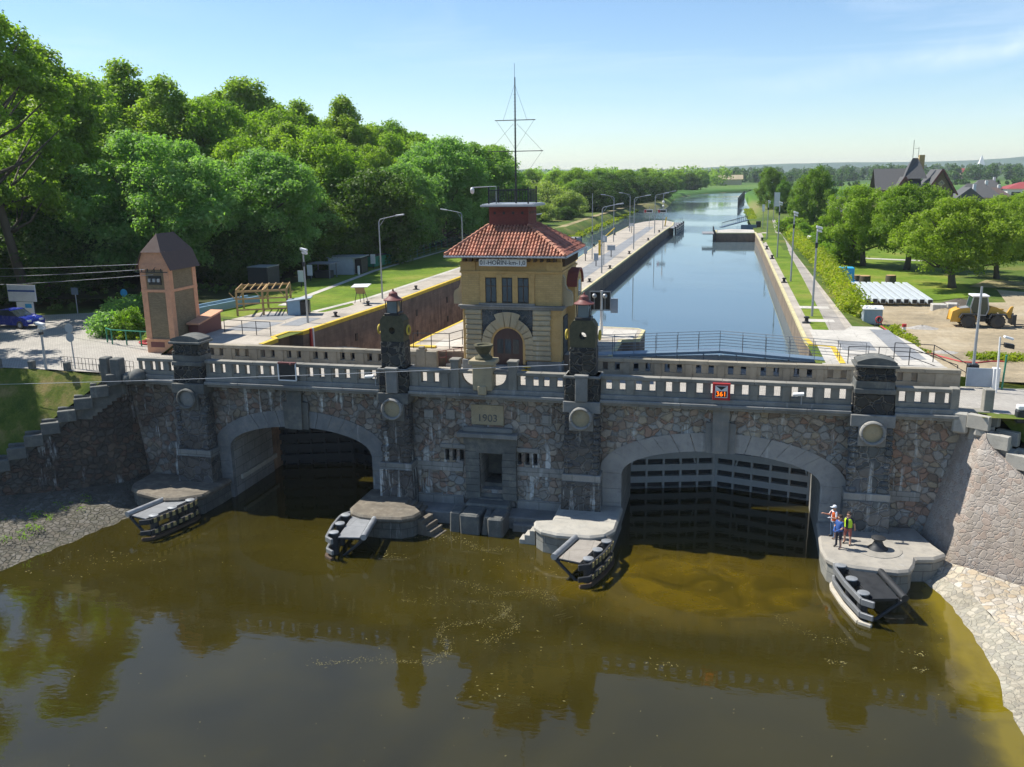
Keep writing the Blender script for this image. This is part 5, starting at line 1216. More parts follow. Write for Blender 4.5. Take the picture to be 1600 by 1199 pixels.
for x, y in ((5.95,67.3),(5.75,92),(5.7,117),(5.6,131.3),(5.5,148)): dup(b0,(x,y,DK+.03),scale=(1.15,1.15,1.2),label='black mooring bollard on the right lock wall',group='bollards on the right lock wall')
# mole furniture
cabinet('tall grey switch cabinet by the road behind the tower roof', -16.6,90.5,DK,.55,.4,1.3,ped=.6)
cabinet('grey pedestal box near the middle of the mole', -15.2,106,DK,.5,.4,.8,ped=.7)
cabinet('second grey box beside the yellow davit', -14.9,118,DK,1.0,.5,.6,ped=.9)
cabinet('small box at the foot of the tall pole', -17.5,112.5,DK,.4,.35,.8,ped=.9)
t = thing('light_signal', 'square lamp signal box on a pole on the mole', 'signal', (-14.4,107,DK)); m = MB(); m.tube([(-14.4,107,DK),(-14.4,107,11.8)],.06,6); m.build('pole', M['galv'], t); m = MB(); m.box(-14.75,-14.05,106.85,107.1,11.8,12.55); m.build('signal_box', M['grey_box'], t, bev=.02); m = MB(); m.box(-14.6,-14.2,106.82,106.85,11.95,12.4); m.build('signal_face', M['white'], t)
t = thing('davit', 'yellow davit crane on the left edge of the mole', 'crane', (-16.8,120.5,DK)); m = MB(); m.beam((-16.8,120.5,DK),(-16.8,120.5,11.0),.3,.3); m.build('mast', M['yellow'], t); m = MB(); m.beam((-16.8,120.5,10.8),(-14.9,121.5,12.6),.14,.14); m.beam((-16.8,120.5,10.0),(-15.9,121,11.6),.08,.08); m.build('arm', M['yellow'], t)
for i, (x, lb) in enumerate(((-15.75,'left one of two red and white signal bars at the mole tip'),(-13.1,'right one of two red and white signal bars at the mole tip'))):
    t = thing('signal_bar', lb, 'signal', (x,176,DK)); m = MB(); m.tube([(x+.9,176,DK),(x+.9,176,13.4 if i==0 else 14.6)],.05,6); m.build('pole', M['galv'], t); m = MB(); m.box(x-.15,x+1.55,175.9,176.05,12.2,12.85); m.build('board', M['white'], t)
    m = MB(); m.box(x+.35,x+1.4,175.87,175.9,12.33,12.72); m.build('dark_panel', M['black'], t); m = MB(); m.box(x-.1,x+.3,175.87,175.9,12.25,12.8); m.build('red_panel', M['red'], t)
    if i: m = MB(); m.sphere((x+.9,176,14.3),.25,8,6); m.sphere((x+.9,176,13.5),.2,8,6); m.build('light', M['white'], t)
cabinet('small control desk with a white roof near the mole tip', -17.2,166,DK,.9,.5,.5,'white',ped=1.2)
t = thing('life_buoy_post', 'yellow post at the far tip of the mole', 'post', (-12.3,186,DK)); m = MB(); m.beam((-12.5,186,DK),(-12.2,186,10.9),.22,.22); m.build('post', M['yellow'], t, bev=.03); m = MB(); m.box(-12.7,-12,185.8,186.2,DK,DK+.15); m.build('base', M['concrete_pale'], t)
m = MB(); m.lathe([(1.0,DK+.015),(1.0,DK+.05),(.9,DK+.06)],(-15.3,77.2,0),20); o = m.build('manhole_cover', M['steel_dark'], loc=(-15.3,77.2,DK)); tag(o,'dark round cover set in the mole paving right of the tower','cover')
def far_fender(label, x, y, z=UZ, n=3, w=2.2, l=9, ang=0, fin=True):
    t = thing('guide_fender', label, 'fender', (x,y,z)); ca, sa = math.cos(ang), math.sin(ang)
    def W_(a,b,c): return (x+a*ca-b*sa, y+a*sa+b*ca, c)
    m = MB(); m.obox(W_(0,l/2,DK-.15),(ca,sa,0),(-sa,ca,0),(0,0,1),w/2,l/2,.08); m.build('deck', M['slab_grey'], t)
    m = MB()
    for c in (7.6,8.1,8.6): m.beam(W_(w/2+.1,0,c),W_(w/2+.1,l,c),.14,.28)
    m.build('rail', M['timber_pale'], t); m = MB()
    for k in range(5): m.tube([W_(w/2,l*k/4,6.5),W_(w/2,l*k/4,DK+.2)],.18,8)
    m.build('pile', M['steel_dark'], t); m = MB()
    for k in range(5): m.tube([W_(w/2-.2,l*k/4,DK),W_(w/2-.2,l*k/4,DK+1)],.03,5)
    for h in (.5,1.0): m.tube([W_(w/2-.2,0,DK+h),W_(w/2-.2,l,DK+h)],.025,5)
    m.build('railing', M['steel_dark'], t); return t
far_fender('steel guide fender along the canal side of the mole tip', -11.2, 182, l=20, ang=-.03)
far_fender('steel guide fender at the outer corner of the dark canal pier', -3.2, 165.5, l=6, ang=.05)
t = thing('guide_wall', 'blue grey guide wall in the left channel beyond the tower roof', 'wall', (-27.5,146,UZ)); m = MB(); m.obox((-28.6,147,8.6),(.12,1,0),(1,-.12,0),(0,0,1),13,1.4,.1); m.build('deck', M['slab_grey'], t); m = MB()
for c in (7.6,8.0,8.4): m.obox((-27.1,146.8,c),(.12,1,0),(1,-.12,0),(0,0,1),13,.12,.14)
m.build('rail', M['blue_steel'], t); m = MB()
for k in range(8): m.tube([(-28.7+k*.44,134.5+k*3.6,6.5),(-28.7+k*.44,134.5+k*3.6,8.9)],.16,8)
m.build('pile', M['steel_dark'], t)
t = thing('swing_footbridge', 'raised grey footbridge ramp behind the dark canal pier', 'footbridge', (1.5,182,DK)); m = MB(); m.beam((-1.2,180,9.2),(3.9,184,10.4),.9,.16); m.build('deck', M['blue_steel'], t); m = MB()
for i in range(14): f = i/13; p = Vector((-1.0,180,9.3)).lerp(Vector((3.8,183.8,10.4)),f); m.beam(p,p+Vector((0,0,.75)),.07,.07)
m.beam((-1.0,180,10.05),(3.8,183.8,11.15),.08,.1); m.build('railing', M['steel_dark'], t); m = MB(); m.box(2.6,5.6,181,181.3,8.4,9.6); m.build('barrier', M['blue_steel'], t); m = MB(); m.box(5.5,6.4,182,183,DK,10.2); m.build('winch_box', M['steel_dark'], t)
t = thing('mooring_dolphins', 'row of tall dark piles standing in the far canal', 'piles', (6,360,UZ))
for i in range(7): m = MB(); x, y = 3.4+i*.56, 318+i*16; m.tube([(x,y,5),(x,y,11.0)],.26,8); m.build('pile', M['steel_dark'], t)
m = MB(); m.beam((3.4,318,10.4),(6.8,414,10.4),.25,.2); m.build('walkway', M['steel_dark'], t)
# signals behind the right lantern pier
t = thing('signal_gantry', 'white post with two round lamps in a dark frame behind the lantern pier', 'signal', (-8.2,60,DK))
m = MB(); m.tube([(-8.2,60,DK),(-8.2,60,9.9)],.12,10); m.tube([(-8.2,60,9.9),(-8.2,60,12.1)],.09,10); m.build('pole', M['white'], t, auto=True); m = MB(); m.box(-8.95,-8.3,59.95,60.05,10.8,12.0); m.box(-8.1,-7.62,59.95,60.05,10.8,12.0); m.build('back_board', M['black'], t)
m = MB(); F = [(-9.0,10.76),(-9.0,12.06),(-7.58,12.06),(-7.58,10.76)]
for a, b in zip(F, F[1:]+F[:1]): m.beam((a[0],59.93,a[1]),(b[0],59.93,b[1]),.05,.05)
for x in (-8.7,-7.95): m.beam((x,59.93,10.8),(x,59.93,11.6),.04,.04)
m.build('frame', M['galv'], t); m = MB()
for x in (-8.68,-7.95): m.lathe([(.02,-.06),(.16,-.05),(.17,.0),(.12,.03)],(0,0,0),12); 
m = MB()
for x in (-8.68,-7.95): m.sphere((x,59.9,11.75),.17,12,8)
m.build('lamp', M['galv'], t, smooth=True); m = MB(); m.box(-7.6,-7.1,60.2,60.3,10.55,11.55); m.build('side_panel', M['grey_box'], t)
# handrails
railing('handrail','dark handrail on the left lock deck behind the parapet',[(-35.2,56.5,9.03),(-33.6,56.2,9.03),(-31.2,55.9,9.03)],1.0,2,M['steel_dark'],1.5)
railing('handrail','bent handrail at the mole stairs left of the tower',[(-19.6,53.4,9.0),(-17.2,53.6,9.0),(-16.3,56.5,9.0)],1.0,2,M['steel_dark'],1.6)
railing('handrail','dark handrail at the edge of the right lock deck',[(7.1,53.0,9.04),(10.4,53.1,9.04),(13.0,53.2,8.1)],1.0,2,M['steel_dark'],1.9)
railing('handrail','outer dark handrail of the right deck stairs',[(9.85,54.6,9.04),(11.9,54.2,9.04),(13.6,53.6,8.1)],1.0,2,M['steel_dark'],1.9)
railing('handrail','red railing beside the mole stairs left of the tower',[(-18.2,52.7,8.02),(-16.2,53.0,8.3)],.9,2,M['rust_red'],.5)
m = MB()
for i in range(5): m.box(-17.2,-16.1,52.75+i*.3,53.1+i*.3,8.0,8.2+i*.2)
o = m.build('mole_stairs', M['concrete_pale'], bev=.01, loc=(-16.6,53.2,8)); tag(o,'short flight of stairs up to the mole left of the tower','stairs')
for i, y in enumerate((54.3,)):
    m = MB(); m.box(-20.3,-18.2,53.6,54.0,9.01,9.12); o = m.build('edge_kerb', M['yellow'], bev=.02, loc=(-19.2,53.8,9)); tag(o,'short yellow kerb at the near corner of the mole','kerb')
# life rings, floodlights, signs on the parapet
for k, (x, lb) in enumerate(((-19.45,'yellow life ring on the left side of the left lantern pier'),(-17.68,'yellow life ring on the right side of the left lantern pier'),(-8.4,'yellow life ring on the left side of the right lantern pier'),(-6.56,'yellow life ring on the right side of the right lantern pier'))):
    m = MB(); m.tube([(x,47.45+.25*math.cos(a),11.3+.25*math.sin(a)) for a in [2*math.pi*i/20 for i in range(20)]],.06,8,closed=True); o = m.build('life_ring', M['ring_yellow'], auto=True, loc=(x,47.45,11.3)); tag(o,lb,'life ring')
t = thing('clearance_display', 'red framed clearance display with orange digits 361 on the right parapet', 'display', (.05,46.95,8.03))
m = MB(); m.box(-.41,.52,46.9,47.1,8.06,8.98); m.build('frame', M['red'], t, bev=.015); m = MB(); m.box(-.27,.38,46.885,46.9,8.2,8.86); m.build('panel', M['white'], t)
m = MB(); m.add([(-.22,46.88,8.83),(.33,46.88,8.83),(.05,46.88,8.62)],[(0,2,1)]); m.build('arrow_mark', M['black'], t); m = MB(); m.box(-.23,.34,46.875,46.886,8.24,8.56); sc2 = m.build('screen', M['black'], t)
text_mb('361', .36, .004, (.05,46.868,8.4), (1,0,0), (0,0,1)).build('digits', M['led'], sc2)
t = thing('dark_sign', 'black sign in a white frame hung on the left parapet with red lights on top', 'sign', (-25.35,46.95,8.1)); m = MB()
for a, b in (((-25.9,8.1),(-24.75,8.1)),((-25.9,8.1),(-25.9,9.15)),((-24.75,8.1),(-24.75,9.15))): m.beam((a[0],46.95,a[1]),(b[0],46.95,b[1]),.07,.07)
m.build('frame', M['white'], t); m = MB(); m.box(-25.85,-24.8,46.97,47.05,8.15,9.1); m.build('panel', M['black'], t); m = MB(); m.box(-25.9,-24.75,46.9,47.1,9.1,9.2); m.sphere((-25.05,46.9,9.1),.08,8,6); m.build('lamp_bar', M['rust_red'], t)
for x, lb in ((-19.7,'white floodlight on a bracket left of the left lantern pier'),(4.15,'small white floodlight on the parapet left of the right end pier')):
    t = thing('floodlight', lb, 'floodlight', (x,46.7,8.6)); m = MB(); m.beam((x,47.1,8.55),(x-.1,46.65,8.6),.05,.05); m.beam((x,47.0,8.0),(x,47.0,8.6),.05,.05); m.build('bracket', M['galv'], t); m = MB(); m.obox((x-.2,46.6,8.64),(1,0,.1),(0,1,.3),(0,-.3,1),.28,.1,.07); m.build('lamp_head', M['white'], t, bev=.02)
# right end of the bridge
t = thing('flagpole', 'tall white pole at the right end of the back parapet', 'pole', (14.4,52.9,8)); m = MB(); m.tube([(13.75,53.0,8),(13.75,53.0,13.6)],[.09,.06],10); m.build('pole', M['galv'], t, auto=True); m = MB(); m.box(13.45,14.0,52.75,53.25,8,9.25); m.build('base', M['black'], t, bev=.03)
t = thing('floodlight_pole', 'white pole with a floodlight and a dark loudspeaker at the right road edge', 'floodlight', (14.6,51.6,8)); m = MB(); m.tube([(14.6,51.4,8),(14.5,51.4,11.1)],[.06,.05],8); m.build('pole', M['white'], t); m = MB(); m.obox((14.85,51.2,11.1),(1,.2,-.3),(0,1,0),(.3,0,1),.25,.16,.06); m.build('lamp_head', M['white'], t, bev=.02); m = MB(); m.obox((14.95,51.3,10.65),(1,.2,-.2),(0,1,0),(0,0,1),.26,.16,.12); m.beam((14.5,51.4,10.7),(14.9,51.3,10.7),.04,.04); m.build('loudspeaker', M['black'], t, bev=.03)
t = thing('sheet_gate', 'grey sheet metal gate panel at the right end of the back parapet', 'gate', (14,52.4,8)); m = MB(); m.box(13.3,14.6,52.35,52.42,8.1,9.15); m.build('panel', M['grey_box'], t); m = MB(); m.box(14.6,14.95,52.2,52.6,8.0,9.2); m.build('post', M['white'], t, bev=.02)
t = thing('green_post', 'thin dark green post beside the grey gate panel', 'post', (15.1,52.2,8)); m = MB(); m.tube([(15.1,52.2,8),(15.15,52.2,9.9)],.05,8); m.build('post', M['green_paint'], t); m = MB(); m.sphere((15.15,52.2,9.92),.07,8,6); m.build('cap', M['green_paint'], t)
t = thing('marker_stone', 'black and white kerb stone on the right road edge', 'kerb stone', (14.5,46.5,7.9)); m = MB(); m.box(14.2,14.75,46.3,46.7,7.7,8.35); m.build('stone', M['steel_dark'], t, bev=.05); m = MB(); m.box(14.22,14.73,46.32,46.68,8.35,8.6); m.build('painted_top', M['white'], t, bev=.05)
for x in (-38.6,-41.25,-43.95,-46.6,-49.4):
    m = MB(); m.box(x-.19,x+.19,47.3,47.68,7.8,8.55); o = m.build('kerb_stone', M['granite_dark'], bev=.05, loc=(x,47.5,8)); tag(o,'dark kerb stone along the left road edge','kerb stone','kerb stones along the left road')
t = thing('traffic_sign', 'pole with two round traffic signs seen from behind at the left road', 'traffic sign', (-41,47.9,8)); m = MB(); m.tube([(-41,47.9,7.9),(-41.05,47.9,10.95)],.04,6); m.build('pole', M['galv'], t)
for z in (10.7,10.1): m = MB(); n = 20; m.add([(-41.05+.3*math.cos(2*math.pi*i/n),47.86,z+.3*math.sin(2*math.pi*i/n)) for i in range(n)]+[(-41.05+.3*math.cos(2*math.pi*i/n),47.83,z+.3*math.sin(2*math.pi*i/n)) for i in range(n)],[tuple(range(n)),tuple(range(n,2*n))[::-1]]+[(i,n+i,n+(i+1)%n,(i+1)%n) for i in range(n)]); m.build('sign_disc', M['galv'], t)
railing('road_railing','low dark iron railing along the left road edge',[(-42.2,48.1,8.02),(-38.6,47.6,8.02),(-36.3,47.5,8.02)],.75,2,M['steel_dark'],.3,.014)
railing('road_railing','green tube railing round the hose coil by the brick tower',[(-45.2,56.5,8.02),(-44.3,55.9,8.02),(-41.6,55.6,8.02),(-40.2,55.6,8.02)],1.1,1,M['green_paint'],1.2,.045)
m = MB()
for k in range(4): m.tube([(-41.6+(.75+.18*k)*math.cos(a)+.1*k,56.9+(.55+.12*k)*math.sin(a),8.07+.05*(k%2)) for a in [2*math.pi*i/28 for i in range(28)]],.05,6,closed=True)
o = m.build('hose_coil', M['hose_red'], loc=(-41.6,56.9,8)); tag(o,'coiled red hose on the ground beside the brick tower','hose')
m = MB(); m.tube([(10.9,66.2,9.1),(11.6,64.5,8.7),(12.5,62.5,8.3),(13.5,60,8.28),(14.4,58.4,8.28),(15.3,58.2,8.28),(16.2,58.8,8.28),(17,58.9,8.28)],.05,6); o = m.build('hose', M['hose_red'], loc=(13,62,8.2)); tag(o,'red hose snaking over the dirt yard from the deck','hose')
t = thing('route_sign', 'big white and blue map board on posts at the forest edge', 'sign', (-59.6,64.4,8)); m = MB()
for x in (-60.3,-58.6): m.beam((x,64.5,8),(x,64.5,11.2),.1,.1)
m.build('post', M['steel_dark'], t); m = MB(); m.box(-60.95,-58.1,64.3,64.38,9.75,11.2); b1 = m.build('upper_board', M['white'], t); m = MB(); m.box(-60.2,-58.5,64.3,64.38,8.6,9.7); b2 = m.build('lower_board', M['white'], t)
m = MB(); m.box(-60.9,-58.15,64.27,64.3,10.6,10.75); m.build('blue_band', M['shirt_blue'], b1); m = MB(); m.box(-60.1,-59.4,64.27,64.3,8.75,9.2); m.box(-59.3,-58.65,64.27,64.3,9.2,9.55); m.build('map_patch', M['blue_bright'], b2)
t = thing('round_sign', 'blue round path sign over a small yellow plate by the forest track', 'traffic sign', (-54.2,70.8,8.5)); m = MB(); m.tube([(-54.2,70.8,8.2),(-54.2,70.8,10.1)],.04,6); m.build('pole', M['galv'], t); m = MB(); m.sphere((-54.2,70.75,9.75),.34,12,8,sz=1); m2 = MB(); n=18
m2.add([(-54.2+.36*math.cos(2*math.pi*i/n),70.72,9.75+.36*math.sin(2*math.pi*i/n)) for i in range(n)]+[(-54.2+.36*math.cos(2*math.pi*i/n),70.76,9.75+.36*math.sin(2*math.pi*i/n)) for i in range(n)],[tuple(range(n))[::-1],tuple(range(n,2*n))]+[(i,(i+1)%n,n+(i+1)%n,n+i) for i in range(n)]); m2.build('disc', M['blue_bright'], t); m = MB(); m.box(-54.4,-54.0,70.72,70.76,9.1,9.3); m.build('plate', M['yellow'], t)
t = thing('square_sign', 'dark square sign on a grey pole left of the blue round sign', 'traffic sign', (-58,69,8.2)); m = MB(); m.tube([(-58,69,8),(-58,69,10.4)],.05,6); m.build('pole', M['galv'], t); m = MB(); m.box(-58.35,-57.65,68.92,68.97,9.75,10.4); m.build('board', M['blue_steel'], t)
# parked car
t = thing('parked_car', 'shiny dark blue car parked in the shade at the left edge', 'car', (-57.6,61.8,8))
def car(t, ox, oy, oz, ang):
    ca, sa = math.cos(ang), math.sin(ang)
    def T(m): m.v = [(ox+x*ca-y*sa, oy+x*sa+y*ca, oz+z) for x, y, z in m.v]; return m
    m = MB(); pr = [(-2.1,.35),(-2.15,.65),(-2.0,.9),(-1.3,.98),(1.0,.95),(1.9,.82),(2.15,.6),(2.15,.35)]
    m.prismy([(p[0],p[1]) for p in pr], -.85, .85); T(m).build('body', M['car_blue'], t, bev=.08, auto=True)
    m = MB(); g_ = [(-1.75,.95),(-1.2,1.42),(.1,1.46),(1.0,.95)]; m.prismy(g_, -.72, .72); T(m).build('glasshouse', M['glass'], t, bev=.05)
    m = MB(); m.prismy([(-1.25,1.4),(-1.1,1.48),(.05,1.51),(.15,1.44)], -.7, .7); T(m).build('roof', M['car_blue'], t, bev=.03)
    for x in (-1.35,1.35):
        for y in (-.82,.82):
            m = MB(); m.tube([(x,y-.1,.33),(x,y+.1,.33)],.33,18); w = T(m).build('wheel', M['tyre'], t, auto=True); m = MB(); m.tube([(x,y-.11,.33),(x,y+.11,.33)],.19,12); T(m).build('rim', M['galv'], w)
    for y in (-.6,.6): m = MB(); m.box(2.08,2.17,y-.2,y+.2,.58,.75); T(m).build('headlight', M['white'], t, bev=.02)
    m = MB(); m.box(2.14,2.18,-.26,.26,.42,.54); T(m).build('number_plate', M['white'], t)
car(t, -57.9, 61.6, 8.03, -.12)
# ================================================================== RIGHT YARD
t = thing('wheel_loader', 'yellow wheel loader with a white cab roof parked in the dirt yard', 'loader', (18.6,72.3,8.25))
lx, ly, lz = 16.75, 72.4, 8.24
def TL(m): m.v = [(lx+x, ly+y, lz+z) for x, y, z in m.v]; return m
for x in (1.15,3.15):
    for y in (-.75,.75):
        m = MB(); m.lathe([(.2,-.2),(.42,-.2),(.5,-.14),(.5,.14),(.42,.2),(.2,.2)],(0,0,0),22); m.v = [(x+a, y+c, .5+b) for a, b, c in m.v]; w = TL(m).build('wheel', M['tyre'], t, auto=True)
        m = MB()
        for i in range(16): a = 2*math.pi*i/16; m.obox((x+.5*math.cos(a),y,.5+.5*math.sin(a)),(math.cos(a),0,math.sin(a)),(0,1,0),(-math.sin(a),0,math.cos(a)),.025,.19,.035)
        TL(m).build('tread', M['tyre'], w); m = MB(); m.tube([(x,y-.21,.5),(x,y+.21,.5)],.24,14); TL(m).build('rim', M['steel_dark'], w)
m = MB(); m.prismy([(.0,.45),(.1,1.15),(.5,1.35),(1.25,1.42),(1.35,1.1),(1.7,.9),(1.7,.45)], -.6, .6); TL(m).build('engine_cover', M['loader_yellow'], t, bev=.06, auto=True)
m = MB(); m.prismy([(.62,1.36),(1.2,1.43),(1.2,1.5),(.62,1.42)],-.5,.5); m.tube([(.55,.25,1.3),(.55,.25,1.75)],.05,8); TL(m).build('exhaust_panel', M['slab_grey'], t)
m = MB()
for x in (1.15,3.15):
    for y in (-.75,.75): m.prismy([(x-.68,.75),(x-.5,1.08),(x+.5,1.08),(x+.68,.75),(x+.62,.72),(x+.46,1.0),(x-.46,1.0),(x-.62,.72)],y-.25,y+.25)
TL(m).build('mudguard', M['steel_dark'], t)
m = MB(); m.box(1.7,2.5,-.35,.35,.4,.85); m.box(2.5,3.6,-.3,.3,.45,.9); TL(m).build('chassis', M['steel_dark'], t, bev=.03)
m = MB(); m.prismy([(1.32,.95),(1.25,1.5),(1.4,2.3),(2.35,2.3),(2.5,1.4),(2.35,.95)],-.58,.58); TL(m).build('cab', M['glass_green'], t)
m = MB()
for y in (-.6,.6):
    for a, b in (((1.25,1.5),(1.4,2.3)),((2.35,2.3),(2.5,1.4)),((1.95,.95),(1.9,2.3)),((1.25,1.5),(1.32,.95)),((2.5,1.4),(2.35,.95)),((1.3,.95),(2.4,.95))): m.beam((a[0],y,a[1]),(b[0],y,b[1]),.06,.07)
TL(m).build('cab_frame', M['galv'], t); m = MB(); m.box(1.3,2.5,-.66,.66,2.3,2.42); TL(m).build('cab_roof', M['white'], t, bev=.04)
m = MB()
for y in (-.3,.3): m.prismy([(2.55,1.0),(2.7,1.55),(3.3,1.4),(4.1,.95),(4.15,.75),(3.95,.75),(3.2,1.15),(2.75,.9)],y-.06,y+.06)
m.beam((3.4,-.3,1.3),(3.4,.3,1.3),.12,.12); m.beam((2.7,0,1.4),(3.7,0,1.3),.1,.1); m.prismy([(3.9,1.0),(4.15,1.5),(4.3,1.55),(4.2,.7),(4.0,.7)],-.12,.12); TL(m).build('lift_arm', M['loader_yellow'], t, bev=.015)
m = MB(); m.box(4.2,4.4,-.55,.55,.25,.95)
for y in (-.4,.4): m.box(4.4,4.5,y-.06,y+.06,.1,1.0); m.box(4.45,5.3,y-.06,y+.06,.1,.17)
TL(m).build('fork_carriage', M['steel_dark'], t)
pr = thing('steel_girder', 'pale steel box girder in the row on the dirt yard', 'girder', (0,0,0), 'white girders laid side by side in the yard')
m = MB(); m.beam((0,0,.42),(0,12.5,.42),.44,.42); m.build('girder', M['pipe_white'], pr, bev=.03); m = MB(); m.box(-.18,.18,-.03,.0,.25,.6); m.build('open_end', M['black'], pr)
m = MB()
for y in (1.0,6,11.5): m.beam((-.35,y,.1),(.35,y,.1),.16,.16)
m.build('timber_block', M['wood'], pr); pr.location = (11.0,82.2,8.25)
for i in range(1,11): dup(pr,(11.0+i*.64,82.2+i*.02+random.uniform(-.15,.15),8.25),rotz=random.uniform(-.012,.012))
t = thing('blue_machine', 'bright blue covered machine standing by the hedge', 'machine', (12.2,97,8.25)); m = MB(); m.prismx([(96.2,8.65),(97.8,8.65),(97.7,10.1),(96.3,10.1)],11.5,12.9); m.build('cover', M['blue_bright'], t, bev=.05); m = MB(); m.box(11.4,13.2,96.0,97.9,8.25,8.75); m.build('chassis', M['blue_bright'], t, bev=.03); m = MB(); m.box(12.0,12.8,95.97,96.03,8.35,8.7); m.build('grille', M['black'], t)
for i, (x, y, r_, s_, lb) in enumerate(((14.3,98.7,.55,0,'big round sawn log standing near the blue machine'),(16.95,99.4,.52,1,'dark sawn stump alone on the garden lawn'),(13.6,99.1,.4,0,'reddish log section behind the big sawn log'))):
    t = thing('log_section', lb, 'log', (x,y,8.25)); m = MB(); m.lathe([(r_,8.2),(r_*1.04,8.5),(r_*.98,9.05)],(x,y,0),14); m.build('bark', M['bark'], t, auto=True); m = MB(); m.lathe([(r_*.93,9.05),(r_*.9,9.07)],(x,y,0),14); m.build('cut_face', M['wood'], t)
for i, (x0, x1, y0, lb) in enumerate(((17.0,18.1,79.4,'pale concrete block at the end of the girder row'),(18.3,19.2,80.0,'second concrete block beside the sand heap'))):
    m = MB(); m.box(x0,x1,y0,y0+1.0,8.2,8.85); o = m.build('concrete_block', M['concrete_pale'], bev=.04, loc=((x0+x1)/2,y0+.5,8.2)); tag(o,lb,'concrete block')
t = thing('portable_toilet', 'grey portable cabin with a pale roof between the hedge and the yard', 'cabin', (11.1,71.8,8.4)); m = MB(); m.box(10.4,11.75,71.1,72.4,8.4,9.55); m.build('wall', M['grey_box'], t, bev=.03); m = MB(); m.prismx([(71.0,9.55),(72.5,9.55),(72.4,9.68),(71.75,9.78),(71.1,9.68)],10.32,11.83); m.build('roof', M['white'], t, bev=.02); m = MB(); m.box(10.6,11.15,71.07,71.12,8.5,9.4); m.build('door', M['grey_box'], t, bev=.01); m = MB(); m.box(11.76,11.8,71.3,72.1,9.0,9.45); m.build('side_vent', M['straw'], t)
t = thing('marker_post', 'white marker post with a red cap in the dirt yard', 'post', (12.8,68.1,8.25)); m = MB(); m.tube([(12.8,68.1,8.2),(12.8,68.1,8.8)],.13,12); m.build('post', M['white'], t, auto=True); m = MB(); m.tube([(12.8,68.1,8.78),(12.8,68.1,8.98)],.16,12); m.build('cap', M['red'], t, auto=True)
t = thing('hose_stand', 'dark stand with a red hose at the corner of the right deck', 'stand', (10.8,66.5,9)); m = MB()
for dx, dy in ((-.3,0),(.3,.1),(0,.3)): m.tube([(10.8+dx,66.5+dy,8.9),(10.8,66.6,9.75)],.04,6)
m.build('leg', M['steel_dark'], t); m = MB(); m.tube([(10.8+.22*math.cos(a),66.55,9.5+.22*math.sin(a)) for a in [2*math.pi*i/16 for i in range(16)]],.05,6,closed=True); m.build('hose_loop', M['hose_red'], t)
def heap(name, label, x, y, z, rx, ry, h, mat_, cat):
    m = MB(); vs = []; n = 18; k = 6
    for i in range(k+1):
        f = i/k
        for j in range(n): a = 2*math.pi*j/n; q = (1-f)*(1+random.uniform(-.12,.12)); vs.append((x+rx*q*math.cos(a), y+ry*q*math.sin(a), z-.05+h*sm(f)*(1+random.uniform(-.12,.12))))
    m.add(vs,[(i*n+j,i*n+(j+1)%n,(i+1)*n+(j+1)%n,(i+1)*n+j) for i in range(k) for j in range(n)]); o = m.build(name, mat_, smooth=True, loc=(x,y,z)); return tag(o,label,cat)
heap('gravel_heap','low grey gravel heap in front of the girders',14.6,70.8,8.25,1.5,.9,.28,M['gravel'],'gravel heap')
heap('sand_heap','pale sand heap beside the concrete blocks',17.6,78.3,8.25,1.7,1.2,.5,M['dirt'],'sand heap')
heap('gravel_heap','flat dark gravel patch near the red hose',14.2,61.5,8.25,1.2,.9,.15,M['gravel'],'gravel heap')
heap('earth_heap','brown earth heap under the big walnut tree',20.0,83.5,8.25,2.4,1.5,.6,M['bark'],'earth heap')
t = thing('white_truck', 'small white vehicle half hidden by the garden bushes', 'vehicle', (12.9,146,8.4)); m = MB(); m.box(12.3,13.5,144.8,147.2,8.7,9.9); m.build('cab', M['white'], t, bev=.12); m = MB(); m.box(12.35,13.45,144.77,144.8,9.25,9.7); m.build('windscreen', M['glass'], t)
for x in (12.35,13.45):
    for y in (145.3,146.7): m = MB(); m.tube([(x-.1,y,8.65),(x+.1,y,8.65)],.35,12); m.build('wheel', M['tyre'], t)
m = MB(); m.lathe([(2.6,8.25),(2.6,8.6),(2.45,8.62),(2.4,8.5)],(16.9,150,0),26,caps=False); t = thing('swimming_pool','round turquoise garden pool beyond the small trees','pool',(16.9,150,8.25)); m.build('rim', M['blue_bright'], t, auto=True); m = MB(); m.lathe([(2.45,8.48),(.01,8.49)],(16.9,150,0),26); m.build('pool_water', M['pool'], t)
t = thing('white_banner', 'tall white banner flag on a pole at the far right path', 'flag', (9.8,205,9)); m = MB(); m.tube([(9.8,205,8.8),(9.8,205,15.3)],.08,6); m.build('pole', M['galv'], t); m = MB(); m.box(9.85,10.95,204.95,205.0,12.2,15.2); m.build('banner', M['white'], t)
t = thing('white_board', 'small white board on a thin pole left of the banner', 'sign', (6.6,178,9)); m = MB(); m.tube([(6.6,178,8.9),(6.6,178,13.6)],.06,6); m.build('pole', M['galv'], t); m = MB(); m.box(6.35,6.85,177.9,178,12.3,13.6); m.build('board', M['white'], t)
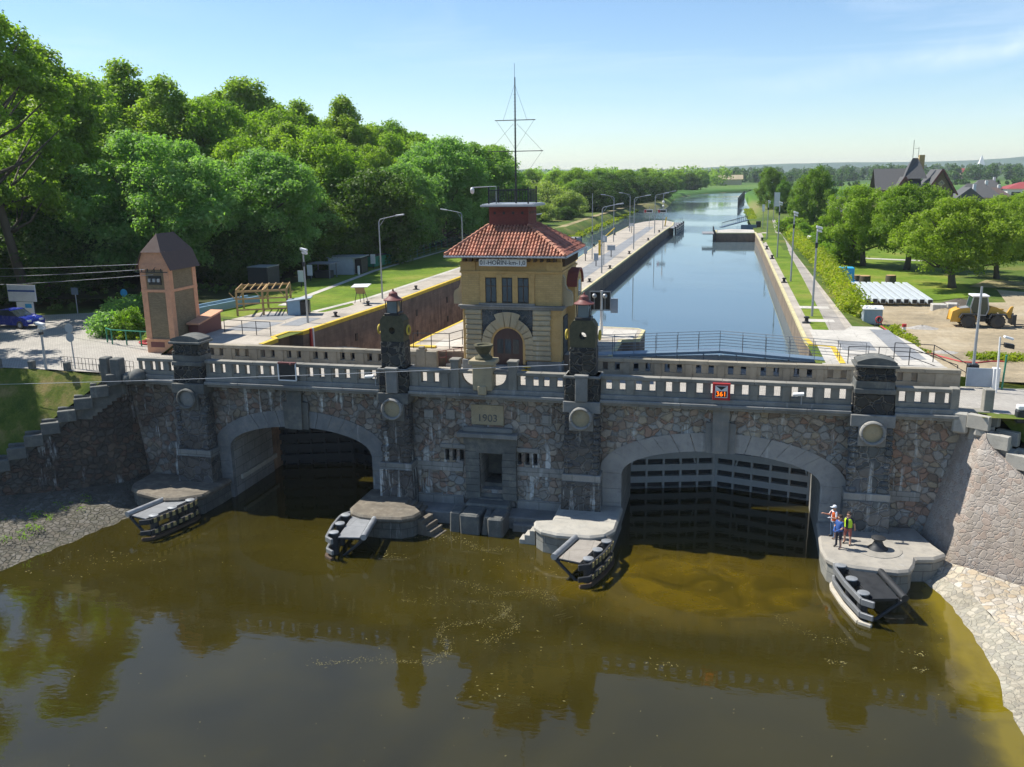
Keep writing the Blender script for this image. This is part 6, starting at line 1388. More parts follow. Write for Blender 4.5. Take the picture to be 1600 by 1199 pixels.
# houses
h = thing('red_shed', 'dark red wooden shed with a grey roof behind the lime tree', 'shed', (23.5,198,8.2)); m = MB(); m.box(19.2,25.6,196,203,8.2,11.4); m.build('wall', M['rust_red'], h); m = MB(); m.prismx([(195.4,11.2),(199.6,14.2),(203.6,11.2),(203.4,11.4),(199.6,14.4),(195.4,11.42)],18.9,26.0); m.build('roof', M['slate'], h); m = MB(); m.box(21.6,22.6,195.95,196.0,8.4,10.4); m.build('door', M['black'], h); m = MB(); m.box(23.5,24.7,195.95,196,9.3,10.4); m.build('window', M['glass'], h)
hs = thing('steep_roofed_house', 'big brick house with steep dark grey gabled roofs on the right', 'house', (43,232,8.2)); hx, hy = 43.0, 230
m = MB(); m.box(hx-8,hx+8,hy,hy+12,8.2,15.0); m.build('wall', M['house_brick'], hs)
m = MB()
def gable_x(x0,x1,y0,y1,ze,zr,ov=.6):     # ridge along x
    yc = (y0+y1)/2; m.add([(x0-ov,y0-ov,ze),(x1+ov,y0-ov,ze),(x1+ov,yc,zr),(x0-ov,yc,zr),(x0-ov,y1+ov,ze),(x1+ov,y1+ov,ze)],[(0,1,2,3),(3,2,5,4)])
def gable_y(x0,x1,y0,y1,ze,zr,ov=.6):
    xc = (x0+x1)/2; m.add([(x0-ov,y0-ov,ze),(x0-ov,y1+ov,ze),(xc,y1+ov,zr),(xc,y0-ov,zr),(x1+ov,y0-ov,ze),(x1+ov,y1+ov,ze)],[(3,2,1,0),(4,5,2,3)])
gable_x(hx-8.2,hx+1,hy+1,hy+11,14.3,19.9); gable_y(hx+2.2,hx+8.2,hy-1.5,hy+11,14.0,19.6); gable_y(hx-5,hx-.8,hy-2.2,hy+6,14.2,18.0,.4)
m.add([(hx-2.5,hy+2,17.5),(hx+2.8,hy+2,17.5),(hx+2.8,hy+8,17.5),(hx-2.5,hy+8,17.5),(hx-.4,hy+4.5,22.3),(hx+1.0,hy+5.5,22.3)],[(0,1,5,4),(1,2,5),(2,3,4,5),(3,0,4)])
m.build('roof', M['slate'], hs)
m = MB(); m.prismy([(hx+2.4,13.9),(hx+8.0,13.9),(hx+5.2,19.2)],hy-1.5,hy-1.2); m.box(hx+2.5,hx+8,hy-1.48,hy,8.2,13.95); m.build('gable_wall', M['house_brick'], hs); m = MB(); m.prismy([(hx-4.8,14.2),(hx-1,14.2),(hx-2.9,17.7)],hy-2.2,hy-2.0); m.build('gable_wall', M['house_brick'], hs)
m = MB()
for a, b in (((hx+1.6,13.7),(hx+5.2,19.6)),((hx+8.8,13.7),(hx+5.2,19.6)),((hx-5.4,14.0),(hx-2.9,18)),((hx-.4,14.0),(hx-2.9,18))): y_ = hy-2.15 if a[0] > hx else hy-2.65; m.beam((a[0],y_,a[1]),(b[0],y_,b[1]),.12,.4)
m.build('bargeboard', M['rust_red'], hs); m = MB(); m.box(hx+1.2,hx+2.4,hy+5,hy+6.2,19,23.0); ch = m.build('chimney', M['brick_ochre'], hs); m = MB(); m.tube([(hx-.3,hy+5,22),(hx-.3,hy+5,26.5)],.06,5); m.tube([(hx+.9,hy+5,22.5),(hx+.9,hy+5,24.8)],.05,5); m.beam((hx-.1,hy+5,24.5),(hx+.9,hy+5,24.5),.05,.05); m.build('aerial', M['steel_dark'], ch)
m = MB(); m.obox((hx+5.2,hy-1.55,16.4),(1,0,1),(0,1,0),(-1,0,1),.55,.08,.55); gw = m.build('window', M['render_cream'], hs); m = MB(); m.obox((hx+5.2,hy-1.66,16.4),(1,0,1),(0,1,0),(-1,0,1),.32,.06,.32); m.build('pane', M['glass'], gw)
for x in (-6.4,-3,.2): m = MB(); m.box(hx+x,hx+x+1.2,hy-.06,hy+.02,10.4,12.0); w = m.build('window', M['white'], hs); m = MB(); m.box(hx+x+.12,hx+x+1.08,hy-.09,hy-.05,10.5,11.9); m.build('pane', M['glass'], w)
def cottage(label, x, y, w, d, he, hr, wall, roof, ridge='x', z=8.3):
    t = thing('cottage', label, 'house', (x,y,z)); m = MB(); m.box(x-w/2,x+w/2,y,y+d,z,z+he); m.build('wall', M[wall], t); m = MB(); o = .5
    if ridge == 'x': m.prismx([(y-o,z+he-.1),(y+d/2,z+hr),(y+d+o,z+he-.1)], x-w/2-o, x+w/2+o)
    elif ridge == 'hip': m.add([(x-w/2-o,y-o,z+he),(x+w/2+o,y-o,z+he),(x+w/2+o,y+d+o,z+he),(x-w/2-o,y+d+o,z+he),(x-w/5,y+d/2,z+hr),(x+w/5,y+d/2,z+hr)],[(0,1,5,4),(1,2,5),(2,3,4,5),(3,0,4),(3,2,1,0)])
    else: m.prismy([(x-w/2-o,z+he-.1),(x,z+hr),(x+w/2+o,z+he-.1)], y-o, y+d+o)
    m.build('roof', M[roof], t)
    for k in range(2): xx = x-w/4+k*w/2; m = MB(); m.box(xx-.6,xx+.6,y-.05,y+.02,z+.9,z+2.1); wn = m.build('window', M['white'], t); m = MB(); m.box(xx-.5,xx+.5,y-.08,y-.04,z+1,z+2); m.build('pane', M['glass'], wn)
    m = MB(); m.box(x+w/5,x+w/5+.7,y+d/2-.4,y+d/2+.4,z+he,z+hr+.8); m.build('chimney', M['white'], t); return t
cottage('low house with a dark roof right behind the big brick house', 62.5,262,8,8,2.8,6.4,'house_brick','slate','y')
cottage('house with a blue grey hipped roof and a white chimney', 70.5,285,12,9,3,7,'render_cream','slate','hip')
cottage('house with a brownish hipped roof behind the garden trees', 77,295,10,9,2.8,5.6,'render_cream','asphalt_roof','hip')
cottage('house with a dark hipped roof left of the white building', 84.5,330,11,10,3.2,7.5,'render_cream','slate','hip')
t = thing('white_building', 'white building with a red roof at the right edge', 'house', (100,325,8.3)); m = MB(); m.box(88.8,112,325,336,8.3,12.9); m.build('wall', M['white'], t); m = MB(); m.add([(88.2,324.4,12.9),(113,324.4,12.9),(113,336.6,12.9),(88.2,336.6,12.9),(94,330,15.0),(107,330,15.0)],[(0,1,5,4),(1,2,5),(2,3,4,5),(3,0,4),(3,2,1,0)]); m.build('roof', M['roof_red'], t)
for x in (90,94.5,100,106): m = MB(); m.box(x,x+2.8,324.95,325.02,10.3,11.9); m.build('window', M['glass'], t)
t = thing('church', 'small pale church with a thin spire far behind the fields', 'church', (243,1000,8)); m = MB(); m.box(230,242,1000,1012,8,14.5); m.build('nave', M['render_cream'], t); m = MB(); m.box(245,250,1002,1008,8,22); m.build('tower', M['white'], t); m = MB(); m.add([(244.6,1001.6,22),(250.4,1001.6,22),(250.4,1008.4,22),(244.6,1008.4,22),(247.5,1005,32)],[(0,1,4),(1,2,4),(2,3,4),(3,0,4)]); m.build('spire', M['white'], t); m = MB(); m.prismx([(999,14.4),(1006,19),(1013,14.4)],230,242); m.build('roof', M['roof_red'], t)
t = thing('farmhouse', 'pale farm building among the far trees past the canal bend', 'house', (1,760,8.6)); m = MB(); m.box(-8,10,760,770,8.6,13); m.build('wall', M['render_cream'], t); m = MB(); m.prismx([(759,12.9),(765,16.5),(771,12.9)],-9,11); m.build('roof', M['tan'], t)
SKY_STR, SUN_STR, EXPO, HAZE = 0.085, 4.3, 0.8, 0.00014
STREAK = [(-0.0292, 0.9973, 0.0675), (0.2612, 0.9584, 0.1147)]
# ================================================================== VEGETATION
def leaf_mesh(name, centres, radii, n_leaf, size, mat_, seed, flat=.8, top=0.35):
    """leaf-sized quads scattered through clumps; 'shade' varies per clump and per leaf"""
    rg = np.random.default_rng(seed); C_ = np.array(centres); r_ = np.array(radii); k = len(C_)
    w = r_**2; w = w/w.sum(); idx = rg.choice(k, n_leaf, p=w)
    d = rg.normal(size=(n_leaf,3)); d[:,2] += top; d /= np.linalg.norm(d,axis=1)[:,None]
    rad = rg.random(n_leaf)**.5*(1.05+.28*np.abs(rg.normal(size=n_leaf)))
    p = C_[idx]+d*(r_[idx]*rad)[:,None]*np.array([1,1,flat])
    nrm = d*.7+rg.normal(size=(n_leaf,3))*.55+np.array([0,0,.45]); nrm /= np.linalg.norm(nrm,axis=1)[:,None]
    a = rg.normal(size=(n_leaf,3)); u = np.cross(nrm,a); u /= np.linalg.norm(u,axis=1)[:,None]; v = np.cross(nrm,u)
    s = size*(.55+.9*rg.random(n_leaf))[:,None]
    droop = nrm*s*.22
    q = np.stack([p-u*s*.62, p-v*s*.34-droop*.0+nrm*s*.1, p+u*s*.62-droop, p+v*s*.36+nrm*s*.08],1).reshape(-1,3)
    me = bpy.data.meshes.new(name); me.vertices.add(4*n_leaf); me.vertices.foreach_set('co', q.ravel().astype(np.float32))
    me.loops.add(4*n_leaf); me.loops.foreach_set('vertex_index', np.arange(4*n_leaf,dtype=np.int32))
    me.polygons.add(n_leaf); me.polygons.foreach_set('loop_start', np.arange(0,4*n_leaf,4,dtype=np.int32))
    me.materials.append(mat_); me.update(calc_edges=True)
    sh = np.clip(.5+.5*(rg.random(k)[idx]-.5)+.5*(rg.random(n_leaf)-.5), 0, 1)
    at = me.attributes.new('shade','FLOAT','FACE'); at.data.foreach_set('value', sh.astype(np.float32))
    return me
def crown_points(seed, H, z0, hw, n, shape, cr):
    rg = random.Random(seed); cs = []; rs = []
    lob = [(rg.uniform(0,6.28), rg.uniform(.75,1.2)) for _ in range(5)]
    tries = 0
    while len(cs) < n and tries < 8000:
        tries += 1
        t = rg.random(); ang = rg.uniform(0,6.283)
        if shape == 'dome': w = math.sqrt(max(0,1-((t-.32)/.68)**2)) if t > .32 else .55+.45*(t/.32)
        elif shape == 'column': w = math.sin(math.pi*min(1,max(0,(t*.86+.12))))**.7
        elif shape == 'round': w = math.sqrt(max(0,1-(2*t-1)**2))
        else: w = 1-.6*t**2
        lo = 1+sum(.13*math.cos((i+1)*ang+a)*k for i,(a,k) in enumerate(lob))
        f = rg.random()**.5
        if f < .5 and rg.random() < .6: continue
        r_ = cr*rg.uniform(.65,1.3)
        p = Vector((hw*w*lo*f*math.cos(ang), hw*w*lo*f*math.sin(ang), z0+(H-z0-cr*.7)*t+rg.uniform(-.3,.3)))
        if any((p-q).length < .5*(r_+s) for q, s in zip(cs, rs)): continue
        cs.append(p); rs.append(r_)
    return cs, rs
def trunk_mb(seed, H, z0, cs, rs, r0, forks=9, lean=0):
    rg = random.Random(seed); m = MB(); zt = z0+(H-z0)*.55
    pts = [Vector((lean*t*2+rg.uniform(-.12,.12)*t, rg.uniform(-.12,.12)*t, zt*t)) for t in (0,.12,.3,.55,.8,1)]
    pts[0].z = -.3
    m.tube(pts, [r0*1.35,r0,r0*.85,r0*.7,r0*.45,r0*.22], 9)
    for c in rg.sample(list(cs), min(forks,len(cs))):
        zb = max(z0*.8, min(c.z-.18*H, zt*.9)); t = zb/zt; i = min(4,int(t*5)); b = Vector((lean*t*2,0,zb))
        mid = b.lerp(c,.5)+Vector((rg.uniform(-.3,.3),rg.uniform(-.3,.3),-.06*H*rg.random()))
        m.tube([b,mid,c], [r0*.38,r0*.24,r0*.07], 6)
    return m
KIND = {}
def kind(key, name, H, z0, hw, nc, cr, shape, nl, size, mt, r0, seeds, forks=9, flat=.8, top=.35, lean=0):
    KIND[key] = []
    for sd in seeds:
        cs, rs = crown_points(sd, H, z0, hw, nc, shape, cr)
        t = thing(name, 'x', 'tree', (0,0,0))
        trunk_mb(sd, H, z0, cs, rs, r0, forks, lean).build('trunk', M['bark'], t, smooth=True)
        me = leaf_mesh('crown', cs, rs, nl, size, M[mt], sd, flat, top); o = bpy.data.objects.new('crown', me); COL.objects.link(o); o.parent = t
        KIND[key].append((t, H))
kind('poplar','poplar_tree',24,4,4.6,150,.95,'column',42000,.3,'leaf_poplar',.35,(11,12,13),14,1.0,.5)
kind('ash','ash_tree',15,2.5,6.3,150,1.05,'dome',46000,.26,'leaf_ash',.34,(21,22),13,.75,.6)
kind('oak','oak_tree',18,2.2,6.2,150,1.15,'dome',42000,.3,'leaf_oak',.4,(31,32),12,.8,.4)
kind('dark','chestnut_tree',11,.6,5.4,120,1.1,'dome',34000,.27,'leaf_dark',.32,(41,42),8,.8,.4)
kind('willow','willow_tree',9,.3,4.6,55,1.15,'dome',15000,.33,'leaf_willow',.25,(51,),7,1.0,-.1)
kind('walnut','walnut_tree',9.4,2.3,6.0,130,.8,'dome',38000,.2,'leaf_walnut',.38,(61,62),12,.75,.35,.5)
kind('lime','lime_tree',12,.9,5.0,130,.9,'dome',32000,.24,'leaf_lime',.35,(71,72),8,.85,.4)
kind('bush','bush',3,.1,2.1,32,.62,'dome',7000,.22,'leaf_oak',.08,(81,82),6,.85,.3)
kind('open','poplar_tree',25,8,6.4,46,1.15,'dome',24000,.3,'leaf_poplar',.45,(15,),30,.8,.4,1.2)
USED = set(); cnt = {}
def tree(key, x, y, z, h, label, group=None, wide=1.0, rot=None, name=None):
    i = cnt.get(key,0); cnt[key] = i+1
    t, H = KIND[key][i % len(KIND[key])]
    s = h/H; r_ = rot if rot is not None else random.uniform(0,6.28); sc3 = (s*wide, s*wide, s)
    if id(t) not in USED:
        USED.add(id(t)); o = t
    else: o = ('dup', t)
    PLACE.append((o, (x,y,z), r_, sc3, label, group))
PLACE = []
G1 = {'open':('x','x'),'poplar':('tall yellow green poplar rising above the left forest','poplars in the left forest'),'ash':('light green feathery ash tree at the front of the left forest','ash trees at the forest front'),
      'oak':('mid green oak in the thick of the left forest','oaks in the left forest'),'dark':('dark green bushy tree low in the left forest','dark trees low in the left forest')}
F = [('open',-64.1,70,26.1),('poplar',-69.5,82,24.7),('ash',-56.8,80,16.2),('ash',-48.7,90,14.3),('dark',-43.7,108,12.4),('ash',-61.7,98,13.6),('poplar',-80.6,100,24.6),('poplar',-81.9,112,27.0),('poplar',-73.0,108,24.1),('oak',-69.6,112,22.3),('poplar',-80.4,140,27.8),('oak',-66.1,125,21.3),('poplar',-67.1,135,23.0),('poplar',-66.4,150,24.5),('oak',-54.9,118,16.7),('oak',-64.7,165,21.5),('oak',-60.1,170,19.8),('ash',-42.6,132,16.9),('ash',-39.3,140,16.4),('oak',-49.5,165,16.4),('dark',-71.5,78,10.3),('dark',-70.9,84,12.2),('dark',-73.0,92,9.8),('dark',-58.3,93,8.7),('dark',-48.6,98,9.2),('oak',-83.6,95,19.2),('oak',-76.9,98,19.5),('oak',-81.0,118,19.5),('oak',-67.9,120,17.1),('dark',-50.7,115,9.8),('oak',-46.4,125,12.2),('dark',-65.3,74,8.4),('dark',-65.4,80,7.6),('dark',-59.6,88,7.1),('dark',-50.7,86,7.0),('dark',-46.0,122,8.2),('oak',-70.4,76,14.7),('oak',-49.8,190,17.7),('ash',-44.9,119,13.0),('poplar',-66.6,160,20.7),('oak',-92,92,21),('poplar',-95,105,25),('oak',-60,104,16.5),('oak',-55,135,16),('oak',-75,150,22),('dark',-56,100,9),('dark',-47.5,106,8.5),('oak',-57,150,18.5),('oak',-50,145,15),('dark',-84,86,11),('dark',-78,80,9)]
F += [('oak',-60,49,19),('oak',-59.5,45,18),('oak',-66,53,17),('oak',-70,58,18),('oak',-76,62,20)]
F += [('poplar', -68.2, 184, 20.7), ('oak', -77.5, 208, 14.8), ('oak', -98.3, 152, 24.2), ('oak', -99.0, 126, 26.1), ('oak', -94.3, 199, 24.9), ('poplar', -58.0, 113, 18.6), ('oak', -97.2, 212, 24.8), ('oak', -48.3, 160, 16.3), ('oak', -48.1, 142, 15.9), ('oak', -95.2, 113, 25.3), ('poplar', -56.8, 166, 14.7), ('poplar', -85.1, 133, 21.7), ('oak', -86.4, 153, 26.4), ('oak', -60.8, 197, 15.0), ('oak', -80.3, 141, 23.4), ('oak', -63.2, 170, 19.4), ('oak', -90.5, 194, 22.9), ('oak', -84.1, 158, 24.5), ('poplar', -60.8, 191, 19.2), ('oak', -84.9, 169, 22.6), ('oak', -69.6, 206, 18.9), ('ash', -70.0, 194, 16.0), ('poplar', -85.3, 121, 21.2), ('oak', -83.0, 103, 23.9), ('oak', -78.3, 215, 13.8), ('poplar', -78.2, 154, 20.9), ('oak', -87.8, 144, 25.8), ('oak', -56.5, 159, 15.2), ('oak', -75.5, 136, 21.9), ('poplar', -74.6, 161, 20.7), ('poplar', -60.2, 139, 16.0), ('poplar', -89.4, 213, 16.8), ('poplar', -56.8, 173, 16.7), ('oak', -93.3, 139, 24.8), ('oak', -100.3, 176, 28.4), ('poplar', -72.4, 199, 15.6), ('oak', -103.4, 115, 27.7), ('oak', -94.3, 186, 21.6), ('oak', -52.4, 109, 17.5), ('poplar', -72.6, 145, 20.7), ('oak', -68.9, 166, 17.0), ('poplar', -53.9, 178, 15.6)]
own = {0:'big poplar with bare leaning limbs at the left edge',2:'broad pale ash tree standing behind the brick tower',4:'round dark chestnut tree at the lawn edge behind the lamp',10:'dark narrow poplar top standing out of the skyline',13:'lone spindly poplar top sticking out of the forest',18:'open tall ash with visible trunks left of the roof turret'}
for i, (k, x, y, h) in enumerate(F):
    lb, gr = G1[k]
    tree(k, x, y, 8.6, h, own.get(i, lb), None if i in own else gr, wide={'open':1.0,'poplar':1.15,'ash':1.05,'oak':.95,'dark':1.05}[k]*(1.25 if h < 10 else 1))
MID = [('willow',-55.3,230,10.9),('oak',-71.9,330,13.1),('willow',-48.8,240,9.4),('oak',-56.5,300,12.6),('oak',-48.3,290,13.1),('willow',-38.7,225,7.0),('dark',-38.1,255,9.9),('dark',-36.9,290,11.3),('oak',-38.2,330,12.5),('dark',-33.5,330,10.0),('dark',-29.6,360,9.6),('oak',-30.8,400,11.4),('dark',-43.6,235,6.5),('oak',-30.4,470,10.5),('oak',-28.8,520,12.0),('dark',-22.1,548,10.5),('willow',-42.2,205,5.0),('dark',-37.8,212,3.7),('oak',-58.0,420,13.6),('oak',-42.6,480,13.6),('oak',-17.2,580,11.9),('dark',-34.9,305,10.5),('dark',-32,345,10),('oak',-44,265,9.5),('willow',-60,205,9),('oak',-64,250,11),('oak',-75,280,12),('oak',-50,350,13),('oak',-40,375,12.5),('dark',-37,272,9.5),('oak',-65,200,13),('willow',-46,182,6),('oak',-31,560,12),('dark',-28,385,9)]
G2 = {'willow':('pale grey green willow on the left canal bank','willows on the left canal bank'),'oak':('mid green tree in the row along the left canal bank','trees along the left canal bank'),'dark':('dark green tree reaching down to the canal water','dark trees along the canal water')}
for k, x, y, h in MID: tree(k, x, y, 8.5, h, *G2[k], wide=1.25)
RT = [('walnut',16.6,117,9.8,.82,'left one of the big garden walnut trees'),('walnut',20.9,113,10,.85,'middle one of the big garden walnut trees'),('walnut',22.2,96,8.9,1.0,'nearest big walnut tree beside the earth heap'),('walnut',28.6,105,8.2,.85,'right one of the big garden walnut trees at the picture edge'),('lime',15.9,178,12.2,.82,'dense dark green lime tree in front of the red shed'),('lime',11.6,275,12.6,.85,'tall rounded lime tree at the right canal bank'),('lime',14.3,250,9,.75,'smaller lime tree between the two tall ones'),('lime',16.2,215,9.0,.7,'lime tree hidden behind the white banner')]
for k, x, y, h, wd, lb in RT: tree(k, x, y, 8.2, h, lb, wide=wd)
BS = [('bush',12.4,160,2.6),('bush',11.2,170,3.2),('bush',13.7,139,2.6),('bush',13.3,125,2.0),('bush',11.6,150,2.0),('walnut',39.5,140,8.3),('bush',37.4,130,5.1),('walnut',35.8,160,6.9),('bush',14.6,119,2.6),('bush',26.1,210,2.5),('walnut',43.4,160,6.8),('walnut',31,140,6),('bush',34,190,4),('bush',40,110,3.2),('bush',46,120,3.5),('bush',36,100,2.6),('walnut',52,165,6.5),('bush',22,160,2.4),('bush',25,150,2.2),('bush',17.5,140,2.2),('walnut',58,150,7),('bush',28,123,2.8),('bush',50,205,4.2),('bush',57,212,4.6),('bush',62,230,4),('bush',68,220,4.2),('bush',75,250,4.6),('bush',47,190,4.4),('bush',83,270,4.5),('bush',60,185,4)]
for k, x, y, h in BS:
    tree(k, x, y, 8.2, h, *({'bush':('green shrub in the gardens on the right','shrubs in the right gardens'),'walnut':('small leafy fruit tree in the gardens on the right','fruit trees in the right gardens'),'oak':('leafy tree between the houses on the right','trees between the right houses')}[k]), wide=1.2)
tree('bush',-45.0,59.2,8.1,1.9,'pale round shrub by the green railing near the brick tower')
SRC = {}
for o, loc, r_, s_, lb, gr in PLACE:
    if not isinstance(o, tuple):
        o.location = loc; o.rotation_euler = (0,0,r_); o.scale = s_; o['label'] = lb
        if gr: o['group'] = gr
bpy.context.view_layer.update()
for o, loc, r_, s_, lb, gr in PLACE:
    if isinstance(o, tuple):
        c = dup(o[1], loc, r_, s_, lb)
        if gr: c['group'] = gr
        elif 'group' in c: del c['group']
# hedges
def hedge(label, pts, w, h, n, mt='leaf_hedge', size=.2, z=8.2, seed=5):
    rg = random.Random(seed); P_ = [Vector((*p,0)) for p in pts]; cs = []; rs = []; L = sum((b-a).length for a, b in zip(P_,P_[1:])); k = max(8,int(L*2.4))
    for i in range(k):
        s = L*(i+rg.random())/k; acc = 0
        for a, b in zip(P_,P_[1:]):
            l = (b-a).length
            if s <= acc+l: p = a.lerp(b,(s-acc)/l); break
            acc += l
        hh = h*rg.uniform(.75,1.1)
        for zz in (.3,.75):
            cs.append(p+Vector((rg.uniform(-.4,.4)*w,rg.uniform(-.4,.4)*w,z+hh*zz))); rs.append(min(w,h)*rg.uniform(.35,.55))
    t = thing('hedge', label, 'hedge', P_[0]+Vector((0,0,z)))
    me = leaf_mesh('foliage', [c-P_[0]-Vector((0,0,z)) for c in cs], rs, n, size, M[mt], seed, .9); o = bpy.data.objects.new('foliage', me); COL.objects.link(o); o.parent = t
    m = MB()
    for c in cs[::6]: m.tube([(c.x,c.y,z-.1),(c.x+.1,c.y,c.z)],.04,5)
    m.build('stems', M['bark'], t)
hedge('long yellow green hedge between the path and the girder yard', [(9.9,72),(10.2,80),(10.9,95),(11.2,115),(10.9,140),(10.6,160)], 1.5, 1.6, 26000, size=.2, z=8.5)
hedge('clipped hedge at the back of the garden by the red shed', [(15.5,163),(23,163)], 1.6, 1.6, 4500, 'leaf_oak', .25, seed=6)
hedge('curved green hedge by the green railing left of the brick tower', [(-46.6,58),(-48.4,61.5),(-51.5,66.5),(-52.8,71)], 1.8, 1.5, 13000, 'leaf_ash', .2, 8.0, seed=8)
# far woods: each reads as one mass
def wood(name, xs, y0, y1, n, h, seed, mt, size, base=8.5):
    rg = random.Random(seed); cs = []; rs = []
    for i in range(n):
        x = rg.uniform(*xs); y = rg.uniform(y0,y1); hh = h*rg.uniform(.5,1.1); w = hh*rg.uniform(.3,.5)
        for k in range(5): cs.append((x+rg.uniform(-w,w),y+rg.uniform(-w,w),base+hh*(.12+.19*k))); rs.append(w*rg.uniform(.55,.85)*(1 if k < 4 else .7))
    me = leaf_mesh(name, cs, rs, n*260, size, M[mt], seed, 1.0); o = bpy.data.objects.new(name, me); COL.objects.link(o); o['kind'] = 'stuff'; return o
wood('far_wood', (-420,-60), 360, 700, 130, 15, 91, 'leaf_oak', 1.3)
wood('far_wood', (-260,-5), 640, 900, 110, 13, 92, 'leaf_oak', 1.5)
wood('far_wood', (-20,330), 860, 1010, 150, 12.5, 93, 'leaf_dark', 1.7)
wood('far_wood', (-300,900), 1500, 2100, 200, 15, 94, 'leaf_dark', 3.2)
wood('far_wood', (330,1100), 900, 1500, 120, 12, 95, 'leaf_dark', 2.2)
wood('forest_backdrop', (-240,-90), 90, 300, 110, 19, 96, 'leaf_oak', .9)
wood('field_hedgerow', (20,300), 640, 680, 110, 3.5, 97, 'leaf_dark', .8)
# ground cover: tufts on the banks, verge plants
def cover(name, boxes, n, size, mt, seed):
    rg = np.random.default_rng(seed); cs = []; rs = []
    for (x0,x1,y0,y1,zf) in boxes:
        for _ in range(n): x = rg.uniform(x0,x1); y = rg.uniform(y0,y1); cs.append((x,y,zf(x,y))); rs.append(rg.uniform(.15,.4))
    me = leaf_mesh(name, cs, rs, len(cs)*26, size, M[mt], seed, .5, .6); o = bpy.data.objects.new(name, me); COL.objects.link(o); o['kind'] = 'stuff'
cover('grass_tufts', [(-60,-45.5,41,47,lambda x,y: 8-(47.1-y)*.85)], 260, .07, 'leaf_hedge', 3)
cover('verge_plants', [(15.2,19,58.9,60.6,lambda x,y:8.35),(11.3,12.8,60,70,lambda x,y:8.5),(-46,-36,57.5,59,lambda x,y:8.2)], 60, .15, 'leaf_hedge', 4)
cover('bank_plants', [(15.5,18,45.6,46.3,lambda x,y:8-(46.7-(x-16)*.24-y)*1.05),(17,23,44.4,45.2,lambda x,y:8-max(0,46.7-(x-16)*.24-y)*1.05)], 130, .08, 'leaf_oak', 5)
cover('reeds', [(-30.5,-28.2,160,296,lambda x,y:7.7),(5.2,7.4,224,300,lambda x,y:7.8)], 260, .35, 'leaf_hedge', 6)
cover('revetment_plants', [(-42,-37,37,44,lambda x,y:.75)], 40, .08, 'leaf_oak', 9)
cover('undergrowth', [(-62,-45.5,72,112,lambda x,y:9.3),(-90,-58,68,84,lambda x,y:8.6)], 200, .28, 'leaf_dark', 7)
# floating leaves, twigs and scum on the river
rg = np.random.default_rng(12); m = MB()
def flo(x, y, s):
    a = rg.uniform(0,6.28); ca, sa = math.cos(a)*s, math.sin(a)*s; k = rg.uniform(.15,.45)
    z = .004+rg.uniform(0,.01); m.add([(x-ca,y-sa,z),(x+sa*k,y-ca*k,z),(x+ca,y+sa,z+.008),(x-sa*k,y+ca*k,z)],[(0,1,2,3)])
for _ in range(300): flo(rg.uniform(-36,10), rg.uniform(22,45.5), rg.uniform(.015,.06))
for cx_, cy_, n_, sp in ((-31.5,38.3,60,1.3),(-33,36.5,50,1.5),(-14.9,44.2,90,.7),(-17.2,41.3,40,.5),(-9,41.5,60,1.6),(-10,35,70,2.5),(-2,33.5,22,.5),(5.2,35.2,26,.25),(8.6,36.6,24,.25),(8.5,35.3,20,.2),(-8,30,30,1.2)):
    for _ in range(n_): flo(cx_+rg.normal()*sp, cy_+rg.normal()*sp*.5, rg.uniform(.015,.08))
for pts_, w_, n_ in (([(-14.6,36.6),(-11.6,37.2),(-9.3,36.9),(-10.3,35.4),(-11.9,34.3),(-11.0,32.8),(-11.6,31.6),(-14.2,31.2),(-16.2,30.4)],.16,900),([(-12.5,39.2),(-10,38.4),(-8,38.9),(-7.4,37.6)],.22,260),([(-9.6,33.6),(-8.6,35.2),(-9.6,36.6)],.14,220),([(3,38.8),(4.2,37.4),(5.6,37.0),(6.4,38.2)],.2,160),([(-13.4,43.9),(-12.2,43.1),(-10.9,43.5)],.18,200)):
    cv = curve([(x,y,0) for x, y in pts_], 8)
    for _ in range(n_):
        k_ = rg.uniform(0,len(cv)-1.001); a_ = cv[int(k_)].lerp(cv[int(k_)+1],k_%1); sp = w_*(.5+.9*abs(math.sin(k_*.37)))
        flo(a_.x+rg.normal()*sp, a_.y+rg.normal()*sp*.8, rg.uniform(.012,.05))
o = m.build('floating_debris', plain('debris', (.2,.175,.07), .9, var=.3)); o['kind'] = 'stuff'

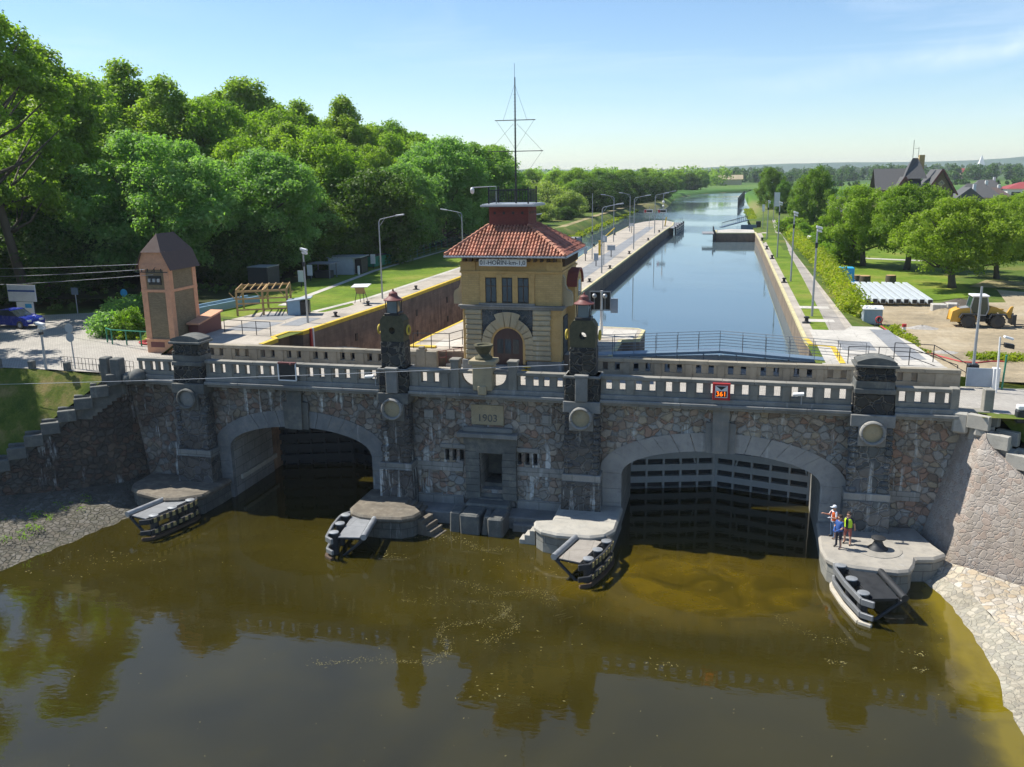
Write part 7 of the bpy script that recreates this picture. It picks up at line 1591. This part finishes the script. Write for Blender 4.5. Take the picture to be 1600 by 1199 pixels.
# ================================================================== PEOPLE
def person(label, loc, face, top, bottom, arms, short_legs=False, short_sleeves=True, cap=None, vest=None, h=1.76, legs=((.12,0),(-.12,.05))):
    t = thing('person', label, 'person', loc); s = h/1.76
    V = []; E_ = []; RD = []
    def v(p, r_, par=None):
        V.append(Vector(p)); RD.append(r_); i = len(V)-1
        if par is not None: E_.append((par,i))
        return i
    pel = v((0,0,.95),.155); sp = v((0,-.01,1.12),.15,pel); ch = v((0,0,1.3),.165,sp); nk0 = v((0,.01,1.45),.085,ch); nk = v((0,-.0,1.52),.058,nk0); hd0 = v((0,-.015,1.59),.085,nk); hd = v((0,-.01,1.67),.1,hd0); hd1 = v((0,.0,1.73),.075,hd)
    nose = v((0,-.125,1.635),.018,hd)
    for sx in (-1,1): v((sx*.1,.01,1.64),.022,hd)
    for sx, (lx_, ly_) in zip((1,-1), legs):
        hp = v((sx*.1,0,.9),.115,pel); kn = v((sx*.11+lx_*.3,-.02+ly_*.5,.5),.07,hp); an_ = v((sx*.11+lx_*.5,ly_,.09),.047,kn); he = v((sx*.11+lx_*.5,ly_+.03,.045),.045,an_); v((sx*.13+lx_*.5,ly_-.17,.035),.036,an_)
    for sx, (el, wr) in zip((1,-1), arms):
        sh = v((sx*.19,0,1.41),.07,ch); e = v((sx*.19+el[0],el[1],1.41+el[2]),.048,sh); w = v((sx*.19+wr[0],wr[1],1.41+wr[2]),.034,e)
        d = (V[w]-V[e]).normalized(); side = d.cross(Vector((0,0,1)));
        side = side.normalized() if side.length > .1 else Vector((1,0,0)); up = side.cross(d)
        pm = v(V[w]+d*.07,.036,w)
        for k, (o_, ln) in enumerate(((-.03,.075),(-.01,.088),(.012,.082),(.032,.06))):
            a = v(V[w]+d*.1+side*o_,.0115,pm); b = v(V[a]+d*ln*.6-up*.012,.0095,a); v(V[b]+d*ln*.35-up*.028,.008,b)
        a = v(V[w]+d*.05+side*.042,.012,pm); v(V[a]+d*.045+side*.015,.009,a)
    me = bpy.data.meshes.new('b'); me.from_pydata(V, E_, []); o = bpy.data.objects.new('b', me); COL.objects.link(o)
    sk = o.modifiers.new('s','SKIN'); sk.use_smooth_shade = True
    for i, r_ in enumerate(RD): me.skin_vertices[0].data[i].radius = (r_, r_)
    me.skin_vertices[0].data[0].use_root = True
    ss = o.modifiers.new('d','SUBSURF'); ss.levels = 1
    bpy.context.view_layer.update(); ev = o.evaluated_get(bpy.context.evaluated_depsgraph_get()); nm = bpy.data.meshes.new_from_object(ev)
    bpy.data.objects.remove(o); bpy.data.meshes.remove(me); nm.name = 'body'
    for k in (M['skin'], M[top], M[bottom], M['black']): nm.materials.append(k) if True else None
    while len(nm.materials) > 4: nm.materials.pop(index=0)
    nm.transform(Matrix.Rotation(face,4,'Z') @ Matrix.Scale(s,4))
    inv = (Matrix.Rotation(face,4,'Z') @ Matrix.Scale(s,4)).inverted()
    for p in nm.polygons:
        c = inv @ p.center; k = 0
        arm = abs(c.x) > .2
        if c.z > 1.47: k = 0
        elif arm and (c-Vector((math.copysign(.19,c.x),0,1.41))).length > (.2 if short_sleeves else .5): k = 0
        elif c.z > .93: k = 1
        elif c.z > (.5 if short_legs else .1): k = 2
        elif c.z > .1: k = 0
        else: k = 3
        p.material_index = k; p.use_smooth = True
    b = bpy.data.objects.new('body', nm); COL.objects.link(b); b.parent = t
    Rm = Matrix.Rotation(face,4,'Z') @ Matrix.Scale(s,4)
    def part(m, nme, mt): m.v = [tuple(Vector(loc)+Rm@Vector(p)) for p in m.v]; return m.build(nme, mt, t, smooth=True)
    m = MB()
    if cap: 
        m.sphere((0,.0,1.69),.112,14,8,sz=.85); part(m,'cap',M[cap]); m = MB(); m.obox((0,-.15,1.68),(1,0,0),(0,1,-.15),(0,.15,1),.075,.07,.008); part(m,'cap_peak',M[cap])
    else:
        m.lathe([(.112,1.655),(.118,1.7),(.1,1.755),(.05,1.785),(.005,1.79)],(0,.02,0),14); part(m,'hair',M['hair'])
    m = MB()
    for sx in (-1,1): m.sphere((sx*.036,-.098,1.655),.012,6,5)
    part(m,'eyes',M['black']); m = MB(); m.obox((0,-.1,1.59),(1,0,0),(0,1,0),(0,0,1),.025,.008,.005); part(m,'mouth',M['rust_red'])
    if vest:
        m = MB(); n = 20
        for rr, z in ((1,1),): pass
        prof = [(.175,.97),(.178,1.12),(.19,1.28),(.195,1.37),(.14,1.45)]; vs = []
        for r_, z in prof:
            for j in range(n): a = -1.25+2*math.pi*(j)/n*.985; vs.append((r_*1.12*math.cos(a-math.pi/2+1.4+.17), r_*.98*math.sin(a-math.pi/2+1.4+.17), z))
        m.add(vs,[(i*n+j,i*n+j+1,(i+1)*n+j+1,(i+1)*n+j) for i in range(len(prof)-1) for j in range(n-2)])
        part(m,'safety_vest',M[vest])
    return t
person('person in a blue shirt and dark trousers with hands clasped in front', (6.12,44.2,1.3), -.9, 'shirt_blue','navy', (((.06,-.03,-.28),(-.08,-.22,-.4)),((-.06,-.03,-.28),(.08,-.22,-.4))))
person('person in a green safety vest and red shorts facing the others', (6.62,44.75,1.3), -.55, 'shirt_dark','shorts_red', (((.12,.02,-.27),(.1,.12,-.48)),((-.1,.0,-.28),(-.12,-.12,-.5))), short_legs=True, vest='hivis', h=1.74)
person('person in a cap and orange vest gesturing with one arm', (6.0,45.5,1.3), -1.1, 'shirt_white','jeans', (((.08,-.05,-.27),(.0,-.28,-.22)),((-.1,-.1,-.24),(-.12,-.36,-.16))), cap='shirt_white', vest='orange', h=1.78)

# ================================================================== AIR, SKY, SUN, CAMERA
SUN_EL, SUN_V = 53.0, Vector((-.735,.165,0)).normalized()
w = bpy.data.worlds.new("World"); sc.world = w; w.use_nodes = True; nt = w.node_tree; bg = nt.nodes['Background']
sky = nt.nodes.new('ShaderNodeTexSky'); sky.sky_type = 'NISHITA'; sky.sun_disc = False
sky.sun_elevation = R(SUN_EL); sky.sun_rotation = math.atan2(SUN_V.x, SUN_V.y); sky.air_density = 1.0; sky.dust_density = .12; sky.ozone_density = 2.2; sky.altitude = 200
tc = nt.nodes.new('ShaderNodeTexCoord')
def wn(scale, vs, det=5, dist=0, rot=(0,0,0)):
    mp = nt.nodes.new('ShaderNodeMapping'); nt.links.new(tc.outputs['Generated'], mp.inputs[0]); mp.inputs['Scale'].default_value = vs; mp.inputs['Rotation'].default_value = rot
    n = nt.nodes.new('ShaderNodeTexNoise'); nt.links.new(mp.outputs[0], n.inputs['Vector']); n.inputs['Scale'].default_value = scale; n.inputs['Detail'].default_value = det; n.inputs['Distortion'].default_value = dist; n.inputs['Roughness'].default_value = .6; return n.outputs[0]
def mth(op, a, b):
    n = nt.nodes.new('ShaderNodeMath'); n.operation = op; n.use_clamp = True
    for i, q in enumerate((a,b)):
        if isinstance(q,(int,float)): n.inputs[i].default_value = q
        else: nt.links.new(q, n.inputs[i])
    return n.outputs[0]
def mr(v, a, b, c=0, d=1):
    n = nt.nodes.new('ShaderNodeMapRange'); nt.links.new(v, n.inputs[0])
    for i, q in enumerate((a,b,c,d)): n.inputs[1+i].default_value = q
    return n.outputs[0]
c1 = wn(1.6,(1.2,1.2,9),6,.6,(0,R(8),0)); c2 = wn(.9,(1,1,2.5),3)
cl = mth('MULTIPLY', mr(c1,.5,.75), mr(c2,.46,.62)); cl = mth('MULTIPLY', cl, .45)
def vdot(v):
    n = nt.nodes.new('ShaderNodeVectorMath'); n.operation = 'DOT_PRODUCT'; nt.links.new(tc.outputs['Generated'], n.inputs[0]); n.inputs[1].default_value = v; return n.outputs['Value']
S0, S1 = Vector(STREAK[0]), Vector(STREAK[1]); pn = S0.cross(S1).normalized(); sd = (S1-S0).normalized()
ab = nt.nodes.new('ShaderNodeMath'); ab.operation = 'ABSOLUTE'; wob = nt.nodes.new('ShaderNodeMath'); wob.operation = 'ADD'; nt.links.new(vdot(pn), wob.inputs[0]); nt.links.new(mr(wn(5,(1,1,1),4),.3,.7,-.012,.012), wob.inputs[1]); nt.links.new(wob.outputs[0], ab.inputs[0])
st = mth('MULTIPLY', mth('MULTIPLY', mr(ab.outputs[0],.016,0), mr(vdot(sd), S0.dot(sd), S1.dot(sd), .08, 1)), mr(wn(14,(1,1,1),5,1),.3,.65,.3,1))
cl = mth('ADD', cl, mth('MULTIPLY', st, .6))
mx_ = nt.nodes.new('ShaderNodeMix'); mx_.data_type = 'RGBA'; nt.links.new(cl, mx_.inputs[0]); nt.links.new(sky.outputs[0], mx_.inputs[6]); mx_.inputs[7].default_value = (7.2,7.6,8.0,1)
tn = nt.nodes.new('ShaderNodeMix'); tn.data_type = 'RGBA'; tn.blend_type = 'MULTIPLY'; tn.inputs[0].default_value = 1; nt.links.new(mx_.outputs[2], tn.inputs[6]); tn.inputs[7].default_value = (.88,.97,1.06,1); nt.links.new(tn.outputs[2], bg.inputs['Color']); bg.inputs['Strength'].default_value = SKY_STR
sl = bpy.data.lights.new('sun','SUN'); sl.energy = SUN_STR; sl.angle = R(.5); sl.color = (1,.95,.86)
so = bpy.data.objects.new('sun', sl); COL.objects.link(so)
dirv = Vector((SUN_V.x*math.cos(R(SUN_EL)), SUN_V.y*math.cos(R(SUN_EL)), math.sin(R(SUN_EL))))
so.rotation_euler = dirv.to_track_quat('Z','Y').to_euler(); so.location = (-60,40,80)
if HAZE:
    m = MB(); m.box(-2600,2600,-80,4400,-3,62); hz = m.build('haze', bpy.data.materials.new('haze_air')); hm = hz.data.materials[0]; hm.use_nodes = True; ht = hm.node_tree; ht.nodes.remove(ht.nodes['Principled BSDF'])
    pv = ht.nodes.new('ShaderNodeVolumePrincipled'); pv.inputs['Color'].default_value = (.8,.88,.95,1); pv.inputs['Density'].default_value = HAZE; pv.inputs['Anisotropy'].default_value = .1
    ht.links.new(pv.outputs[0], ht.nodes['Material Output'].inputs['Volume']); hz['kind'] = 'stuff'
cam = bpy.data.cameras.new('camera'); co = bpy.data.objects.new('camera', cam); COL.objects.link(co); sc.camera = co
cam.sensor_fit = 'HORIZONTAL'; cam.sensor_width = 36; cam.lens = 36*1376/1600; cam.clip_start = .5; cam.clip_end = 20000
yw, pt, rl = R(13.7), R(13.4), R(.83)
fw = Vector((-math.sin(yw)*math.cos(pt), math.cos(yw)*math.cos(pt), -math.sin(pt))); rt = Vector((math.cos(yw),math.sin(yw),0)); up = rt.cross(fw)
rt2 = rt*math.cos(rl)-up*math.sin(rl); up2 = up*math.cos(rl)+rt*math.sin(rl)
co.matrix_world = Matrix(((rt2.x,up2.x,-fw.x,0),(rt2.y,up2.y,-fw.y,0),(rt2.z,up2.z,-fw.z,20),(0,0,0,1)))
sc.view_settings.view_transform = 'Standard'; sc.view_settings.look = 'None'; sc.view_settings.exposure = EXPO; sc.view_settings.gamma = 1
